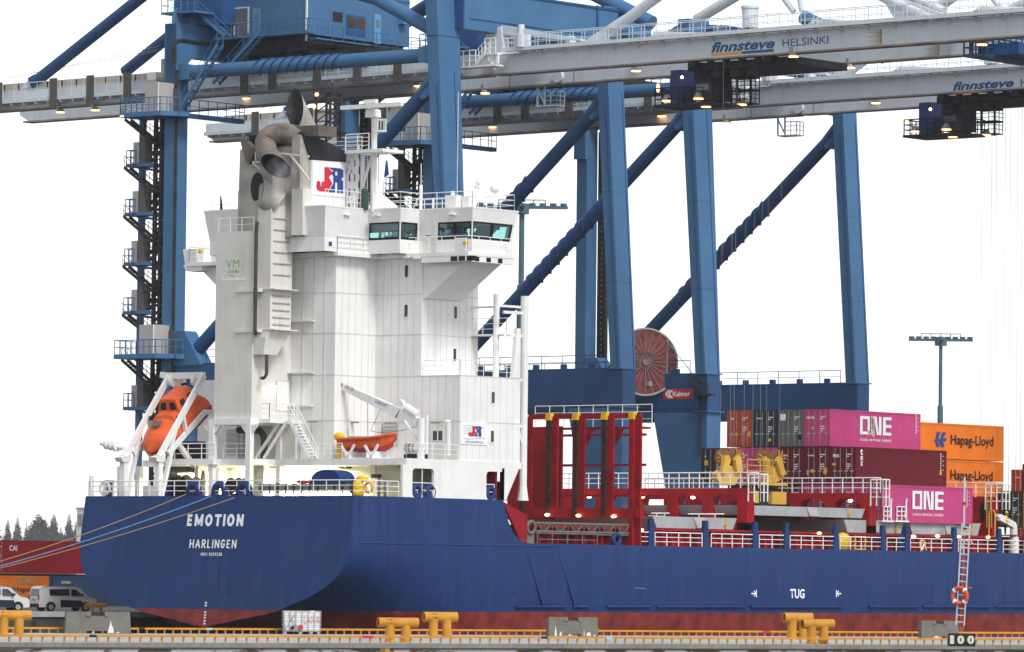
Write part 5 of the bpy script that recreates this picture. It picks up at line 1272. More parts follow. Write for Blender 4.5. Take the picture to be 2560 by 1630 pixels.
# rails on cover edges, lamps
g = MB()
for l, r_, py in ((1628, 1673, 1283), (1720, 1810, 1285)):
    a = atx(l, py, CB); b = atx(r_, py, CB); g.tube(a, b, .04, 5)
    for t in (.3, .75): q = lerp(a, b, t); g.tube(q, q - UP * .7, .035, 5)
g.build('hatch_rail', M['railw'], ship)
def bulb(px, py, ax, v, mt='lamph', r=.11):
    p = at(ax, px, py, v); g = MB(); g.ball(p, r * 1.7, r * 1.7, r, 10, 6); o = g.build('work_lamp', M[mt], ship); return o
for px, py in ((1368, 1287), (1446, 1289), (1534, 1291)): bulb(px, py, 1, CGY - .35)
for px, py in ((1473, 1242), (1606, 1242), (1732, 1244)): bulb(px, py, 1, Y1 - .1)
for px, py, m_ in ((1603, 1325, 'lamph'), (2048, 1333, 'lampo'), (2284, 1341, 'lamph'), (2344, 1340, 'lamph'), (2396, 1342, 'lampo'), (2470, 1343, 'lampo'), (2126, 1252, 'lamph')): bulb(px, py, 0, CB + .6, m_)
# bent yellow hose reel and yellow frames by the rail
g = MB(); p = atx(2112, 1350, 10.5); g.ball((10.3, p.y, 5.6), .5, .9, .75, 12, 8); tag(g.build('yellow_cover', M['yellowb'], smooth=True, loc=(10.3, p.y, 5)), 'yellow cover behind the deck rail below the grey lifted hatch', 'cover')
g = MB(); p = atx(2150, 1352, 10.9)
for s_ in (-.65, .65): g.box(10.85, 10.95, p.y + s_ - .07, p.y + s_ + .07, 5, 6.1)
g.box(10.86, 10.94, p.y - .65, p.y + .65, 5.98, 6.08); g.box(10.86, 10.94, p.y - .65, p.y + .65, 5.05, 5.13); g.build('pilot_gate', M['yellow'], ship)
# telescopic gangway stowed on the side deck
G0 = atx(1318, 1330, 10.3); G1 = atx(1577, 1335, 10.3)
M['gang'] = mat('gangway_grey', (.16, .155, .14), .6, .2, 2)
gang = thing('gangway', 'grey aluminium truss gangway stowed on the side deck under the red frame', 'gangway', (10.3, (G0.y + G1.y) / 2, 5.0))
g = MB(); zt_, zb_ = atx(1450, 1309, 10.3).z, atx(1450, 1330, 10.3).z; ya, yb = G0.y + 1.0, G1.y
for x in (10.3, 9.6):
    g.bar((x, ya, zt_), (x, yb, zt_), .09, .12); g.bar((x, ya, zb_), (x, yb, zb_), .09, .12)
    n = 12
    for k in range(n):
        y0, y1 = lerp(ya, yb, k / n), lerp(ya, yb, (k + 1) / n); g.bar((x, y0, zt_ if k % 2 == 0 else zb_), (x, y1, zb_ if k % 2 == 0 else zt_), .06, .06)
        for q in (0, .5): yq = lerp(y0, y1, q); g.bar((x, yq, zb_), (x, yq, zt_), .035, .035)
g.build('truss', M['gang'], gang)
g = MB(); g.rail([(10.4, ya, zb_ - 1.0), (10.4, yb - 4, zb_ - 1.0)], .85, 2, 1.6, .04); g.box(9.6, 10.3, ya, yb, zb_ - .2, zb_ - .1); g.build('handrail', M['gang'], gang)
g = MB(); g.ring((10.35, G0.y + .35, zt_ - .35), EX, .42, .12); g.box(9.7, 10.3, G0.y, G0.y + .8, zb_ - .9, zb_ - .1); g.build('end_wheel', M['gang'], gang)
# fore deck davit and person at the right
g = MB(); p = atx(2534, 1360, 10.6); g.tube((10.6, p.y, 4.9), (10.6, p.y, 6.3), .42, 14); g.tube((10.6, p.y, 6.3), (10.6, p.y, 7.3), .3, 12)
q = atx(2497, 1293, 10.6); g.bar((10.6, p.y, 7.2), (10.6, q.y, q.z), .42, .5); g.bar((10.6, q.y + .2, q.z), (10.6, q.y - .3, q.z + .15), .3, .25); g.build('stores_davit', M['white'], ship)
g = MB(); g.rail([(8, atx(2500, 1290, 9).y, 8.2), (9.2, atx(2500, 1290, 9).y, 8.2)], 1.2, 3, .6, .04); g.build('catwalk_rail', M['railw'], ship)
for l, r_ in ((2209, 2228), (2242, 2266)):
    g = MB(); a = atx(l, 1301, 10.3); b = atx(r_, 1301, 10.3); g.rail([(10.3, a.y, a.z), (10.3, b.y, a.z)], 1.05, 3, .6, .045); g.box(9.6, 10.35, a.y - .2, b.y + .3, a.z - .12, a.z); g.bar((10.3, b.y - .2, a.z + .2), (10.3, b.y, a.z + 1.7), .1, .1, mi=0); g.build('lashing_step', M['railw'], ship)
def skin_person(name, joints, edges, loc):
    pass
# ------------------------------------------------------------------ ship to shore gantry cranes
Y0C = 44.79; YN = Y0C + 21.2; PITCHB = 32.5
crane = thing('gantry_crane', 'blue quay crane nearest the ship stern, its machinery house above the funnel', 'gantry crane', (-33, Y0C, QZ), 'quay cranes')
def CB_(name, mb, mt, par=None, **k): return mb.build(name, M[mt] if isinstance(mt, str) else mt, par or crane, **k)
def xw(z): return -18.0 - .0685 * (z - 19.7)          # starboard face of the waterside legs
ZT0, ZT1 = 16.5, 19.6
ZTOP_W = 50.0
legs = []
for yf in (Y0C, YN):
    g = MB()
    zt = 49.0
    def q(z, wx, wy): return [(xw(z) - wx, yf, z), (xw(z), yf, z), (xw(z), yf + wy, z), (xw(z) - wx, yf + wy, z)]
    g.hexa(q(ZT1 + .02, 1.05, 2.0), q(zt, 1.18, 2.75) if yf == Y0C else q(zt, 1.1, 2.05))
    leg = CB_('waterside_leg', g, 'crane')
    g = MB(); z = ZT1; g.box(xw(z) - 1.3, xw(z) + .18, yf - .15, yf + 2.15, z - .05, z + .05); g.box(xw(ZT0) - 1.3, xw(ZT0) + .2, yf - .15, yf + 2.15, ZT0 - .05, ZT0 + .05); CB_('leg_flange', g, 'crane', leg)
    g = MB(); z = 44.75; wy_ = 2.0 + (2.75 - 2.0) * (z - ZT1) / 29.4 if yf == Y0C else 2.05; g.box(xw(z) - 1.2, xw(z) + .02, yf - .02, yf + wy_ + .02, z - .04, z + .04); CB_('leg_seam', g, 'crane2', leg)
    g = MB(); g.bar((xw(ZT1) + .02, yf + 1.75, ZT1), (xw(42) + .02, yf + 1.75, 42), .05, .05, up=EY); g.bar((xw(ZT1) - .3, yf - .03, ZT1), (xw(41) - .3, yf - .03, 41), .04, .04, up=EY)
    for z in (26.6, 33.9): g.box(xw(z) - 1.08, xw(z) + .008, yf - .008, yf + 2.05, z - .02, z + .02)
    CB_('leg_conduit', g, 'crane2', leg)
    # lower leg: a wedge standing on the bogies
    g = MB(); xs = xw(18); g.hexa([(xs - 2.2, yf + .1, 1.2), (xs + .02, yf + .1, 1.2), (xs + .02, yf + 1.95, 1.2), (xs - 2.2, yf + 1.95, 1.2)], [(xs - 5.6, yf + .1, ZT0 - .06), (xs + .02, yf + .1, ZT0 - .06), (xs + .02, yf + 1.95, ZT0 - .06), (xs - 5.6, yf + 1.95, ZT0 - .06)])
    CB_('lower_leg', g, 'crane')
    g = MB(); g.box(-48.65, -47.5, yf, yf + 1.5, 1.2, aty(430, 60, Y0C).z); ll = CB_('landside_leg', g, 'crane')
    g = MB(); g.box(-48.7, -45.2, yf + .01, yf + 1.49, 14.5, 20.3) if False else g.hexa([(-48.6, yf + .01, 1.3), (-46.5, yf + .01, 1.3), (-46.5, yf + 1.49, 1.3), (-48.6, yf + 1.49, 1.3)], [(-48.6, yf + .01, 16.4), (-45.4, yf + .01, 16.4), (-45.4, yf + 1.49, 16.4), (-48.6, yf + 1.49, 16.4)])
    g.hexa([(-48.64, yf + .011, 19.5), (-44.3, yf + .011, 19.5), (-44.3, yf + 1.489, 19.5), (-48.64, yf + 1.489, 19.5)], [(-48.64, yf + .011, 22.3), (-46.2, yf + .011, 22.3), (-46.2, yf + 1.489, 22.3), (-48.64, yf + 1.489, 22.3)])
    CB_('leg_foot', g, 'crane')
    # bogies with wheels
    for bx in (-47.6, xw(18) - 1.1):
        g = MB(); g.box(bx - .6, bx + .6, yf - 3.5, yf + 5.0, .55, 1.25); bo = CB_('bogie', g, 'crane2')
        g = MB()
        for k in range(8): g.disc((bx, yf - 3.0 + k * 1.08, .25), EX, .38, .3, 14)
        CB_('wheel', g, 'dark', bo)
    g = MB(); g.box(-48.5, xw(18) - .006, yf + .12, yf + 1.85, ZT0, ZT1); tb = CB_('tie_beam', g, 'tie')
    g = MB()
    for k in range(9): x = -46 + k * 3.05; g.box(x - .02, x + .02, yf + .108, yf + .12, ZT0 + .01, ZT1 - .01)
    g.box(-46, -19.3, yf + .09, yf + .12, ZT0 + .25, ZT0 + .29); CB_('beam_seam', g, 'crane2', tb)
    g = MB(); g.box(-44, -19.5, yf + .1, yf + 1.9, ZT1, ZT1 + .06); g.rail([(-44.0, yf + .3, ZT1 + .06), (-19.8, yf + .3, ZT1 + .06)], 1.05, 2, 2.2, .03)
    for k in range(8): g.box(-42 + k * 2.9, -41.6 + k * 2.9, yf + .5, yf + .9, ZT1 + .06, ZT1 + .45)
    CB_('tie_walkway', g, 'crane2', tb)
    # horizontal top tube and diagonal brace with spiral strakes
    def strake_tube(name, P, Q, r, s0, s1, turns, mt):
        g = MB(); g.tube(P, Q, r, 20); o = g.build(name, M[mt], crane, smooth='auto')
        d = (Q - P).normalized(); a = d.cross(UP).normalized(); b = a.cross(d); g = MB()
        for ph in (0, 2 * math.pi / 3, 4 * math.pi / 3):
            pts = []
            N_ = int(turns * 16)
            for k in range(N_ + 1):
                t = lerp(s0, s1, k / N_); an = ph + k / 16 * 2 * math.pi; c = P + (Q - P) * t; rd = a * math.cos(an) + b * math.sin(an); pts.append((c + rd * (r - .02), c + rd * (r + .13)))
            for (p0, p1), (q0, q1) in zip(pts, pts[1:]):
                w_ = d * .035; g.hexa([p0 - w_, q0 - w_, q0 + w_, p0 + w_], [p1 - w_, q1 - w_, q1 + w_, p1 + w_])
        g.build('spiral_strake', M['crane2'], o); return o
    zc = 43.7 - .35
    strake_tube('top_tube', V((-46.9, yf + .9, zc)), V((-21.6, yf + .9, zc)), .56, .30, .66, 3.2, 'crane')
    g = MB(); g.hexa([(-47.5, yf + .3, zc - .7), (-46.4, yf + .3, zc - .6), (-46.4, yf + 1.3, zc - .6), (-47.5, yf + 1.3, zc - .7)], [(-47.5, yf + .3, zc + .7), (-46.4, yf + .3, zc + .6), (-46.4, yf + 1.3, zc + .6), (-47.5, yf + 1.3, zc + .7)])
    g.hexa([(-21.9, yf + .2, zc - .56), (-20.2, yf + .2, zc - .9), (-20.2, yf + 1.6, zc - .9), (-21.9, yf + 1.6, zc - .56)], [(-21.9, yf + .2, zc + .56), (-20.2, yf + .2, zc + .85), (-20.2, yf + 1.6, zc + .85), (-21.9, yf + 1.6, zc + .56)])
    CB_('gusset', g, 'crane')
    P = V((-20.6, yf + .8, 41.3)); Q = V((-45.6, yf + .8, 20.6))
    strake_tube('diagonal_brace', P, Q, .58, .30, .66, 3.4, 'tie')
    g = MB(); d = (Q - P).normalized(); g.hexa([(-21.5, yf + .25, 39.8), (-20.05, yf + .25, 40.4), (-20.05, yf + 1.35, 40.4), (-21.5, yf + 1.35, 39.8)], [(-22.1, yf + .25, 40.5), (-20.2, yf + .25, 42.5), (-20.2, yf + 1.35, 42.5), (-22.1, yf + 1.35, 40.5)]); CB_('gusset', g, 'crane')
# top cross beams along the quay
yb1 = YN + 6.5
def ap(px, py, x): return atx(px, py, x)
g = MB(); xb = -19.0
z1a = ap(1165, 5, xb).z + 2.4
zb0 = ap(1165, 72, xb).z; zb1 = ap(1165, -5, xb).z + .8
yb_e = ap(1545, 60, xb).y
g.box(xb - 1.6, xb, Y0C + 2.3, yb_e, zb0, zb1); wb = CB_('waterside_beam', g, 'crane')
g = MB(); y_ = ap(1493, 30, xb).y; g.box(xb - 1.8, xb + .12, y_ - .1, y_ + .1, zb0 - .1, zb1 + .12); y_ = ap(1158, 30, xb).y; g.box(xb - 1.7, xb + .06, y_ - .05, y_ + .03, zb0, zb1); g.box(xb, xb + .1, Y0C + 2.9, yb_e, zb1 - .12, zb1 + .06)
g.box(xb, xb + .06, Y0C + 2.9, yb_e, zb0 + .82, zb0 + .9); CB_('beam_joint', g, 'crane2', wb)
xlb = -47.5
zl1 = ap(440, 57, xlb).z; zl0 = ap(560, 145, xlb).z
g = MB(); ye = YN + 1.2
# landside beam with rounded haunch over an arch
a0_, h0 = ap(475, 158, xlb), ap(505, 147, xlb)
prof = [(Y0C, 40.0), (Y0C + 1.5, 40.0), (Y0C + 1.5, a0_.z), (Y0C + 1.9, a0_.z + .35), (Y0C + 2.6, a0_.z + .5), (ye - 2.6, a0_.z + .5), (ye - 1.9, a0_.z + .35), (ye - 1.5, a0_.z), (ye - 1.5, 40.0), (ye, 40.0), (ye, zl1), (Y0C, zl1)]
g.prism([(xlb + .02, y, z) for y, z in prof], (-1.3, 0, 0)); lb_ = CB_('landside_beam', g, 'crane')
g = MB(); c = [ap(437, 158, xlb + .06), ap(437, 112, xlb + .06), ap(443, 102, xlb + .06), ap(455, 100, xlb + .06), ap(540, 114, xlb + .06), ap(560, 112, xlb + .06)]; g.bend(c, .14, 8); g.tube(V((-47.42, Y0C + .05, 3)), V((-47.42, Y0C + .05, 43.5)), .13, 6); CB_('cable_duct', g, 'brown', lb_)
g = MB()
for px in (448, 495): p = ap(px, 55, xlb); g.prism([(xlb - .2, p.y - .6, zl1), (xlb - .2, p.y + .6, zl1), (xlb - .2, p.y + .5, zl1 + .9), (xlb - .2, p.y, zl1 + 1.25), (xlb - .2, p.y - .5, zl1 + .9)], (-.1, 0, 0))
CB_('lifting_lug', g, 'crane', lb_)
# ---- twin box girders (rear part and hinged boom), slightly rising to the water
SL = (43.98 - 40.86) / (27.0 + 63.3) if False else .004
def gz(x): return 42.2 + SL * (x + 17.3)
YG0, YG1 = 51.0, 59.6; GH = 1.55; GW = .95
XR, XH, XE = -79.8, -19.5, 42.0
def sbox(mb, x0, x1, y0, y1, dz0, dz1):
    mb.hexa([(x0, y0, gz(x0) + dz0), (x1, y0, gz(x1) + dz0), (x1, y1, gz(x1) + dz0), (x0, y1, gz(x0) + dz0)], [(x0, y0, gz(x0) + dz1), (x1, y0, gz(x1) + dz1), (x1, y1, gz(x1) + dz1), (x0, y1, gz(x0) + dz1)]); return mb
for yi, yg in enumerate((YG0, YG1)):
    g = MB(); sbox(g, XR + 1.0, XH - .25, yg, yg + GW, 0, GH); g.hexa([(XR, yg, gz(XR) + .55), (XR + 1, yg, gz(XR)), (XR + 1, yg + GW, gz(XR)), (XR, yg + GW, gz(XR) + .55)], [(XR, yg, gz(XR) + GH), (XR + 1, yg, gz(XR) + GH), (XR + 1, yg + GW, gz(XR) + GH), (XR, yg + GW, gz(XR) + GH)])
    gr = CB_('rear_girder', g, 'girder')
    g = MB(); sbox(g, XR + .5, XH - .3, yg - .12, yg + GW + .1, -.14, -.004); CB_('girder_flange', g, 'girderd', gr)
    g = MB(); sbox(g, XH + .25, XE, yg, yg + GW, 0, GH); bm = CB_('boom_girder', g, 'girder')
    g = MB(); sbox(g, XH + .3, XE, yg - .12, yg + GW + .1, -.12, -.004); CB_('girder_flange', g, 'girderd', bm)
    g = MB(); yc = yg + GW / 2
    for x in (XH,): g.tube((x, yg - .3, gz(x) + .5), (x, yg + GW + .3, gz(x) + .5), .5, 16)
    g.hexa([(XH - .9, yg + .1, gz(XH) + GH), (XH + 1.2, yg + .1, gz(XH) + GH), (XH + 1.2, yg + GW, gz(XH) + GH), (XH - .9, yg + GW, gz(XH) + GH)], [(XH - .5, yg + .1, gz(XH) + GH + 2.0), (XH + .9, yg + .1, gz(XH) + GH + 2.2), (XH + .9, yg + GW, gz(XH) + GH + 2.2), (XH - .5, yg + GW, gz(XH) + GH + 2.0)])
    g.hexa([(XH + .9, yg + .2, gz(XH) + GH + 1.6), (XH + 8.8, yg + .2, gz(XH) + GH + .6), (XH + 8.8, yg + GW, gz(XH) + GH + .6), (XH + .9, yg + GW, gz(XH) + GH + 1.6)], [(XH + .9, yg + .2, gz(XH) + GH + 2.3), (XH + 8.8, yg + .2, gz(XH) + GH + .75), (XH + 8.8, yg + GW, gz(XH) + GH + .75), (XH + .9, yg + GW, gz(XH) + GH + 2.3)]) if yi == 0 else None
    CB_('boom_hinge', g, 'girder', bm)
# rear walkway and handrail along the near girder, lower lip and beige duct behind it
g = MB(); y = YG0
sbox(g, XR + .6, XH - 3, y - .9, y - .004, .42, .50); sbox(g, XR + .6, XH - 3, y - .92, y - .9, .42, .72)
for k in range(40): x = XR + 1 + k * 1.45; sbox(g, x, x + .08, y - .9, y, .22, .42)
g2 = MB()
for k in range(1): pass
x0, x1 = XR + .6, XH - 3; n = 42
for h, r_ in ((.5, .022), (1.05, .022), (1.6, .035)): g.tube((x0, y - .9, gz(x0) + .45 + h), (x1, y - .9, gz(x1) + .45 + h), r_, 5)
for k in range(n + 1): x = lerp(x0, x1, k / n); g.tube((x, y - .9, gz(x) + .45), (x, y - .9, gz(x) + 2.05), .024, 4)
rw = CB_('rear_walkway', g, 'girder')
g = MB(); sbox(g, XR + 2, XH - 4, YG0 + .2, YG0 + .5, GH + .004, GH + .62)
du = CB_('cable_duct', g, 'beige')
g = MB()
for k in range(34): x = XR + 3 + k * 1.7; sbox(g, x, x + .12, YG0 + .16, YG0 + .2, GH + .02, GH + .60)
CB_('duct_joint', g, 'dark', du)
g = MB(); yb_ = YG1 + GW
for h, r_ in ((.6, .02), (1.15, .03)): g.tube((x0, YG1, gz(x0) + GH + h), (x1, YG1, gz(x1) + GH + h), r_, 4)
for k in range(30): x = lerp(x0, x1, k / 29); g.tube((x, YG1, gz(x) + GH), (x, YG1, gz(x) + GH + 1.15), .022, 4)
CB_('far_handrail', g, 'girder')
# grey screens hung at intervals on the walkway
for px in (-4, 133, 225, 318, 610, 680, 792, 892, 993):
    x = aty(px, 210, YG0 - 1).x
    if x > XH - 3.5: continue
    g = MB(); sbox(g, x - .42, x + .42, YG0 - 1.02, YG0 - .94, -.15, 2.25); CB_('walkway_screen', g, 'screen')
# boom walkway
g = MB(); y = YG0; x0, x1 = XH + 2.0, XE; sbox(g, x0, x1, y - .95, y - .004, GH + .05, GH + .12); sbox(g, x0, x1, y - .97, y - .93, GH + .02, GH + .30)
n = int((x1 - x0) / 1.15)
for h, r_ in ((.62, .024), (1.2, .034)): g.tube((x0, y - .93, gz(x0) + GH + .1 + h), (x1, y - .93, gz(x1) + GH + .1 + h), r_, 5); g.tube((x0, y - .1, gz(x0) + GH + .1 + h), (x1, y - .1, gz(x1) + GH + .1 + h), r_, 5)
for k in range(n + 1):
    x = lerp(x0, x1, k / n); g.tube((x, y - .93, gz(x) + GH), (x, y - .93, gz(x) + GH + 1.3), .032, 5); g.tube((x + .2, y - .1, gz(x) + GH), (x + .2, y - .1, gz(x) + GH + 1.3), .026, 4)
for k in range(int((x1 - x0) / 2.4)): x = x0 + .8 + k * 2.4; g.prism([(x, y - .7, gz(x) + GH + .04), (x, y - .004, gz(x) + GH + .04), (x, y - .004, gz(x) + GH - .45)], (.06, 0, 0))
bw = CB_('boom_walkway', g, 'girder')
g = MB(); sbox(g, XH + 3, XE, YG0 + .35, YG0 + .6, GH + .004, GH + .50); du = CB_('boom_duct', g, 'beige')
g = MB()
for k in range(36): x = XH + 4 + k * 1.6; sbox(g, x, x + .12, YG0 + .30, YG0 + .35, GH + .02, GH + .5)
CB_('duct_joint', g, 'dark', du)
# rust streaks at the boom joint
M['ruststain'] = mat('rust_stain', (.40, .24, .10), .8, .5, 2.5)
g = MB()
for px, py, y_ in ((2203, 100, YG0), (2347, 118, YG1)):
    p = aty(px, py, y_); x = p.x
    sbox(g, x - .06, x + .06, y_ - .02, y_ - .001, .05, 1.2)
    for k in range(9): z = .08 + k * .13; L = 1.0 + 1.4 * random.random() * (1 if k > 4 else .5); a = [(x - L, y_ - .006, gz(x) + z + .01), (x, y_ - .006, gz(x) + z - .035), (x, y_ - .006, gz(x) + z + .05)]; g.prism(a, (0, .004, 0))
CB_('rust_stain', g, 'ruststain', bm)
g = MB(); yj = YG1
for px in (1435, 1275): x = aty(px, 190, yj).x; sbox(g, x - .05, x + .05, yj - .015, yj - .001, -.1, 1.0)
CB_('girder_joint', g, 'girderd', bm)
# plan bracing tubes between the two girders and the stays
g = MB()
def T(a, b, r): g.tube(a, b, r, 12)
zt_ = GH + .55
xs_ = [-11, -3.5, 4, 11.5, 19, 26.5, 34]
for k in range(len(xs_) - 1):
    ya, yb = (YG1, YG0 + .6) if k % 2 == 0 else (YG0 + .6, YG1)
    T((xs_[k], ya, gz(xs_[k]) + zt_), (xs_[k + 1], yb, gz(xs_[k + 1]) + zt_), .33)
CB_('boom_bracing', g, 'girder', smooth=True)
def stay(name, P, Q, r, mt, foot=None):
    g = MB(); g.tube(P, Q, r, 16); o = g.build(name, M[mt], crane, smooth='auto')
    if foot:
        g = MB(); d = (Q - P).normalized(); y = P.y
        g.prism(foot, (0, .35, 0)); g.build('stay_foot', M['girder' if mt == 'girder' else 'crane'], o)
    return o
# front stays (grey) rising to the right
for yg, (a, b) in ((YG0 + .35, ((1532, 75), (1660, -20))),):
    P = aty(*a, yg); Q = aty(*b, yg); Q2 = P + (Q - P) * 5.2
    foot = [aty(1447, 114, yg), aty(1530, 105, yg), aty(1522, 96, yg), aty(1548, 72, yg), aty(1572, 57, yg), aty(1560, 38, yg), aty(1536, 53, yg)]
    foot = [V((p.x, yg - .1, p.z)) for p in foot]; stay('fore_stay', P, Q2, .42, 'girder', foot)
yg = YG1 + .5; P = V((aty(1755, 42, yg).x, yg, gz(0) + GH + .2)); 
Pb = aty(1740, 50, YG1); Qb = aty(1815, 5, YG1); stay('fore_stay', Pb, Pb + (Qb - Pb) * 6, .42, 'girder')
yg = YG0 + .35; P = aty(2345, 43, yg); Q = aty(2225, -10, yg)
stay('boom_stay', V((P.x - .5, yg, P.z - .2)), Q + (Q - P) * 2.0, .42, 'girder', [V((p.x, yg - .15, p.z)) for p in (aty(2245, 58, yg), aty(2385, 44, yg), aty(2265, 0, yg), aty(2210, 0, yg))])
P = aty(2360, 30, YG1); Q = aty(2300, 3, YG1); stay('boom_stay', P, Q + (Q - P) * 4, .4, 'girder')
P = aty(1985, 30, 55); Q = aty(1955, -10, 55); 
g = MB(); g.tube(P, Q + (Q - P) * 3, .22, 10); P2 = aty(2005, 28, 55); Q2 = aty(1998, -10, 55); g.tube(P2, Q2 + (Q2 - P2) * 3, .22, 10); p3 = aty(1875, 70, YG0 + .5); p4 = aty(1875, 22, YG0 + .5); g.tube(p3, p4, .62, 14); g.tube(p4, p4 + UP * .2, .7, 14); CB_('boom_strut', g, 'girder')
# back stays (blue)
def bstay(a, b, y, r=.55, m_='crane'):
    P = aty(*a, y); Q = aty(*b, y); return P, P + (Q - P) * 2.2, y, r
P, Q, y, r = bstay((88, 205), (345, 0), YG0 + .3); o = stay('back_stay', P, Q, .5, 'tie')
g = MB(); f = [aty(75, 196, y), aty(92, 186, y), aty(107, 205, y), aty(84, 219, y)]; g.prism([V((p.x, y - .3, p.z)) for p in f], (0, .6, 0)); f = [aty(54, 224, y), aty(86, 218, y), aty(76, 198, y)]; CB_('stay_foot', g, 'tie', o)
g = MB(); g.prism([V((p.x, y - .2, p.z)) for p in f], (0, .4, 0)); CB_('stay_foot', g, 'girder', o)
P, Q, y, r = bstay((312, 180), (408, 103), YG1 + .3); stay('back_stay', P, Q, .5, 'tie')
# tubes from the waterside leg up over the machinery house
P = aty(1078, 72, Y0C + 1.3); Q = aty(975, 15, Y0C + 1.3); stay('leg_tube', P, Q + (Q - P) * .35 , .55, 'crane'); stay('leg_tube', Q + (Q - P) * .35, Q + (Q - P) * .35 + V((-14, 2, 3.5)), .55, 'crane')
P = aty(1030, 36, YN); Q = aty(1068, 12, YN); stay('leg_tube', P, Q + (Q - P) * 1.2, .5, 'tie')
P = aty(1630, 58, YN + 2.2); Q = aty(1500, -8, YN + 2.2); o = stay('leg_tube', P, Q + (Q - P) * .6, .62, 'crane')
# thin wires along the rear
g = MB()
for a, b in (((0, 200), (400, 115)), ((20, 195), (560, 92)), ((150, 175), (520, 105))): g.tube(aty(*a, YG0 + 1), aty(*b, YG0 + 1), .018, 4)
CB_('wire', g, 'galv')
# ---- machinery house
HX1 = -36.0; hc = aty(766, 79, 49.0)
HY0 = 49.0; hx1 = hc.x; hx0 = aty(556, 95, HY0).x; hy1 = atx(1023, 112, hx1).y; hz0 = hc.z - .15; hz1 = hz0 + 5.6
g = MB(); g.box(hx0, hx1, HY0, hy1, hz0, hz1); mh = CB_('machinery_house', g, 'crane')
g = MB(); z = aty(766, -5, HY0).z - .35; z = hz0 + 3.6
for zz in (z,): g.box(hx0, hx1 + .05, HY0 - .05, HY0, zz, zz + .1); g.box(hx1, hx1 + .05, HY0, hy1, zz, zz + .1)
CB_('house_band', g, 'crane2', mh)
g = MB(); g.box(hx1 - .06, hx1 + .08, HY0 - .08, HY0 + .06, hz0 - .6, hz1); g.box(hx0 - .06, hx0 + .06, HY0 - .07, HY0 + .06, hz0 + .4, hz1); CB_('corner_trim', g, 'white', mh)
p = aty(588, 88, HY0); q = aty(622, 20, HY0); g = MB(); louvre(g, p.x, q.x, HY0, p.z, q.z, 24); CB_('house_louvre', g, 'cab', mh)
g = MB()
for (x0_, x1_, z0_, z1_) in ((p.x - .08, p.x, p.z, q.z), (q.x, q.x + .08, p.z, q.z), (p.x - .08, q.x + .08, q.z, q.z + .08)): g.box(x0_, x1_, HY0 - .13, HY0, z0_, z1_)
CB_('louvre_frame', g, 'white', mh)
M['doorblue'] = mat('door_blue', (.10, .27, .48), .5, .06)
def house_door(px0, px1, py0, py1, face):
    g = MB()
    if face == 'y':
        a = aty(px0, py1, HY0); b = aty(px1, py0, HY0); g.box(a.x, b.x, HY0 - .05, HY0, a.z, b.z); d_ = CB_('house_door', g, 'doorblue', mh); g = MB(); g.box(lerp(a.x, b.x, .25), lerp(a.x, b.x, .75), HY0 - .07, HY0 - .051, lerp(a.z, b.z, .55), lerp(a.z, b.z, .82))
    else:
        a = atx(px0, py1, hx1); b = atx(px1, py0, hx1); g.box(hx1, hx1 + .05, a.y, b.y, a.z, b.z); d_ = CB_('house_door', g, 'doorblue', mh); g = MB(); g.box(hx1 + .051, hx1 + .07, lerp(a.y, b.y, .25), lerp(a.y, b.y, .75), lerp(a.z, b.z, .55), lerp(a.z, b.z, .82))
    CB_('house_door', g, 'glassg', mh)
house_door(632, 652, 20, 85, 'y'); house_door(934, 952, 37, 108, 'x')
g = MB(); a = atx(865, 78, hx1); b = atx(913, 47, hx1); g.box(hx1, hx1 + .04, a.y, b.y, a.z - .3, b.z + .15); wf = CB_('house_window', g, 'crane2', mh)
M['warmglass'] = mat('warm_window', (.07, .042, .022), .2, .5, 1.0)
g = MB(); m_ = (a.y + b.y) / 2; g.box(hx1 + .04, hx1 + .06, a.y + .2, m_ - .12, a.z + .3, b.z); g.box(hx1 + .04, hx1 + .06, m_ + .12, b.y - .1, a.z + .3, b.z); CB_('pane', g, 'warmglass', wf)
g = MB(); a = atx(832, 52, hx1); b = atx(856, 32, hx1); g.box(hx1, hx1 + .05, a.y, b.y, a.z, b.z); CB_('house_grille', g, 'dark', mh)
g = MB(); a = atx(995, 60, hx1); b = atx(1010, 42, hx1); g.prism([(hx1, a.y, b.z), (hx1 + .6, a.y, a.z + .25), (hx1 + .6, a.y, a.z), (hx1, a.y, a.z)], (0, b.y - a.y, 0)); CB_('vent_hood', g, 'doorblue', mh)
# walkway round the house, dark underside machinery, support frame
g = MB(); g.box(hx0 + .2, hx1 + 1.1, HY0 - 1.1, HY0 - .004, hz0 - .12, hz0); g.box(hx1 + .004, hx1 + 1.1, HY0 - .004, hy1 + 1.5, hz0 - .5, hz0 - .38)
g.box(hx0 + .2, hx1 + 1.1, HY0 - 1.14, HY0 - 1.1, hz0 - .12, hz0 + .12)
g.rail([(hx0 + .3, HY0 - 1.08, hz0), (hx1 + 1.05, HY0 - 1.08, hz0), (hx1 + 1.05, HY0 + 1.5, hz0)], 1.1, 2, 1.3, .03); g.rail([(hx1 + 1.05, HY0 + 2, hz0 - .45), (hx1 + 1.05, hy1 + 1.4, hz0 - .45), (hx1 - 1, hy1 + 1.4, hz0 - .45)], 1.1, 2, 1.3, .03)
CB_('house_walkway', g, 'crane')
g = MB(); g.box(hx0 - .5, hx1 - .3, HY0 + .4, hy1 - .4, hz0 - 1.3, hz0 - .004); g.box(hx0 - 1, hx1 + 5, HY0 + 1.5, HY0 + 2.3, hz0 - 2.6, hz0 - 1.3); g.box(hx0 - 1, hx1 + 5, hy1 - 2.3, hy1 - 1.5, hz0 - 2.6, hz0 - 1.3)
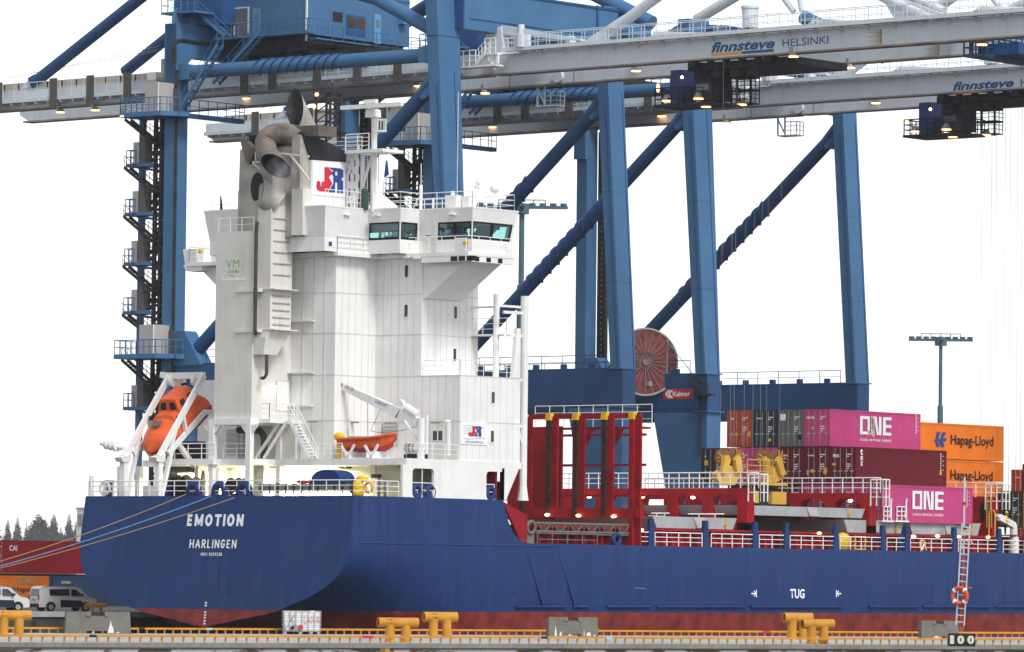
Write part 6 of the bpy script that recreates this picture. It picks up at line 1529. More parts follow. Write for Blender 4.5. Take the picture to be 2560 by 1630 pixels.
for k in range(5): x = lerp(hx0, hx1, k / 4); g.box(x - .2, x + .2, HY0 + .5, hy1 - .5, hz0 - 2.3, hz0 - 1.2)
CB_('house_base', g, 'dark')
g = MB(); g.box(-48.4, -33, YG0 + 1.4, YG1 - .4, zl0 + .4, hz0 - 2.6); CB_('underframe', g, 'dark')
for (a, b, n) in (((500, 30), (570, 92), 12), ((655, 82), (540, 210), 18)):
    g = MB(); g.stair(aty(*a, HY0 - 1.9), aty(*b, HY0 - 1.9), .75, n, EY); CB_('house_stair', g, 'crane')
g = MB(); p = aty(415, 33, Y0C + .8); q = aty(497, 33, Y0C + .8); g.box(p.x, q.x, Y0C + .2, Y0C + 2.6, p.z - .18, p.z); g.rail([(p.x, Y0C + .25, p.z), (q.x, Y0C + .25, p.z)], 1.1, 2, .8, .03); g.rail([(p.x, Y0C + .25, p.z), (p.x, Y0C + 2.5, p.z)], 1.1, 2, .8, .03); CB_('top_platform', g, 'crane')
g = MB(); a = aty(435, 55, Y0C + 2.6); b = aty(500, 0, Y0C + 2.6); g.box(a.x, b.x + 2.5, Y0C + 2.6, Y0C + 5, zl1 + .0, zl1 + 8); CB_('hoist_house', g, 'crane2')
# ---- stair tower on the landside leg with landings, cabinets and lift mast
SXr = -48.65 - 0.0
def land_x(px, py): return aty(px, py, Y0C + .6).x
landings = [(308, 352, 410), (305, 350, 532), (303, 347, 656), (301, 347, 778), (301, 347, 1017)]
for k, (l, r_, by) in enumerate(landings):
    a = aty(l + 6, by, Y0C - .3); b = aty(r_ + 22, by, Y0C - .3); z = a.z
    g = MB(); g.box(a.x, b.x, Y0C - .3, Y0C + 1.2, z - .28, z); g.rail([(b.x - 1.6, Y0C - .25, z), (a.x + .05, Y0C - .25, z), (a.x + .05, Y0C + 1.15, z)], 1.1, 2, .55, .035); g.bar((a.x + .8, Y0C + .4, z - .3), (SXr, Y0C + .4, z - .75), .16, .2); la = CB_('stair_landing', g, 'crane')
    g = MB(); c = aty(r_ - 20, by, Y0C - .2); g.box(c.x - .02, c.x + .62, Y0C - .15, Y0C + .4, z, z + 1.75); CB_('small_cabinet', g, 'cab', la)
    g = MB(); c = aty(r_ + .5, by, Y0C - .2); g.box(c.x - .02, c.x + .50, Y0C - .28, Y0C + .6, z - .1, z + 2.15); CB_('tall_screen', g, 'screen', la)
# flights between landings (zigzag)
lv = [aty(320, py, Y0C).z for py in (290, 410, 532, 656, 778, 890, 1017)]
xa_ = aty(330, 500, Y0C).x; xb_ = aty(385, 500, Y0C).x
for za_, zb_ in zip(lv, lv[1:]):
    zm_ = lerp(za_, zb_, .60); g = MB()
    g.stair((xa_ - .6, Y0C + .0, za_ - .3), (xb_ + .2, Y0C + .0, zm_), .7, 11, EY); g.stair((xb_ + .2, Y0C + .9, zm_), (xa_ + .8, Y0C + .9, zb_ + .1), .7, 8, EY); g.box(xb_ - .1, xb_ + .7, Y0C - .4, Y0C + 1.3, zm_ - .1, zm_)
    g.box(xb_ - 1.0, xb_ + .1, Y0C + 1.32, Y0C + 1.36, zm_ - .3, zm_ + 1.0) ; CB_('stair_flight', g, 'brown')
g = MB(); xp = aty(357, 500, Y0C + .5).x; g.box(xp - .32, xp + .1, Y0C + .3, Y0C + .75, lv[-1] - 6, lv[0]); CB_('stair_column', g, 'crane')
g = MB(); xq0, xq1 = aty(378, 500, Y0C).x, aty(409, 500, Y0C).x
for x in (xq0 + .1, lerp(xq0, xq1, .55), xq1 - .08): g.box(x - .13, x + .13, Y0C + .2, Y0C + .5, 2, lv[0] + .4)
for k in range(72): z = 2.5 + k * .52; g.box(xq0, xq1, Y0C + .25, Y0C + .4, z, z + (.08 if k % 3 else .22))
for k in range(24): z = 2.5 + k * 1.56; g.bar((xq0 + .1, Y0C + .3, z), (xq1 - .1, Y0C + .3, z + 1.5), .07, .07)
CB_('lift_mast', g, 'brown')
g = MB(); xf = aty(1480, 600, YN).x
g.box(-47.45, -46.5, YN + 1.55, YN + 1.95, ZT1, 42.5); CB_('lift_mast', g, 'brown')
g = MB()
for k in range(46): g.box(-47.0, -46.9, YN + 1.5, YN + 1.55, ZT1 + .5 + k * .48, ZT1 + .58 + k * .48)
CB_('mast_rack', g, 'galv')
# two big cabinets on platforms
for (cy0, cy1, px0, pxm, px1, py_p, pl, pr) in ((207, 280, 362, 395, 435, 285, 299, 470), (812, 885, 347, 383, 424, 890, 284, 462)):
    yc = Y0C - 1.9; a = aty(px0, cy1, yc); b = aty(px0, cy0, yc); m_ = aty(pxm, cy1, yc); z0 = a.z; y2 = atx(px1, cy1, m_.x).y
    p0 = aty(pl, py_p, yc - .4); p1 = aty(pxm + 4, py_p, yc - .4); zz = z0
    g = MB(); g.box(p0.x, p1.x, yc - .4, Y0C + 1.0, zz - .38, zz); g.box(p1.x - .02, -46.2, Y0C - .9, Y0C - .1, zz - .38, zz)
    g.prism([(p1.x, yc - .4, zz - .38), (p1.x, Y0C - .1, zz - .38), (p1.x + 1.2, Y0C - .1, zz - .38)], (0, 0, .37))
    g.rail([(p0.x + .04, Y0C + .9, zz), (p0.x + .04, yc - .36, zz), (p1.x, yc - .36, zz), (p1.x + 1.1, Y0C - .2, zz)], 1.12, 2, .62, .035); pf = CB_('cabinet_platform', g, 'crane')
    g = MB(); g.box(a.x, m_.x, yc, min(y2, Y0C - .05), z0, b.z); cbx = CB_('lift_cabinet', g, 'cab', pf)
    g = MB(); g.box(m_.x - .05, m_.x + .03, yc - .03, yc + .05, z0, b.z); CB_('cabinet_edge', g, 'white', pf)
    g = MB(); p = aty(pxm + 48, py_p, Y0C - .5); g.box(p.x - .3, p.x + .3, Y0C - .7, Y0C - .64, zz, zz + 1.9); CB_('tall_screen', g, 'screen', pf)
# long walkway out to the water side from the upper platform
g = MB(); p = aty(472, 288, Y0C + 2); q = aty(607, 308, Y0C + 2); z = lv[0]
yq = atx(607, 305, -46.2).y
g.box(-46.6, -46.0, Y0C, yq, z - .45, z - .1); g.rail([(-46.05, Y0C + .2, z - .1), (-46.05, yq, z - .1)], 1.15, 2, 1.1, .032); g.rail([(-46.6, yq, z - .1), (-46.05, yq, z - .1)], 1.15, 2, .6, .03); CB_('leg_walkway', g, 'tie')
g = MB(); g.stair((-46.3, Y0C - .5, z + .1), (-42.2, Y0C - .5, z + 5.2), .7, 16, EY); CB_('leg_stair', g, 'crane')
# white junction boxes by the leg
g = MB(); p = aty(381, 191, YG0 - 1.2); g.box(p.x - .5, p.x + .5, YG0 - 1.3, YG0 - .95, p.z - .3, p.z + .35); CB_('junction_box', g, 'white')
g = MB(); p = aty(405, 195, YG0 - 1.2); g.tube((p.x - .3, YG0 - 1.2, p.z), (p.x + .5, YG0 - 1.2, p.z), .42, 12); p = aty(410, 165, YG0 - 1.2); g.box(p.x - .3, p.x + .3, YG0 - 1.25, YG0 - 1.0, p.z - .6, p.z + .6); CB_('hoist_motor', g, 'galv')
# hinge stairs and platform (white) at the near girder
g = MB(); y = YG0 - 1.0
p = aty(1223, 135, y); q = aty(1250, 135, y); r_ = aty(1293, 135, y)
g.box(p.x, q.x + .2, y - .6, y + .5, p.z - .14, p.z); g.rail([(p.x, y - .55, p.z), (q.x, y - .55, p.z)], 1.15, 3, .5, .04); g.rail([(q.x, y + .3, p.z), (r_.x, y + .3, p.z + .05)], 1.15, 3, .6, .04); g.box(q.x, r_.x, y + .0, y + .5, p.z - .1, p.z + .06)
s0 = aty(1200, 160, y); g.stair((s0.x, y - .3, s0.z), (p.x, y - .3, p.z), .5, 6, EY)
t0 = aty(1238, 162, y); g.box(t0.x - .1, t0.x + .1, y - .5, y - .3, t0.z, p.z); t1 = aty(1252, 160, y); g.box(t1.x - .1, t1.x + .1, y - .5, y - .3, t1.z, p.z); g.bar((t0.x, y - .4, t0.z), (t1.x, y - .4, p.z), .1, .1)
u0 = aty(1155, 162, y); g.box(u0.x, t1.x, y - .6, y + .4, t0.z - .16, t0.z); g.rail([(u0.x, y - .55, t0.z), (s0.x, y - .55, t0.z)], 1.2, 3, .7, .04); CB_('hinge_platform', g, 'railw')
g = MB(); p = aty(1297, 70, YG0); g.tube((p.x, YG0 + .3, p.z - 1.1), (p.x, YG0 + .3, p.z + .3), .26, 12); p = aty(1308, 103, YG0 - .6); g.tube((p.x, YG0 - .6, p.z - .5), (p.x, YG0 - .6, p.z + .5), .62, 14); CB_('hinge_buffer', g, 'girder')
# hanging inspection cage under the far girder
def cage(px, py, y):
    g = MB(); p = aty(px, py, y); x0_, x1_ = p.x - 1.0, p.x + 1.0; z0_ = p.z - 1.0; zt__ = gz(p.x)
    for x in (x0_, x0_ + .75): g.bar((x, y, z0_), (x, y, zt__), .12, .12)
    g.box(x0_, x1_, y - .1, y + 1.0, z0_ - .1, z0_); g.bar((x0_, y, zt__ - .3), (x0_ + .75, y, z0_ + .1), .1, .1); g.rail([(x0_ + .8, y - .05, z0_), (x1_, y - .05, z0_), (x1_, y + .95, z0_)], 1.1, 3, .5, .04); CB_('inspection_cage', g, 'girder')
cage(1368, 232, YG1 + .5)
# floodlights
def flood(px, py, y, core='lampo', par=None, sz=.42):
    p = aty(px, py, y); g = MB(); g.tube(p + UP * .05, p + UP * .28, sz, 12, r2=sz * .55); g.box(p.x - sz * .8, p.x - sz * .2, y - .15, y + .15, p.z + .26, p.z + .75); o = CB_('floodlight', g, 'galv', par)
    g = MB(); g.tube(p - UP * .03, p + UP * .045, sz * .88, 12, r2=sz * .9); CB_('lamp', g, core, o)
for px, py, y in ((151, 281, YG0), (238, 276, YG0), (617, 247, YG1), (1046, 216, YG1 - .2), (1213, 234, YG1), (1590, 178, YG1 - 2), (1984, 142, YG0), (2126, 170, YG1), (311, 292, Y0C - 2)): flood(px, py, y)
# Kalmar style maker plate and cable reel on the after tie beam
kx0, kx1 = aty(1657, 985, Y0C + PITCHB).x, aty(1730, 985, Y0C + PITCHB).x; kz0, kz1 = aty(1690, 998, Y0C + PITCHB).z, aty(1690, 972, Y0C + PITCHB).z
g = MB(); g.box(kx0, kx1, Y0C + .09, Y0C + .118, kz0, kz1); M['signred'] = mat('sign_red', (.52, .04, .045), .45, .05); sg = CB_('maker_sign', g, 'signred')
kw, kh = kx1 - kx0, kz1 - kz0
text('sign_lettering', 'Kalmar', V((kx0 + kw * .32, Y0C + .09, kz0 + kh * .28)), EX, UP, kw * .60, kh * .48, M['txw'], sg, .03, 0, .006)
g = MB(); sp_ = V((kx0 + kw * .07, Y0C + .09, kz0 + kh * .12))
plate(g, sp_, EX, UP, [(.30, 1), (.62, 1), (.22, .5), (.70, 0), (.38, 0), (0, .42), (0, .58)], kw * .26, kh * .76); plate(g, sp_, EX, UP, [(.68, 1), (1, 1), (.60, .54), (1, 0), (.72, 0), (.34, .5)], kw * .26, kh * .76, .014); CB_('sign_emblem', g, 'txw', sg)
rc = aty(1613, 905, Y0C + PITCHB - 1.2); rc.y -= PITCHB
g = MB(); RR = 2.75; nrm_ = V((.82, -.57, 0)).normalized(); g.disc(rc, nrm_, RR * .97, .12, 40); M['reelred'] = mat('reel_red', (.17, .045, .045), .6, .35, 1.5); rl = CB_('cable_reel', g, 'reelred')
g = MB(); a_ = nrm_.cross(UP).normalized()
for k in range(24): t = 2 * math.pi * k / 24; rd = a_ * math.cos(t) + UP * math.sin(t); g.bar(rc + nrm_ * .09 + rd * .35, rc + nrm_ * .09 + rd * RR, .07, .06, up=nrm_)
g.disc(rc + nrm_ * .10, nrm_, .30, .3, 18); M['spoke'] = mat('spoke_brown', (.24, .13, .115), .6, .3, 2); CB_('reel_spoke', g, 'spoke', rl)
g = MB(); g.ring(rc + nrm_ * .05, nrm_, RR, .10, 48, 6); CB_('reel_rim', g, 'galv', rl)
g = MB(); g.disc(rc + nrm_ * .07, nrm_, .85, .06, 28); CB_('reel_hub', g, 'dark', rl)
g = MB(); g.box(rc.x - .4, rc.x + .4, rc.y, Y0C + .1, rc.z - 2.0, rc.z - 1.6); p = aty(1663, 845, Y0C + PITCHB); g.bar(V((p.x, Y0C + .3, ZT1)), V((p.x, Y0C + .3, p.z)), .1, .1); e = aty(1728, 935, Y0C + PITCHB); g.bar(V((p.x, Y0C + .2, p.z - .2)), V((e.x, Y0C + .2, e.z)), .05, .05); CB_('reel_frame', g, 'galv', rl)
g = MB(); f0 = aty(1720, 940, Y0C + PITCHB); f1 = aty(1750, 1000, Y0C + PITCHB); f2 = aty(1750, 1140, Y0C + PITCHB)
for o_ in (0, .25): g.path([V((f0.x + o_, Y0C - .1, f0.z)), V((f1.x + o_, Y0C - .1, f1.z)), V((f2.x + o_, Y0C - .1, f2.z))], .05, 5)
f = aty(1760, 975, Y0C + PITCHB); g.path([V((f.x - .4, Y0C - .2, f.z + .9)), V((f.x + .5, Y0C - .2, f.z + .4)), V((f.x + .4, Y0C - .2, f.z - .9)), V((f.x - .4, Y0C - .2, f.z - .9)), V((f.x - .4, Y0C - .2, f.z + .9))], .09, 5); f3 = aty(1757, 988, Y0C + PITCHB); g.box(f3.x - .3, f3.x + 1.3, Y0C - .7, Y0C - .05, f3.z - .1, f3.z + .1); CB_('cable_guide', g, 'brown')

# second crane: the same design further along the quay
crane2 = copy_tree(crane); crane2.location = crane.location + V((0, PITCHB, 0)); crane2['label'] = 'blue quay crane farther along, showing the red cable reel and red maker sign'
# number painted on the foot of the first crane only
g = MB(); a = aty(430, 973, Y0C); b = aty(466, 943, Y0C); g.box(a.x, b.x, Y0C - .012, Y0C - .002, a.z, b.z); M['skyblue'] = mat('panel_light_blue', (.18, .36, .52), .5, .1); np_ = CB_('number_panel', g, 'skyblue')
text('number_lettering', '01', V((a.x + .02, Y0C - .014, a.z + .02)), EX, UP, b.x - a.x - .04, b.z - a.z - .04, M['txs'], np_, .06, 0, .006)
# owner's lettering on the near boom girders (slightly italic, with two stripes)
def owner(cr, dy, l, r_, bl, tl, stripe, hel=None):
    y = YG0 + dy - .004
    a = aty(l, bl, y); b = aty(r_, bl - (r_ - l) * .068, y); xd = V((1, 0, SL)).normalized(); h = aty(l, tl, y).z - a.z
    ORG[cr.name] = V(cr.location)
    text('owner_lettering', 'finnsteve', V((a.x, y, a.z)), xd, UP, (b.x - a.x), h, M['txn'], cr, .035, .28, .012)
    g = MB(); s0 = aty(stripe[0], stripe[1], y); L = b.x - a.x
    def st(t0, t1, mt):
        q = MB(); p = V((s0.x, y, s0.z)) + xd * L * t0; e_ = V((s0.x, y, s0.z)) + xd * L * t1; q.prism([p, e_, e_ + UP * .22, p + UP * .22], (0, -.01, 0)); q.build('owner_stripe', M[mt], cr)
    st(0, .49, 'txo'); st(.49, .985, 'txn')
    if hel:
        a = aty(hel[0], hel[2], y); b = aty(hel[1], hel[2] - (hel[1] - hel[0]) * .068, y); h = aty(hel[0], hel[3], y).z - a.z
        text('city_lettering', 'HELSINKI', V((a.x, y, a.z)), xd, UP, b.x - a.x, h, M['txn'], cr, .005, 0, .012)
owner(crane, 0, 1778, 1937, 132.5, 106, (1778, 141), (1956, 2071, 117.5, 98))
owner(crane2, PITCHB, 2382, 2535, 227.5, 205, (2383, 235.5), (2552, 2667, 217, 197))

# ---- trolleys hanging under the booms (things of their own)
def trolley_build():
    y0, y1 = YG0 + .1, YG1 + .8; X = aty(1775, 200, 55).x
    tr = thing('crane_trolley', 'dark blue trolley with driver cab hung under the nearer crane boom', 'crane trolley', (X, 55.2, gz(X)), 'crane trolleys')
    g = MB(); c0, c1 = aty(1745, 200, YG0 + 1).x, aty(1880, 200, YG0 + 1).x
    sbox(g, c0 - 1, c1 + 4, y0 + .9, y1 - 1.6, -.75, -.2)
    for x in (c0, c1 + 2): sbox(g, x - .3, x + .3, y0, y1, -.55, -.16)
    for k in range(6): g.disc((c0 + k * 1.5, y0 + .5, gz(c0) - .05), EY, .3, .3, 12)
    for k in range(4): g.box(c0 - .6 + k * 1.7, c0 + .3 + k * 1.7, y0 + 1.2, y0 + 1.6, gz(c0) - 1.35, gz(c0) - .7)
    g.build('trolley_frame', M['dark'], tr)
    ca = aty(1685, 250, 53.5); cb = aty(1830, 250, 53.5); zb_ = aty(1760, 258, 53.5).z; zt_ = aty(1760, 168, 53.5).z
    M['cabdark'] = M.get('cabdark') or mat('cab_dark', (.032, .034, .045), .5, .3, 1.5)
    M['cabblue'] = M.get('cabblue') or mat('cab_blue', (.03, .045, .15), .5, .2, 1)
    g = MB(); xa = aty(1690, 250, 53.5).x; xb = aty(1702, 250, 53.5).x; g.box(xa - .4, xb + .3, 53.3, 55.0, zb_ + .1, zt_ - .1); g.build('cab_column', M['cabblue'], tr)
    g = MB(); x0_, x1_ = aty(1733, 250, 53.5).x, aty(1780, 250, 53.5).x; yb2 = atx(1828, 240, x1_).y
    g.box(x0_, x1_, 53.5, yb2, zb_ + .25, zt_ - .35); cab = g.build('driver_cab', M['cabdark'], tr)
    g = MB(); g.box(x0_ + .3, x1_ - .3, 53.46, 53.5, zb_ + 1.0, zt_ - 1.3); g.build('cab_window', M['glassg'], cab)
    g = MB(); g.box(x0_ + .1, x1_ - .1, 53.44, 53.5, zt_ - 1.0, zt_ - .65); g.build('cab_visor', M['cabblue'], cab)
    g = MB(); pl0 = aty(1640, 258, 53.2); pl1 = aty(1790, 258, 53.2); g.box(pl0.x, pl1.x, 52.9, yb2 + .4, zb_ - .15, zb_ + .05)
    g.rail([(pl0.x + .1, 52.95, zb_ + .05), (x0_ + .6, 52.95, zb_ + .05)], 1.25, 3, .8, .05); g.rail([(pl0.x + .1, 52.95, zb_ + .05), (pl0.x + .1, 55.5, zb_ + .05)], 1.25, 3, .9, .05); g.rail([(pl1.x, 53.2, zb_ + .05), (pl1.x, yb2 + .3, zb_ + .05)], 1.2, 3, .9, .045)
    for x in (xa, x1_ - .2): g.bar((x, 55, zb_), (x, 55, gz(x) - .3), .2, .2)
    g.build('cab_platform', M['dark'], tr)
    g = MB(); p0 = aty(1838, 200, 57); 
    for k in range(3): z = lerp(zb_ + .2, zt_, k / 2.6); g.box(p0.x, p0.x + 1.9, 56.5, 57.6, z - .1, z); g.rail([(p0.x, 56.5, z), (p0.x + 1.9, 56.5, z), (p0.x + 1.9, 57.6, z)], 1.0, 3, .6, .04)
    for dx in (.2, 1.5): g.bar((p0.x + dx, 57, zb_), (p0.x + dx, 57, gz(p0.x)), .14, .14)
    g.build('access_tower', M['dark'], tr)
    for px, py, y in ((1667, 253, 53.2), (1746, 247, 53.0), (1765, 267, 54.5), (1854, 262, 56.5)):
        p = aty(px, py, y); g = MB(); g.tube(p + UP * .05, p + UP * .5, .42, 12, r2=.18); o = g.build('floodlight', M['galv'], tr); g = MB(); g.tube(p - UP * .04, p + UP * .045, .38, 12); g.build('lamp', M['lampo'], o)
    g = MB(); p = aty(1705, 193, 53.0); g.ball(p, .12, .12, .12); g.build('lamp', M['lamph'], tr)
    g = MB(); p = aty(1645, 220, 53.2); g.ball(p, .14, .14, .35); g.build('warning_lamp', M['lampo'], tr)
    # water side service basket
    return tr
tro = trolley_build()
def ropes(par, pxs, y, z1):
    g = MB()
    for px in pxs: a = aty(px, 300, y); g.tube((a.x, y, z1), (a.x, y, gz(a.x) - .3), .02, 4)
    g.build('hoist_rope', M['galv'], par)
tro2 = copy_tree(tro); sh = aty(2330, 285, 53.5 + PITCHB) - aty(1760, 210, 53.5); 
dx = aty(2325, 300, 53.5 + PITCHB).x - aty(1705, 225, 53.5).x
tro2.location = tro.location + V((dx, PITCHB, SL * dx)); tro2['label'] = 'dark trolley with driver cab under the farther crane boom, right of all blue legs'
ORG[tro2.name] = V(tro2.location)
g = MB()
for px in (2456, 2480, 2492, 2514, 2527, 2545, 2556): a = aty(px, 300, 57 + PITCHB); g.tube((a.x, 57 + PITCHB, 8), (a.x, 57 + PITCHB, gz(a.x)), .02, 4)
g.build('hoist_rope', M['galv'], tro2)
# service basket under the near boom at the right edge
g = MB(); yb_ = YG0 + 1.0; a = aty(2410, 136, yb_); b = atx(2556, 160, a.x)
sv = thing('service_basket', 'blue railed service basket hung under the nearer boom at the right edge', 'basket', (a.x, yb_ + 3, a.z))
g.box(a.x - .1, a.x + 1.6, yb_, b.y, a.z - .2, a.z); g.rail([(a.x + 1.5, yb_, a.z), (a.x, yb_, a.z), (a.x, b.y, a.z)], 1.5, 3, .8, .06); g.rail([(a.x + 1.5, yb_, a.z), (a.x + 1.5, b.y, a.z)], 1.5, 3, .8, .06)
for y in (yb_ + .3, b.y - .4): g.bar((a.x + .5, y, a.z), (a.x + .5, y, gz(a.x) - .14), .18, .18)
g.build('basket_floor', M['tie'], sv)
g = MB(); p = aty(2452, 108, yb_); g.box(a.x + .2, a.x + 3.8, yb_ + 1.5, yb_ + 6.0, gz(a.x) - 1.0, gz(a.x) - .16); g.build('hoist_drum', M['crane2'], sv)
p = aty(2455, 112, yb_); g = MB(); g.tube(p + UP * .05, p + UP * .5, .42, 12, r2=.18); o = g.build('floodlight', M['galv'], sv); g = MB(); g.tube(p - UP * .04, p + UP * .045, .38, 12); g.build('lamp', M['lampo'], o)

# ---- yellow head block with sheaves, standing on the lifted hatch cover
SYb = (atx(1795, 1200, 3.0).y); sp0 = atx(1800, 1250, 3.2); sp1 = atx(1960, 1250, 3.2); sx = 3.2; zb_ = zl1 + .05
spread = thing('crane_spreader', 'yellow crane lifting frame with four big sheaves above the grey hatch cover', 'spreader', (sx, (sp0.y + sp1.y) / 2, zb_))
def sxz(px, py): return atx(px, py, sx)
# beam and base
g = MB(); a = sxz(1880, 1212); b = sxz(1948, 1212); g.box(sx - .9, sx + .5, a.y, b.y + .4, sxz(1900, 1213).z, sxz(1900, 1206).z); g.build('spreader_beam', M['yellow'], spread)
g = MB(); a = sxz(1870, 1257); b = sxz(1887, 1228); g.box(sx - .6, sx + .4, a.y, b.y, a.z, b.z); a = sxz(1917, 1260); b = sxz(1953, 1230); g.box(sx - .8, sx + .5, a.y, b.y, a.z, b.z); g.build('drive_box', M['yellow'], spread)
g = MB(); a = sxz(1890, 1262); b = sxz(1915, 1214); g.box(sx - .6, sx + .2, a.y, b.y, a.z, b.z); g.box(sx - 2, sx, sxz(1872, 1214).y, sxz(1945, 1214).y, sxz(1900, 1228).z, sxz(1900, 1214).z); g.build('hydraulic_unit', M['dark'], spread)
def headplate(pts, th=.5, dx=0, name='head_plate'):
    g = MB(); g.prism([(sx + dx, sxz(*p).y, sxz(*p).z) for p in pts], (-th, 0, 0)); return g.build(name, M['yellow'], spread)
headplate([(1792, 1185), (1802, 1176), (1822, 1164), (1830, 1164), (1850, 1176), (1853, 1190), (1845, 1200), (1838, 1212), (1804, 1212), (1793, 1197)])
headplate([(1927, 1185), (1935, 1168), (1945, 1160), (1957, 1175), (1961, 1190), (1953, 1200), (1940, 1206), (1905, 1206)], .5)
for arm in ([(1798, 1180), (1803, 1140), (1813, 1138), (1818, 1150), (1808, 1180)], [(1834, 1180), (1830, 1150), (1838, 1138), (1844, 1144), (1848, 1180)], [(1904, 1200), (1908, 1150), (1913, 1146), (1918, 1158), (1912, 1200)], [(1933, 1152), (1940, 1142), (1946, 1145), (1952, 1172), (1958, 1185), (1946, 1190)]):
    headplate(arm, .3, .35, 'sheave_arm')
for px, py in ((1811, 1144), (1840, 1143), (1911, 1146), (1945, 1146)):
    p = sxz(px, py); g = MB(); nn_ = V((.85, -.5, 0)); g.disc((sx - .15, p.y, p.z), nn_, .66, .22, 26); sh_ = g.build('sheave', M['sheave'], spread)
    g = MB(); aa = nn_.normalized().cross(UP).normalized(); c = V((sx + .02, p.y, p.z)); s_ = -1 if px in (1811, 1911) else 1
    for k in range(5): t = R(-30 + k * 30) if s_ > 0 else R(150 + k * 30); rd = -aa * math.cos(t) + UP * math.sin(t); rd = rd if rd.dot(RIGHT) * s_ > -.6 else rd; g.bar(c + nn_ * .12, c + nn_ * .12 + rd * .66, .05, .05, up=nn_)
    g.disc(c + nn_ * .12, nn_, .16, .12, 12); g.build('sheave_guard', M['yellow'], sh_)
g = MB(); p0, p1 = sxz(1882, 1206), sxz(1916, 1206); g.rail([(sx + .6, sxz(1852, 1206).y, p0.z), (sx + .6, p1.y, p0.z)], 1.7, 4, 1.4, .04); g.build('platform_rail', M['yellow'], spread)
g = MB()
for px, py in ((1803, 1135), (1828, 1140), (1837, 1135), (1862, 1150), (1884, 1140), (1903, 1140), (1918, 1140), (1951, 1140)):
    p = sxz(px, py); g.tube((sx - .1, p.y, p.z), (sx - .1, p.y, gz(sx) - .3), .012, 4)
g.build('hoist_rope', M['galv'], spread)
# ------------------------------------------------------------------ containers
def cmat(name, c, **k): return mat('container_' + name, c, .55, .10, .5, .35, tuple(x * .45 for x in c), fine=.08, **k)
CM = {'pink': cmat('pink', (.52, .062, .205)), 'orange': cmat('orange', (.74, .185, .015)), 'maroon': cmat('maroon', (.125, .010, .017)), 'navy': cmat('navy', (.030, .036, .06)), 'greyc': cmat('grey', (.13, .13, .125)),
      'redorange': cmat('rust_red', (.42, .065, .025)), 'dark': cmat('dark_brown', (.035, .028, .028)), 'green': cmat('green', (.035, .042, .025)), 'red': cmat('red', (.34, .012, .022)), 'bluec': cmat('blue', (.035, .07, .15)), 'brown': cmat('brown', (.20, .035, .015))}
CW, CHH, CL = 2.438, 2.86, 12.19
def frame_cont(mb, x0, y0, z0, L, H):
    t = .13; e = .0
    for x in (x0, x0 + CW - t):
        for y in (y0, y0 + L - t): mb.box(x, x + t, y, y + t, z0, z0 + H)
    for z in (z0, z0 + H - t):
        for x in (x0 + .004, x0 + CW - t - .004): mb.box(x, x + t, y0 + t, y0 + L - t, z + .002, z + t - .002)
        for y in (y0 + .004, y0 + L - t - .004): mb.box(x0 + t, x0 + CW - t, y, y + t, z + .002, z + t - .002)
def corrug(mb, p, d, n_out, L, H, pitch=.28, dep=.036):
    n = max(2, int(L / pitch)); pts = []
    for k in range(n):
        s = L * k / n; w_ = L / n
        pts += [(s, 0), (s + w_ * .30, 0), (s + w_ * .5, -dep), (s + w_ * .8, -dep)]
    pts.append((L, 0)); i0 = len(mb.v)
    for s, o in pts: q = V(p) + d * s + n_out * o; mb.v += [q, q + UP * H]
    for k in range(len(pts) - 1): mb.f.append([i0 + 2 * k, i0 + 2 * k + 2, i0 + 2 * k + 3, i0 + 2 * k + 1]); mb.m.append(0)
def container(colr, x0, y0, z0, label, L=CL, H=CHH, group='containers stacked on the ship', doors=True, fine=True, marks=True):
    m_ = CM[colr]; o = thing('shipping_container', label, 'container', (x0 + CW / 2, y0 + L / 2, z0), group)
    g = MB(); frame_cont(g, x0, y0, z0, L, H); g.build('corner_frame', m_, o)
    g = MB()
    corrug(g, (x0 + CW - .02, y0 + .13, z0 + .13), EY, EX, L - .26, H - .26)
    g.box(x0 + .03, x0 + CW - .08, y0 + .14, y0 + L - .03, z0 + .1, z0 + H - .03); g.build('side_wall', m_, o)
    if doors:
        for s_ in (0, 1):
            g = MB(); xa = x0 + .14 + s_ * 1.085; g.box(xa, xa + 1.07, y0 + .03, y0 + .09, z0 + .14, z0 + H - .14)
            for k in range(4): z = z0 + .35 + k * (H - .7) / 3.6; g.box(xa + .12, xa + .95, y0 + .015, y0 + .03, z, z + .35)
            d_ = g.build('door', m_, o)
            g = MB()
            for q in (.28, .80): g.tube((xa + q, y0 + .0, z0 + .1), (xa + q, y0 + .0, z0 + H - .1), .022, 5)
            for q in (.28, .80): g.box(xa + q - .16, xa + q + .16, y0 - .01, y0 + .03, z0 + .95, z0 + 1.05)
            g.build('lock_rod', M['galv'], d_)
            if marks:
                g = MB(); rnd = random.Random(int(x0 * 10 + y0 * 7 + z0 * 3 + s_ * 5))
                if s_ == 1:
                    for (z, n_) in ((H - .62, 4), (H - .78, 2), (H * .52, 3), (H * .46, 3), (H * .40, 2)):
                        for k in range(n_): g.box(xa + .25 + k * .15, xa + .36 + k * .15, y0 + .005, y0 + .013, z0 + z, z0 + z + .085)
                else:
                    for k in range(rnd.randint(1, 3)): g.box(xa + .2 + k * .2, xa + .34 + k * .2, y0 + .005, y0 + .013, z0 + H - .7, z0 + H - .6)
                g.build('door_marking', M['txw'], d_)
    return o
SX0 = 5.2 - CW; SY = atx(2075.4, 1022.6, 5.2).y; ZT = aty(2075.4, 1022.6, SY).z; TI = 2.92; RP = 2.5
def cz(t): return ZT - CHH - t * TI
def cx_(r): return SX0 + r * RP
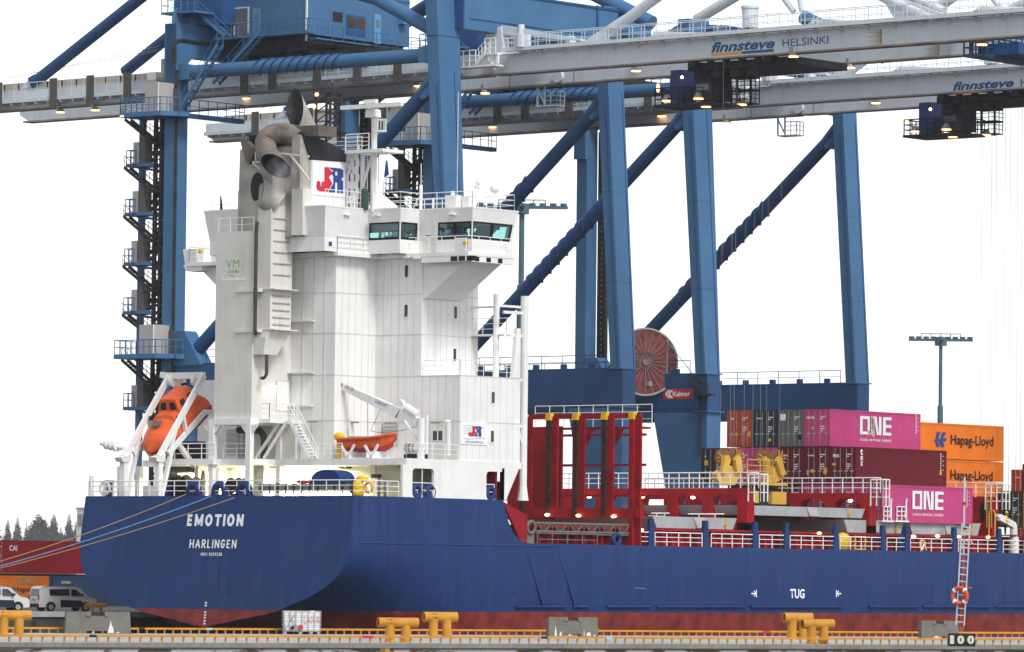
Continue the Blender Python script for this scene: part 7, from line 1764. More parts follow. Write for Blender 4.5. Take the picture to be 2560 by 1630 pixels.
row0 = [('redorange', -3, 'rust red container, leftmost of the top tier on deck, doors facing the stern'), ('navy', -2, 'navy black container between the rust red and grey ones on the top tier'), ('greyc', -1, 'grey container with doors facing the stern beside the upper pink one'), ('pink', 0, 'pink container on the top tier with ONE in white letters and a scuffed side')]
for c, r, lb_ in row0: last = container(c, cx_(r), SY, cz(0), lb_)
topink = last
row1 = [('dark', -4, 'dark brown container at the left end of the middle tier, left of the yellow sheaves'), ('pink', -3, 'pink container doors under the rust red container, behind the left yellow sheaves'), ('pink', -2, 'pink container doors under the navy container, between the yellow sheaves'), ('maroon', -1, 'maroon container doors under the grey container, right of the yellow sheaves'), ('maroon', 0, 'maroon container with a yellow door sticker directly under the upper pink container'), ('maroon', 1, 'long maroon container with its plain side showing below the upper pink one')]
for c, r, lb_ in row1: o = container(c, cx_(r), SY, cz(1), lb_)
mar = o
row2 = [('maroon', -1, 'maroon container low in the stack, mostly behind the white lashing bridge rail'), ('pink', 0, 'pink container low in the stack behind the lashing bridge rail, left of another pink'), ('pink', 1, 'pink container doors on the lowest tier just left of the lower ONE side'), ('pink', 2, 'pink container on the lowest tier with ONE in white letters above the deck rail')]
for c, r, lb_ in row2: o = container(c, cx_(r), SY, cz(2), lb_)
lowpink = o
def one_logo(o, x, y0, L, z0, big_px, h_px, sub):
    """block letters O N E on a starboard side"""
    (l, b), (r_, t) = big_px
    a = atx(l, b, x); e = atx(r_, b, x); tp = atx(l, t, x); w_ = e.y - a.y; h = tp.z - a.z; p = V((x, a.y, a.z)); g = MB(); kw = dict(t=.012)
    def bx(u0, u1, v0, v1): plate(g, p, EY, UP, [(u0, v0), (u1, v0), (u1, v1), (u0, v1)], w_, h, .012)
    for u0, u1, v0, v1 in ((0, .08, 0, 1), (.24, .31, 0, 1), (.08, .24, 0, .16), (.08, .24, .84, 1), (.36, .44, 0, 1), (.60, .68, 0, 1), (.73, .82, 0, 1), (.82, 1, 0, .16), (.82, 1, .42, .58), (.82, 1, .84, 1)): bx(u0, u1, v0, v1)
    plate(g, p, EY, UP, [(.44, 1), (.52, 1), (.60, 0), (.54, 0)], w_, h, .012)
    g.build('line_lettering', M['txw'], o)
    (l, b), (r_, t) = sub; a = atx(l, b, x); e = atx(r_, b, x); tp = atx(l, t, x); [text('line_caption', wd_, V((x, lerp(a.y, e.y, u0), a.z)), EY, UP, (e.y - a.y) * (u1 - u0), tp.z - a.z, M['txw'], o, .008, 0, .012) for wd_, u0, u1 in (('OCEAN', 0, .26), ('NETWORK', .30, .66), ('EXPRESS', .70, 1))]
z4 = lambda X, Y: (1740 + X / 2.9366, 980 + Y / 2.9366)
one_logo(topink, 5.2 + .003, SY, CL, 0, (z4(1203, 310), z4(1433, 175)), 0, (z4(1203, 358), z4(1432, 340)))
one_logo(lowpink, 10.2 + .003, SY, CL, 0, (z4(1588, 860), z4(1815, 725)), 0, (z4(1590, 908), z4(1815, 890)))
# scuffed patch on the upper pink container
M['scuff'] = mat('scuff', (.42, .36, .28), .8, .4, 3)
g = MB(); 
for X, Y, h in ((1290, 225, 30), (1302, 260, 45), (1270, 300, 12)): p = atx(*z4(X, Y), 5.203); g.box(5.204, 5.222, p.y - .16, p.y + .16, p.z - h / 60, p.z + h / 60)
g.build('side_scuff', M['scuff'], topink)
def dtext(o, s, l, r_, b, t, y, mt='txw', bold=.02):
    a = aty(l, b, y); e = aty(r_, b, y); tp = aty(l, t, y); text('door_lettering', s, V((a.x, y, a.z)), EX, UP, e.x - a.x, tp.z - a.z, M[mt], o, bold, 0, .03)
yd = SY - .0
dtext(topink, 'ONE', *[z4(x, 0)[0] for x in (812, 872)], z4(0, 198)[1], z4(0, 178)[1], yd)
dtext(mar, 'tex', *[z4(x, 0)[0] for x in (1005, 1055)], z4(0, 480)[1], z4(0, 452)[1], yd)
# vertical 'tex' on the maroon side
for k, ch in enumerate('tex'):
    a = atx(*z4(1205, 462 + k * 40), 7.703); text('side_lettering', ch, V((7.703, a.y, a.z)), EY, UP, .36, .48 if ch == 't' else .36, M['txw'], mar, .02, 0, .012)
for o, x, X, Y0_, Y1_ in ((topink, 5.203, 1618, 175, 300), (mar, 7.703, 1800, 455, 590), (lowpink, 10.203, 1992, 725, 840)):
    g = MB()
    for k in range(9): p = atx(*z4(X, lerp(Y0_, Y1_, k / 8)), x); g.box(x + .0, x + .014, p.y - .10, p.y - .02, p.z - .06, p.z + .06); g.box(x, x + .014, p.y + .22, p.y + .28, p.z - .05, p.z + .05) if k % 2 else None
    g.build('side_marking', M['txw'], o)
g = MB()
for X, Y in ((1795, 595), ): p = atx(*z4(X, Y), 7.703); g.box(7.704, 7.72, p.y - .14, p.y + .14, p.z - .16, p.z + .16)
g.build('side_sticker', M['yellow'], mar)
def sticker(X, Y, wd, ht, mt, par, y=SY - .01):
    g = MB(); p = aty(*z4(X, Y), y); g.box(p.x - wd / 2, p.x + wd / 2, y - .01, y + .02, p.z - ht / 2, p.z + ht / 2); g.build('door_sticker', M[mt], par)
for X, Y, w_, h, mt in ((388, 310, .28, .42, 'yellow'), (265, 310, .2, .3, 'galv'), (297, 312, .22, .2, 'yellowb'), (540, 352, .25, .2, 'yellowb'), (760, 330, .36, .4, 'black'), (638, 185, .5, .5, 'txw'), (855, 265, .25, .2, 'yellow')): sticker(X, Y, w_, h, mt, topink if X > 800 else topink)
for X, Y, w_, h, mt in ((948, 578, .32, .5, 'yellow'), (853, 580, .25, .25, 'yellowb'), (1013, 530, .35, .2, 'yellow'), (820, 590, .2, .4, 'galv'), (75, 520, .35, .4, 'yellow')): sticker(X, Y, w_, h, mt, mar)
# next bay forward: two orange containers and others
YB2 = SY + CL + 1.6 + 2.0; xo = aty(2509.6, 1066, YB2 + CL).x; zo = aty(2509.6, 1066, YB2 + CL).z
orr = []
for k, lb_ in enumerate(('upper orange container with blue emblem and black lettering right of the pink stack', 'lower orange container with black lettering cut by the white bridge rail')):
    o = container('orange', xo - CW, YB2, zo - CHH - k * TI, lb_, doors=False); orr.append(o)
def hl(o, l, r_, b, t):
    x = xo + .003; a = atx(l, b, x); e = atx(r_, b + (r_ - l) * .03, x); tp = atx(l, t, x); text('line_lettering', 'Hapag-Lloyd', V((x, a.y, a.z)), EY, UP, e.y - a.y, tp.z - a.z, M['txk'], o, .008, 0, .03)
hl(orr[0], 2377, 2483, 1118 , 1086); hl(orr[1], 2376, 2481, 1206, 1174)
def hl_logo(o, l, r_, b, t, x):
    a = atx(l, b, x); e = atx(r_, b, x); tp = atx(l, t, x); w_, h = e.y - a.y, tp.z - a.z; p = V((x, a.y, a.z)); g = MB()
    plate(g, p, EY, UP, [(.22, 1), (.52, 1), (.36, .55), (.48, .5), (.66, 1), (1, .98), (.72, .62), (.98, .62), (.98, .42), (.70, .42), (.86, .04), (.60, 0), (.42, .42), (.36, .36), (.48, .02), (.20, .04), (.12, .30), (0, .42), (.16, .58)], w_, h, .012); g.build('line_emblem', M['txb'], o)
hl_logo(orr[0], 2335, 2366, 1117, 1079, xo + .003)
for c, dx, k, lb_ in (('orange', -RP, 0, 'orange container hidden behind the upper lettered orange one'),): pass
# fore bays at the right edge
o = container('green', aty(2492, 1310, Y3 + 2.5).x, Y3 + 2.5, aty(2492, 1318, Y3 + 2.5).z, 'dark green container with doors showing behind the person in yellow', L=6.06)
xg = aty(2492, 1310, Y3 + 2.5).x
container('orange', xg + RP, Y3 + 2.5, aty(2492, 1318, Y3 + 2.5).z, 'orange container at the right edge beside the dark green one', L=6.06)
yb3 = Y3 + 14; p = aty(2528, 1174, yb3); container('redorange', p.x, yb3, p.z - CHH, 'rust orange container standing alone near the right edge', L=6.06)
p = aty(2556, 1160, yb3); container('maroon', p.x, yb3, p.z - CHH, 'maroon container cut by the right edge of the picture', L=6.06)
container('redorange', aty(2528, 1174, yb3).x, yb3, aty(2528, 1174, yb3).z - CHH - TI, 'rust orange container under the lone one near the right edge', L=6.06)

# ------------------------------------------------------------------ person at the rail
def skin_body(name, pts, edges, mt, parent):
    me = bpy.data.meshes.new(name); org = ORG[parent.name]
    me.from_pydata([tuple(V(p[:3]) - org) for p in pts], edges, []); o = bpy.data.objects.new(name, me); col.objects.link(o); o.parent = parent; ORG[o.name] = org.copy()
    md = o.modifiers.new('skin', 'SKIN'); md.use_smooth_shade = True
    for k, sv_ in enumerate(me.skin_vertices[0].data): sv_.radius = (pts[k][3], pts[k][3]); sv_.use_root = (k == 0)
    s2 = o.modifiers.new('sub', 'SUBSURF'); s2.levels = 1; s2.render_levels = 1
    me.materials.append(mt); return o
pp = atx(2513, 1336, 10.5); px0, py0, pz0 = 10.5, pp.y, pp.z
g = MB(); g.box(10.1, 10.95, py0 - 1.0, py0 + 1.0, pz0 - .12, pz0 - .02); g.build('catwalk', M['deckred'], ship)
per = thing('person', 'person in yellow and orange high visibility jacket bending over the white davit', 'person', (px0, py0, pz0))
M['trouser'] = mat('trouser_dark', (.02, .02, .025), .8, .2); M['hivis'] = mat('hivis_yellow', (.70, .75, .04), .7, .1); M['hivo'] = mat('hivis_orange', (.75, .22, .10), .7, .1); M['skin'] = mat('skin', (.50, .30, .22), .6, .1)
P_ = lambda dx, dy, dz, r: (px0 + dx, py0 + dy, pz0 + dz, r)
skin_body('body', [P_(0, 0, .92, .17), P_(.05, -.05, 1.2, .19), P_(.12, -.10, 1.45, .17), P_(.16, -.13, 1.56, .07), P_(-.10, .10, .88, .10), P_(-.12, .14, .48, .075), P_(-.14, .16, .08, .05), P_(-.06, .06, .03, .05), P_(.10, -.10, .88, .10), P_(.14, -.14, .48, .075), P_(.12, -.14, .08, .05), P_(.22, -.2, .03, .05)],
          [(0, 1), (1, 2), (2, 3), (0, 4), (4, 5), (5, 6), (6, 7), (0, 8), (8, 9), (9, 10), (10, 11)], M['trouser'], per)
skin_body('jacket', [P_(0, 0, .95, .20), P_(.05, -.05, 1.2, .22), P_(.10, -.09, 1.40, .20), P_(-.06, .14, 1.42, .10), P_(-.02, .26, 1.18, .075), P_(.18, .24, 1.02, .06), P_(.26, -.30, 1.42, .10), P_(.32, -.36, 1.15, .075), P_(.42, -.22, 1.02, .06)],
          [(0, 1), (1, 2), (2, 3), (3, 4), (4, 5), (2, 6), (6, 7), (7, 8)], M['hivis'], per)
g = MB(); g.ball((px0 + .24, py0 - .18, pz0 + 1.66), .095, .105, .125, 12, 8); g.ball((px0 + .33, py0 - .21, pz0 + 1.65), .02, .02, .025, 6, 4); g.build('head', M['skin'], per, smooth=True)
g = MB(); g.ball((px0 + .23, py0 - .17, pz0 + 1.74), .125, .135, .09, 12, 6); g.disc((px0 + .26, py0 - .19, pz0 + 1.72), UP, .15, .02, 14); g.build('helmet', M['hivis'], per, smooth=True)
g = MB(); g.ball((px0 + .14, py0 - .12, pz0 + 1.28), .20, .20, .17, 12, 8); g.build('vest', M['hivo'], per, smooth=True)
g = MB()
for hx, hy, hz in ((.20, .22, .98), (.45, -.2, .98)):
    g.ball((px0 + hx, py0 + hy, pz0 + hz), .045, .04, .05, 8, 5)
    for k in range(4): g.tube((px0 + hx + .02, py0 + hy - .03 + k * .02, pz0 + hz - .02), (px0 + hx + .05, py0 + hy - .03 + k * .02, pz0 + hz - .07 + abs(k - 1.5) * .008), .009, 5)
    g.tube((px0 + hx, py0 + hy + .03, pz0 + hz), (px0 + hx + .04, py0 + hy + .05, pz0 + hz - .03), .01, 5)
g.build('hands', M['skin'], per)

# ------------------------------------------------------------------ quay behind: containers, vans, light masts, white cabin, tree line
CYX = -80.7
c0 = atx(13, 1350, CYX); 
o = container('red', CYX - CW, c0.y, c0.z - CHH, 'red container with CAI in white letters stacked on the far quay, left edge', group='containers on the far quay', doors=True)
a = atx(23, 1377, CYX + .003); b = atx(43, 1377, CYX + .003); t = atx(23, 1363, CYX + .003); text('line_lettering', 'CAI', V((CYX + .003, a.y, a.z)), EY, UP, b.y - a.y, t.z - a.z, M['txw'], o, .03, 0, .012)
container('maroon', CYX - CW - .6, c0.y + 1.0, c0.z - 2 * CHH - .06, 'maroon container under the red CAI container on the far quay', group='containers on the far quay', doors=False)
XO = CYX + 9; o1 = atx(122, 1440, XO); zq = QZ
o = container('orange', XO - CW, o1.y - CL, QZ, 'orange container with black lettering behind the silver van', group='containers on the far quay', H=o1.z - QZ, doors=False)
a = atx(33, 1482, XO + .003); e = atx(122, 1482, XO + .003); t = atx(33, 1467, XO + .003); text('line_lettering', 'Hapag-Lloyd', V((XO + .003, a.y, a.z)), EY, UP, (e.y - a.y) * 1.18, t.z - a.z, M['txk'], o, .008, 0, .03)
g = MB(); a = atx(42, 1459, XO); e = atx(92, 1443, XO); g.box(XO, XO + .012, a.y, e.y, a.z, e.z); M['patch'] = mat('faded_patch', (.45, .22, .05), .7, .2); g.build('painted_patch', M['patch'], o)
o = container('bluec', XO - CW, o1.y + .6, QZ, 'dark blue container behind the bonnet of the silver van', group='containers on the far quay', H=o1.z - QZ, doors=True)
g = MB(); a = atx(153, 1459, XO); e = atx(176, 1453, XO); g.box(XO, XO + .012, a.y, e.y, a.z, e.z); g.build('side_sticker', M['scuff'], o)
# vans
M['vansilver'] = mat('van_silver', (.56, .54, .52), .35, .06, .6, spec=.6); M['vanblue'] = mat('van_blue', (.012, .022, .05), .35, .1); M['plastic'] = mat('van_plastic', (.02, .02, .022), .6, .1); M['tail'] = glow('tail_red', (.35, .02, .03), .05)
M['vandark'] = mat('van_lower', (.02, .018, .02), .35, .1)
def van(loc, rz, label, sc_=1.0, band='vandark'):
    o = bpy.data.objects.new('parked_van', None); col.objects.link(o); o.location = loc; o.rotation_euler = (0, 0, rz); o.scale = (sc_,) * 3; ORG[o.name] = V((0, 0, 0)); tag(o, label, 'van', 'vans parked on the far quay')
    prof = [(-2.42, .32), (-2.45, .75), (-2.40, 1.15), (-2.30, 1.72), (-2.12, 1.88), (-1.6, 1.92), (.55, 1.92), (.95, 1.84), (1.42, 1.42), (1.72, 1.20), (2.22, 1.05), (2.40, .88), (2.44, .45), (2.36, .30)]
    g = MB(); W2 = .94
    rows_ = []
    for s_, wd in ((-1, .90), (-1, 1.0), (1, 1.0), (1, .90)):
        rows_.append([V((x * (1 if wd == 1.0 else .985), s_ * W2 * (wd if z > 1.1 else wd ** .3) * (1 - max(0, z - 1.15) * .12), z * (1 if wd == 1 else .995))) for x, z in prof])
    n = len(prof)
    i0 = 0; vs = [p for r_ in rows_ for p in r_]; fs = []
    for a in range(3):
        for k in range(n): fs.append((a * n + k, a * n + (k + 1) % n, (a + 1) * n + (k + 1) % n, (a + 1) * n + k))
    fs += [tuple(reversed(range(n))), tuple(3 * n + k for k in range(n))]
    g.add(vs, fs); g.build('body', M['vansilver'], o, smooth='auto')
    def sidept(x, z, s_, e=.012): return V((x, s_ * (W2 * (1 - max(0, z - 1.15) * .12) + e), z))
    for s_ in (-1, 1):
        for nm, poly in (('rear_window', [(-1.50, 1.22), (-1.55, 1.70), (.10, 1.72), (.12, 1.22)]), ('front_window', [(.28, 1.20), (.28, 1.70), (.70, 1.68), (1.20, 1.24), (1.20, 1.18)])):
            q = MB(); pts = [sidept(x, z, s_) for x, z in poly]; q.prism(pts, (0, -s_ * .02, 0)); q.build(nm, M['glassd'], o)
        q = MB(); pts = [sidept(x, z, s_, .008) for x, z in [(-.62, .32), (-.62, .88), (1.20, .84), (1.2, .32)]]; q.prism(pts, (0, -s_ * .02, 0)); q.build('side_panel', M[band], o)
        for x in (-1.42, 1.50):
            q = MB(); q.disc((x, s_ * .86, .33), EY, .33, .2, 20); wh = q.build('wheel', M['tyre'], o)
            q = MB(); q.disc((x, s_ * .955, .33), EY, .20, .03, 14); q.build('rim', M['galv'], wh)
            q = MB(); pts = [V((x + .42 * math.cos(math.pi * k / 10), s_ * .945, .33 + .42 * math.sin(math.pi * k / 10))) for k in range(11)]; q.prism(pts, (0, s_ * -.05, 0)); q.build('wheel_arch', M['plastic'], o)
        q = MB(); q.box(-2.47, -2.36, s_ * .78, s_ * .90, .85, 1.25); q.build('tail_lamp', M['tail'], o)
        q = MB(); q.box(1.02, 1.22, s_ * .95, s_ * 1.12, 1.18, 1.36); q.build('door_mirror', M['plastic'], o)
    q = MB(); q.prism([(-2.42, -.72, 1.2), (-2.42, .72, 1.2), (-2.30, .66, 1.72), (-2.30, -.66, 1.72)], (-.02, 0, 0)); q.build('tailgate_window', M['glassd'], o)
    q = MB(); q.prism([(.99, -.74, 1.80), (.99, .74, 1.80), (1.45, .78, 1.39), (1.45, -.78, 1.39)], (.03, 0, .03)); q.build('windscreen', M['glassd'], o)
    q = MB(); q.box(-2.50, -2.38, -.9, .9, .30, .58); q.box(2.36, 2.47, -.88, .88, .28, .62); q.build('bumper', M['plastic'], o)
    q = MB(); q.box(-2.475, -2.44, -.28, .28, .82, .95); q.build('number_plate', M['markgrey'], o)
    return o
vx = -19.5; vp = atx(155, 1524, vx); vz = QZ
def on_quay(px, py): return atz(px, py, QZ)
v1 = aty(157, 1500, 3.0)
vpos = atx(157, 1500, -19.0)
VAN_HEAD = HEAD + R(30)
van((vpos.x, vpos.y, QZ), VAN_HEAD, 'silver van with dark lower side panels parked on the far quay', .93)
vpos2 = atx(-12, 1500, -19.0); van((vpos2.x, vpos2.y, QZ), VAN_HEAD - R(6), 'white and dark blue van cut by the left edge of the picture', .93, 'vanblue')
# high light masts
M['mast'] = mat('mast_teal', (.065, .13, .17), .5, .1, .5)
def lightmast(px, top, Y, hw, rr, label):
    p = aty(px, top, Y); o = thing('light_mast', label, 'light mast', (p.x, p.y, QZ), 'high light masts'); d = RIGHT
    g = MB(); g.tube((p.x, p.y, QZ), (p.x, p.y, p.z - .4), rr * 1.3, 12, r2=rr); g.box(p.x - rr * 1.6, p.x + rr * 1.6, p.y - .5, p.y + .5, p.z - 9.5, p.z - 6.6) if False else g.tube((p.x, p.y, QZ), (p.x, p.y, p.z - 8), rr * 1.6, 12); g.build('pole', M['mast'], o)
    g = MB(); c = V((p.x, p.y, p.z)); g.tube(c - UP * .7, c + UP * .35, .75, 12); g.bar(c - d * hw, c + d * hw, .5, .32); q = V((-d.y, d.x, 0)); g.bar(c - q * hw * .8, c + q * hw * .8, .4, .3)
    for k in range(-4, 5): g.box(c.x + d.x * hw * k / 4.4 - .25, c.x + d.x * hw * k / 4.4 + .25, c.y + d.y * hw * k / 4.4 - .25, c.y + d.y * hw * k / 4.4 + .25, c.z + .12, c.z + .42)
    g.rail([c - d * 2.4 + UP * .2, c + d * 2.4 + UP * .2], .55, 1, 1.2, .05); g.build('lamp_head', M['mast'], o)
lightmast(1305, 518, 150, 4.7, .28, 'teal light mast behind the bridge wing of the ship')
lightmast(2352, 850, 260, 3.9, .22, 'teal light mast with a flat head standing beyond the orange containers')
# white cabin behind the stern
p = atx(191, 1350, -100); t = atx(191, 1272, -100)
wc = thing('white_cabin', 'narrow white cabin tower behind the stern of the ship', 'cabin', (p.x, p.y, QZ))
g = MB(); g.box(-100, -99, p.y, p.y + 1.2, QZ, t.z); g.build('wall', M['white'], wc)
g = MB(); g.box(-100.1, -98.9, p.y - .1, p.y + 1.3, t.z, t.z + .12); g.build('roof', M['cab'], wc)
g = MB(); louvre(g, -99.8, -99.2, p.y, t.z - 1.6, t.z - .4, 8); g.build('vent_grille', M['galv'], wc)
# mooring ropes
M['ropey'] = mat('rope_tan', (.42, .30, .14), .9, .2, 6); M['ropeb'] = mat('rope_blue', (.16, .38, .62), .9, .2, 6)
def rope(p, q, sag, mt, label, r=.035):
    p, q = V(p), V(q); mb = MB(); pts = [lerp(p, q, k / 16) - UP * sag * 4 * (k / 16) * (1 - k / 16) for k in range(17)]; mb.bend(pts, r, 6); o = mb.build('mooring_rope', M[mt], loc=p); tag(o, label, 'rope', 'mooring ropes from the stern')
def ropef(px, py, px2, py2, mt, label):
    p = aty(px, py, .2); q = atx(px2, py2, -16.5); d = (q - p); rope(p, p + d * 1.04, .25, mt, label)
ropef(478, 1230, 0, 1402, 'ropey', 'tan mooring rope, uppermost of three running left from the stern')
ropef(545, 1234, 0, 1414, 'ropeb', 'light blue mooring rope between two tan ropes off the stern')
ropef(607, 1237, 0, 1419, 'ropey', 'tan mooring rope, lowest of three running left from the stern')
# far wooded shore
M['leaf'] = mat('conifer_leaf', (.030, .042, .034), .9, .35, .2); M['bark'] = mat('bark', (.05, .04, .03), .9, .3)
g = MB(); hp = []
for k in range(41):
    x = -1300 + k * 20; hp.append((x, 8 + 6 * math.sin(k * .35) + random.random() * 2))
hb2 = MB()
TD = 3000.0
def far(px, py, dist):
    d = ray(px, py); return CAM + d * (dist / (d.x * FWD.x + d.y * FWD.y))
ridge = []
for px in range(-700, 900, 60): b = far(px, 1445, TD + 40); ridge.append(V((b.x, b.y, 19 + 3 * math.sin(px * .02))))
n = len(ridge); vs = ridge + [V((p.x, p.y, -1)) - FWD * 90 for p in ridge] + [V((p.x, p.y, -1)) + FWD * 200 for p in ridge]
fs = []
for k in range(n - 1): fs += [(k, k + 1, n + k + 1, n + k), (k + 1, k, 2 * n + k, 2 * n + k + 1)]
hb2.add(vs, fs); hb2.build('hill', M['leaf'], kind='structure')
def conifer(base, h, wd, rnd, label, name='conifer_tree', bushy=False):
    o = thing(name, label, 'tree', base, 'trees on the far shore')
    g = MB(); g.tube(base, base + UP * h * .96, wd * .06, 6, r2=.05); g.build('trunk', M['bark'], o)
    g = MB(); nl = int(26 if not bushy else 22)
    for k in range(nl):
        t = k / (nl - 1); z = h * lerp(.12, .985, t); rr = wd * ((1 - t) ** (.85) * .5 + .03) if not bushy else wd * .5 * math.sin(math.pi * min(1, .18 + .80 * t)) ** .7
        m_ = 9 if t < .8 else 6; ph = rnd.random() * 6
        for j in range(m_):
            a = ph + 2 * math.pi * j / m_ + rnd.uniform(-.3, .3); L = rr * rnd.uniform(.55, 1.25); d = V((math.cos(a), math.sin(a), 0)); c = base + UP * (z + rnd.uniform(-.3, .3)); s_ = V((-d.y, d.x, 0)) * L * .34
            tip = c + d * L - UP * L * rnd.uniform(.15, .55) * (1 if not bushy else -.2); md = c + d * L * .55 + UP * L * .02
            g.add([c, md + s_, tip, md - s_, md - UP * L * .28], [(0, 1, 2, 3), (0, 4, 2)])
            for q in range(2):
                e = md + V((rnd.uniform(-.5, .5), rnd.uniform(-.5, .5), rnd.uniform(-.5, .4))) * L * .8; f_ = V((rnd.uniform(-1, 1), rnd.uniform(-1, 1), rnd.uniform(-.6, .6))) * L * .3; g.add([e, e + f_, e + V((f_.y, -f_.x, L * .28))], [(0, 1, 2)])
    g.build('crown', M['leaf'], o)
rnd = random.Random(4)
for px, py, wd, d_, bushy, lb_ in ((-25, 1305, 11, 0, 1, 'broad dark tree at the very left end of the far tree line'), (20, 1292, 7, 10, 0, 'slim conifer at the left end of the far tree line'), (44, 1289, 8, 0, 0, 'pointed conifer left of the gap in the far tree line'), (66, 1300, 6, 15, 0, 'small conifer in the dip of the far tree line'), (78, 1300, 8, -10, 0, 'shorter conifer right of the dip in the far tree line'), (97, 1283, 11, 0, 1, 'bushy round topped tree in the middle of the far tree line'), (112, 1294, 8, 20, 0, 'conifer against the right side of the bushy tree'), (135, 1279, 9, 0, 0, 'tallest pointed conifer of the far tree line'), (152, 1312, 7, 10, 0, 'low conifer right of the tallest one'), (173, 1281, 9, 0, 0, 'tall conifer nearest the white cabin on the far shore'), (190, 1300, 8, 12, 0, 'conifer just left of the white cabin, partly behind it'), (215, 1296, 9, 5, 0, 'conifer behind the stern corner of the ship')):
    top = far(px, py, TD + d_); b = V((top.x, top.y, top.z - 24)); conifer(b, 24, wd * 1.15, rnd, lb_, 'broadleaf_tree' if bushy else 'conifer_tree', bool(bushy))
# lower wood filling the slope as one mass
g = MB(); 
for k in range(420):
    px = rnd.uniform(-120, 330); d_ = rnd.uniform(-90, 40); top = far(px, 1308 + 14 * math.sin(px * .045) + rnd.uniform(0, 80), TD + d_); b = V((top.x, top.y, max(2, top.z - 20))); h = max(6, top.z - b.z); wd = rnd.uniform(6, 10)
    for q in range(16):
        t = q / 15; z = h * lerp(.1, 1, t); rr = wd * (.5 * (1 - t) ** .8 + .03)
        for j in range(5):
            a = rnd.random() * 6.3; d = V((math.cos(a), math.sin(a), 0)); c = b + UP * z; s_ = V((-d.y, d.x, 0)) * rr * .45; tip = c + d * rr - UP * rr * .4; g.add([c, c + d * rr * .5 + s_, tip, c + d * rr * .5 - s_], [(0, 1, 2, 3)])
o = g.build('far_wood', M['leaf'], kind='stuff'); tag(o, 'dense hazy wood filling the slope under the far tree tops', 'wood')

# ------------------------------------------------------------------ near pier furniture
def pier(px, py): return atz(px, py, 0.0)
def edge_rail(name, p0, p1, off, hgt, label, colours, r=.055, sp=.45):
    d = (p1 - p0).normalized(); nn_ = V((d.y, -d.x, 0)) * off; A, B = p0 - d * 4 + nn_, p1 + d * 4 + nn_; o = thing(name, label, 'rail', tuple(lerp(A, B, .5)), 'low yellow rails along the pier')
    g = MB(); L = (B - A).length; g.bar(A + UP * hgt, B + UP * hgt, r * 2, r * 1.5); n_ = int(L / sp)
    for k in range(n_ + 1): p = lerp(A, B, k / n_); g.box(p.x - .03, p.x + .03, p.y - .03, p.y + .03, 0, hgt - .02)
    g.build_one('rail_frame', M['bollard'], o)
    for px, w_, mt in colours:
        best = min(range(401), key=lambda k: abs(project_x(lerp(A, B, k / 400)) - px)); c = lerp(A, B, best / 400); g = MB(); g.bar(c - d * w_ / 2 + UP * hgt, c + d * w_ / 2 + UP * hgt, r * 2.2, r * 1.7); g.build('painted_section', M[mt], o)
def project_x(p):
    d = p - CAM; return 1280 + F * d.dot(cx) / d.dot(look)
M['lightblue'] = mat('faded_blue_paint', (.30, .50, .60), .6, .1)
edge_rail('pier_rail', pn0, pn1, -.25, .22, 'low yellow pipe rail along the near edge of the pier', [(230, .30, 'dark'), (919, .5, 'txr'), (1357, .30, 'dark'), (1519, .3, 'lightblue')])
edge_rail('pier_rail', pf0, pf1, -.1, .20, 'low yellow pipe rail along the far edge of the pier, below the ship', [(350, .28, 'dark'), (520, .28, 'lightblue'), (1912, .45, 'txr')], sp=.42)
# double pipe bollards
def bollard(px, base_py, l, r_, num, label, ground=None, parent_group='yellow mooring bollards', rr=None, hpx=62):
    b = pier(px, base_py) if ground is None else ground
    dist = (b - CAM).length; s = F / dist; L = (r_ - l) / s * 1.02; rr = rr or 25 / 2 / s; hgt = hpx / s
    o = thing('mooring_bollard', label, 'bollard', tuple(b), parent_group); d = (RIGHT * .93 + FWD * .36).normalized()
    A = b - d * L / 2 + UP * (hgt - rr); B = b + d * L / 2 + UP * (hgt - rr)
    g = MB(); a_ = d.cross(UP).normalized(); n_ = 22
    vs = []; fs = []
    for P_, ra in ((A, rr), (B, rr), (B, rr * .86), (A, rr * .86)):
        for k in range(n_): t = 2 * math.pi * k / n_; vs.append(P_ + (a_ * math.cos(t) + UP * math.sin(t)) * ra)
    for q in range(4):
        for k in range(n_): fs.append((q * n_ + k, q * n_ + (k + 1) % n_, ((q + 1) % 4) * n_ + (k + 1) % n_, ((q + 1) % 4) * n_ + k))
    g.add(vs, fs); g.build('cross_pipe', M['bollard'], o, smooth='auto')
    g = MB(); g.tube(A + d * .05, A + d * .06, rr * .85, 18); g.tube(B - d * .06, B - d * .05, rr * .85, 18); g.tube(A + d * .3, A + d * .32, rr * .86, 18); g.build('pipe_inside', M['rust'], o)
    for t in (.30, .70):
        p = lerp(A, B, t); g = MB(); g.tube(V((p.x, p.y, b.z)), V((p.x, p.y, p.z - rr * .2)), rr * .92, 18); g.tube(V((p.x, p.y, b.z)), V((p.x, p.y, b.z + .05)), rr * 1.1, 18); g.tube(V((p.x, p.y, p.z - rr * 1.3)), V((p.x, p.y, p.z - rr * .5)), rr * .94, 18, r2=rr * .99); g.build('post', M['bollard'], o, smooth='auto')
    if num:
        cx0 = lerp(A, B, .20); nv = (-FWD); sgn = d
        hN = rr * .95; wN = rr * (1.1 if len(num) > 1 else .6); out = (a_ if a_.dot(-FWD) > 0 else -a_)
        text('number_lettering', num, cx0 + out * (rr + .004) + UP * (-rr * .2), d, (UP + out * -.25), wN, hN, M['dark'], o, .01, 0, .004)
    return o
bollard(28, 1588, -20, 76, '0', 'yellow bollard numbered 0, cut by the left edge of the picture')
bollard(994, 1606, 943, 1046, '10', 'yellow bollard numbered 10 in the middle of the pier')
bollard(1100, 1592, 1058, 1144, '12', 'yellow bollard numbered 12, right behind bollard 10')
bollard(1994, 1594, 1956, 2030, '', 'yellow bollard half hidden behind another at the right of the pier')
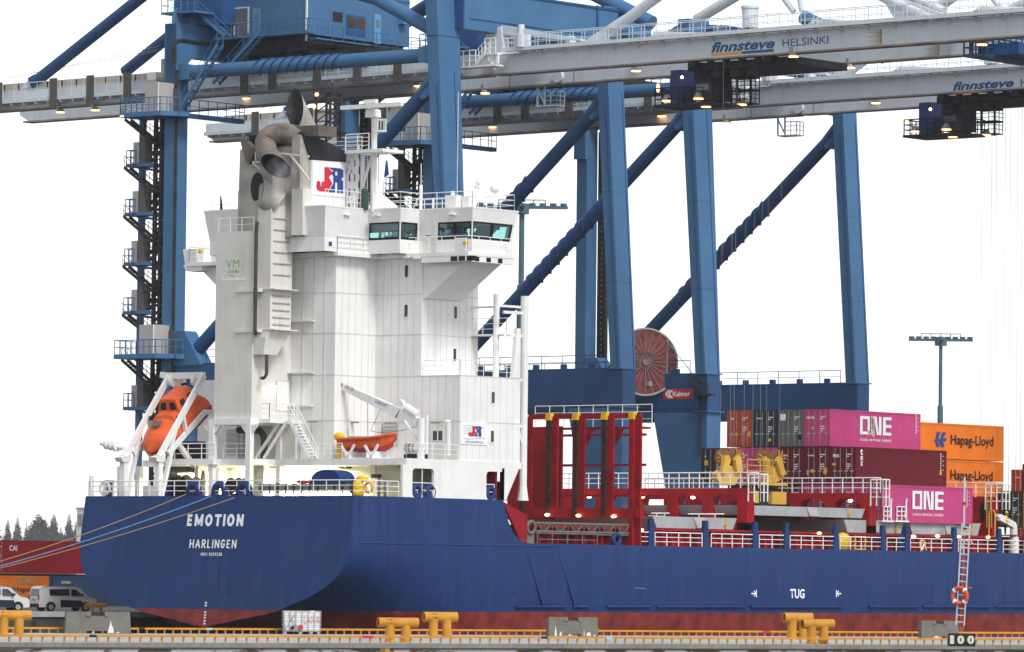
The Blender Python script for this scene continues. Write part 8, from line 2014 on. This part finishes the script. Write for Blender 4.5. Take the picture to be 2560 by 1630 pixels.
bollard(2044, 1610, 2003, 2086, '', 'yellow bollard in front of another at the right of the pier')
fb = atx(240, 1529, -15.6); bollard(240, 1529, 213, 268, '', 'darker yellow bollard on the far quay edge below the stern', V((fb.x, fb.y, QZ)), rr=.15, hpx=22)
# concrete barriers
def barrier(l, r_, top, bot, label, notch=True, splash=()):
    b = pier((l + r_) / 2, bot); s = F / (b - CAM).length; L = (r_ - l) / s; H = (bot - top) / s; d = (RIGHT * .97 + FWD * .22).normalized(); q = V((-d.y, d.x, 0))
    o = thing('concrete_barrier', label, 'barrier', tuple(b), 'concrete barriers on the pier')
    def pt(u, v, z): return b + d * (u * L) + q * v + UP * (z * H)
    g = MB(); th = .55
    def seg(u0, u1, z0, z1, ins=.012):
        k0 = .012; f = lambda u, z: max(-.5 + .018 * z, min(.5 - .018 * z, u))
        g.hexa([pt(f(u0, z0), 0, z0), pt(f(u1, z0), 0, z0), pt(f(u1, z0), th, z0), pt(f(u0, z0), th, z0)], [pt(f(u0, z1), .06, z1), pt(f(u1, z1), .06, z1), pt(f(u1, z1), th - .06, z1), pt(f(u0, z1), th - .06, z1)])
    seg(-.5, -.18, 0, 1); seg(.14, .5, 0, 1); seg(-.18, .14, .12, .80); seg(-.18, -.11, .80, 1); seg(.10, .14, .80, 1)
    g.build('block', M['concrete'], o)
    g = MB(); g.tube(pt(-.11, .28, .93), pt(.10, .28, .93), .025, 6); g.build('lifting_bar', M['dark'], o)
    g = MB()
    for u, w_, h in splash:
        pts = [pt(u - w_ / 2, -.004, .03), pt(u + w_ / 2, -.004, .03), pt(u + w_ * .35, .006, h * .5), pt(u + w_ * .15, .02, h * .6), pt(u, .035, h), pt(u - w_ * .2, .018, h * .55)]
        g.prism(pts, -q * .004)
    g.build('paint_splash', M['paint'], o)
barrier(163, 328, 1530, 1584, 'grey concrete barrier near the left end of the pier', splash=((.19, .10, .62), (.30, .05, .2), (-.08, .03, .15)))
barrier(1370, 1498, 1543, 1591, 'grey concrete barrier with white splashes in the middle right of the pier', splash=((-.36, .05, .58), (-.26, .05, .42), (-.08, .04, .3), (.30, .10, .4), (.42, .05, .22), (.21, .02, .5)))
barrier(2302, 2400, 1552, 1596, 'dark concrete barrier behind the lifebuoy ladder stand', splash=((-.1, .12, .35),))
# caged white liquid tank
b = pier(755, 1586); s = F / (b - CAM).length; TW, TH, TDp = 93 / s, 58 / s, 1.0
tk = thing('liquid_tank', 'white plastic liquid tank in a metal cage with red letters, on the pier', 'tank', tuple(b)); d = (RIGHT * .995 + FWD * .10).normalized(); q = V((-d.y, d.x, 0))
def tp_(u, v, z): return b + d * (u - .5) * TW + q * v + UP * z
M['plastw'] = mat('white_plastic', (.86, .87, .86), .45, .04, 1.5)
g = MB(); e = .06; g.hexa([tp_(e, .05, .16), tp_(1 - e + .04, .05, .16), tp_(1 - e + .04, TDp, .16), tp_(e, TDp, .16)], [tp_(.02, .05, TH - .03), tp_(.985, .05, TH - .03), tp_(.985, TDp, TH - .03), tp_(.02, TDp, TH - .03)]); g.tube(tp_(.78, .5, TH - .04), tp_(.78, .5, TH + .02), .1, 12); g.build('bottle', M['plastw'], tk)
g = MB()
for k in range(7): u = k / 6; g.bar(tp_(u, -.01, .12), tp_(u, -.01, TH), .025, .025, up=d); g.bar(tp_(u, TDp + .03, .12), tp_(u, TDp + .03, TH), .025, .025, up=d)
for k in range(5): z = lerp(.2, TH, k / 4); g.bar(tp_(0, -.02, z), tp_(1, -.02, z), .025, .025); g.bar(tp_(0, TDp + .03, z), tp_(1, TDp + .03, z), .025, .025); g.bar(tp_(0, 0, z), tp_(0, TDp, z), .025, .025); g.bar(tp_(1, 0, z), tp_(1, TDp, z), .025, .025)
for u0, u1, z0, z1 in ((.02, .34, .15, TH - .02), (.27, .42, TH * .55, .2), (.15, .27, TH, TH * .55)): g.bar(tp_(u0, -.03, z0), tp_(u1, -.03, z1), .05, .02)
g.build('cage', M['galv'], tk)
g = MB()
for u in (.05, .46, .75, .95): g.hexa([tp_(u - .04, 0, 0), tp_(u + .04, 0, 0), tp_(u + .04, TDp, 0), tp_(u - .04, TDp, 0)], [tp_(u - .04, 0, .14), tp_(u + .04, 0, .14), tp_(u + .04, TDp, .14), tp_(u - .04, TDp, .14)])
g.hexa([tp_(0, 0, .12), tp_(1, 0, .12), tp_(1, TDp, .12), tp_(0, TDp, .12)], [tp_(0, 0, .155), tp_(1, 0, .155), tp_(1, TDp, .155), tp_(0, TDp, .155)]); g.build('pallet', M['galv'], tk)
g = MB(); g.disc(tp_(.46, -.04, .3), q, .11, .08, 16); g.build('valve_cap', M['txr'], tk)
g = MB(); g.disc(tp_(.24, -.04, .28), q, .08, .1, 12); g.build('valve', M['dark'], tk)
M['redpen'] = mat('red_marker', (.62, .10, .13), .7, .1)
text('tank_lettering', 'LAIVA', tp_(.55, .035, TH * .45), d, UP, TW * .42, TH * .36, M['redpen'], tk, -.02, 0, .02)
# ladder stand with lifebuoy on a painted base
b = pier(2405, 1616); s = F / (b - CAM).length; d = RIGHT; q = V((-d.y, d.x, 0)); bw_, bh_ = 67 / s, 32 / s
ls = thing('ladder_stand', 'aluminium ladder and red post stand on a black base with white numbers', 'ladder', tuple(b))
def lp(px, py, off=.35): 
    a = (px - 2405) / s; z = (1616 - py) / s; return b + d * a + q * off + UP * z
g = MB(); P4 = [b - d * bw_ / 2, b + d * bw_ / 2, b + d * bw_ / 2 + q * .7, b - d * bw_ / 2 + q * .7]; g.hexa(P4, [p + UP * bh_ - (p - b - q * .35) * .04 for p in P4]); g.build('base', M['dark'], ls)
M['cream2'] = mat('number_cream', (.66, .64, .54), .7, .1)
[text('base_lettering', ch, lp(x_, 1610, -.004), d, UP, bw_ * wd_, bh_ * .66, M['cream2'], ls, .06, 0, .004) for ch, x_, wd_ in (('1', 2375, .15), ('0', 2393, .26), ('0', 2418, .26))]
M['faded'] = mat('faded_red', (.48, .12, .09), .7, .15, 2, .4, (.5, .3, .25)); M['alu'] = mat('aluminium', (.52, .54, .56), .35, .08, 2, metal=.5)
g = MB(); g.bar(lp(2411, 1386), lp(2405, 1580), .13, .1, up=q); g.bar(lp(2391, 1467, .3), lp(2430, 1470, .3), .1, .05); g.build('post', M['faded'], ls)
g = MB(); A0, A1 = lp(2404, 1310, .2), lp(2391, 1563, .2); B0, B1 = lp(2424, 1312, .2), lp(2411, 1565, .2)
g.bar(A0, A1, .05, .07, up=q); g.bar(B0, B1, .05, .07, up=q)
for k in range(15): t = (k + .5) / 15; g.bar(lerp(A0, A1, t), lerp(B0, B1, t), .04, .04)
g.bar(lp(2411, 1195), lp(2408, 1575), .07, .07, up=q); g.bar(lp(2398, 1350), lp(2408, 1370), .04, .05); g.bar(lp(2426, 1350), lp(2432, 1362), .04, .05); g.build('ladder', M['alu'], ls)
g = MB()
for px, py in ((2411, 1260), (2410, 1345), (2412, 1322)): p = lp(px, py, .3); g.box(p.x - .05, p.x + .05, p.y - .05, p.y + .05, p.z - .05, p.z + .05)
g.build('pole_clamp', M['txr'], ls)
c = lp(2399, 1491, .1); g = MB(); nn_ = (-FWD * .8 - RIGHT * .5).normalized(); g.ring(c, nn_, .31, .085, 28, 8); M['buoy'] = mat('buoy_orange', (.72, .09, .04), .5, .08); lbq = g.build('lifebuoy', M['buoy'], smooth=True, loc=c); tag(lbq, 'red orange lifebuoy hung on the ladder stand at the right of the pier', 'lifebuoy', 'lifebuoys')
g = MB(); aa = nn_.cross(UP).normalized()
for k in range(4): t = math.pi / 4 + k * math.pi / 2; g.disc(c + (aa * math.cos(t) + UP * math.sin(t)) * .31, (aa * -math.sin(t) + UP * math.cos(t)), .10, .10, 12)
g.build('reflective_band', M['txw'], lbq)
# small yellow mooring post on the pier face and painted mark
b = pier(951, 1612) + nrm * .3; g = MB(); g.box(b.x - .12, b.x + .12, b.y - .12, b.y + .12, -1.1, -.13); g.box(b.x - .4, b.x + .1, b.y - .05, b.y + .05, -.30, -.22); o = g.build('fender_post', M['bollard'], loc=(b.x, b.y, -1.1)); tag(o, 'short yellow post on the pier face below bollard 10', 'post')
g = MB(); p = pier(1670, 1607) + nrm * .24; dd_ = pdn; g.hexa([p + UP * -.14, p + dd_ * .12 + UP * -.14, p + dd_ * .12 + UP * -.14 + nrm * .01, p + UP * -.14 + nrm * .01], [p - dd_ * .25 + UP * -.12, p - dd_ * .13 + UP * -.12, p - dd_ * .13 + UP * -.12 + nrm * .01, p - dd_ * .25 + UP * -.12 + nrm * .01]); o = g.build('kerb_mark', M['txw'], kind='structure')

# ------------------------------------------------------------------ damp sea air
hz = bpy.data.materials.new('haze_air'); hz.use_nodes = True; n = hz.node_tree; n.nodes.clear()
vo = n.nodes.new('ShaderNodeVolumePrincipled'); vo.inputs['Color'].default_value = (.93, .96, 1, 1); vo.inputs['Density'].default_value = .00008; vo.inputs['Anisotropy'].default_value = .2
oo = n.nodes.new('ShaderNodeOutputMaterial'); n.links.new(vo.outputs[0], oo.inputs['Volume'])
g = MB(); g.box(-4100, 1300, -1600, 6100, -15, 150); g.build('haze', hz, kind='stuff')
# ------------------------------------------------------------------ end
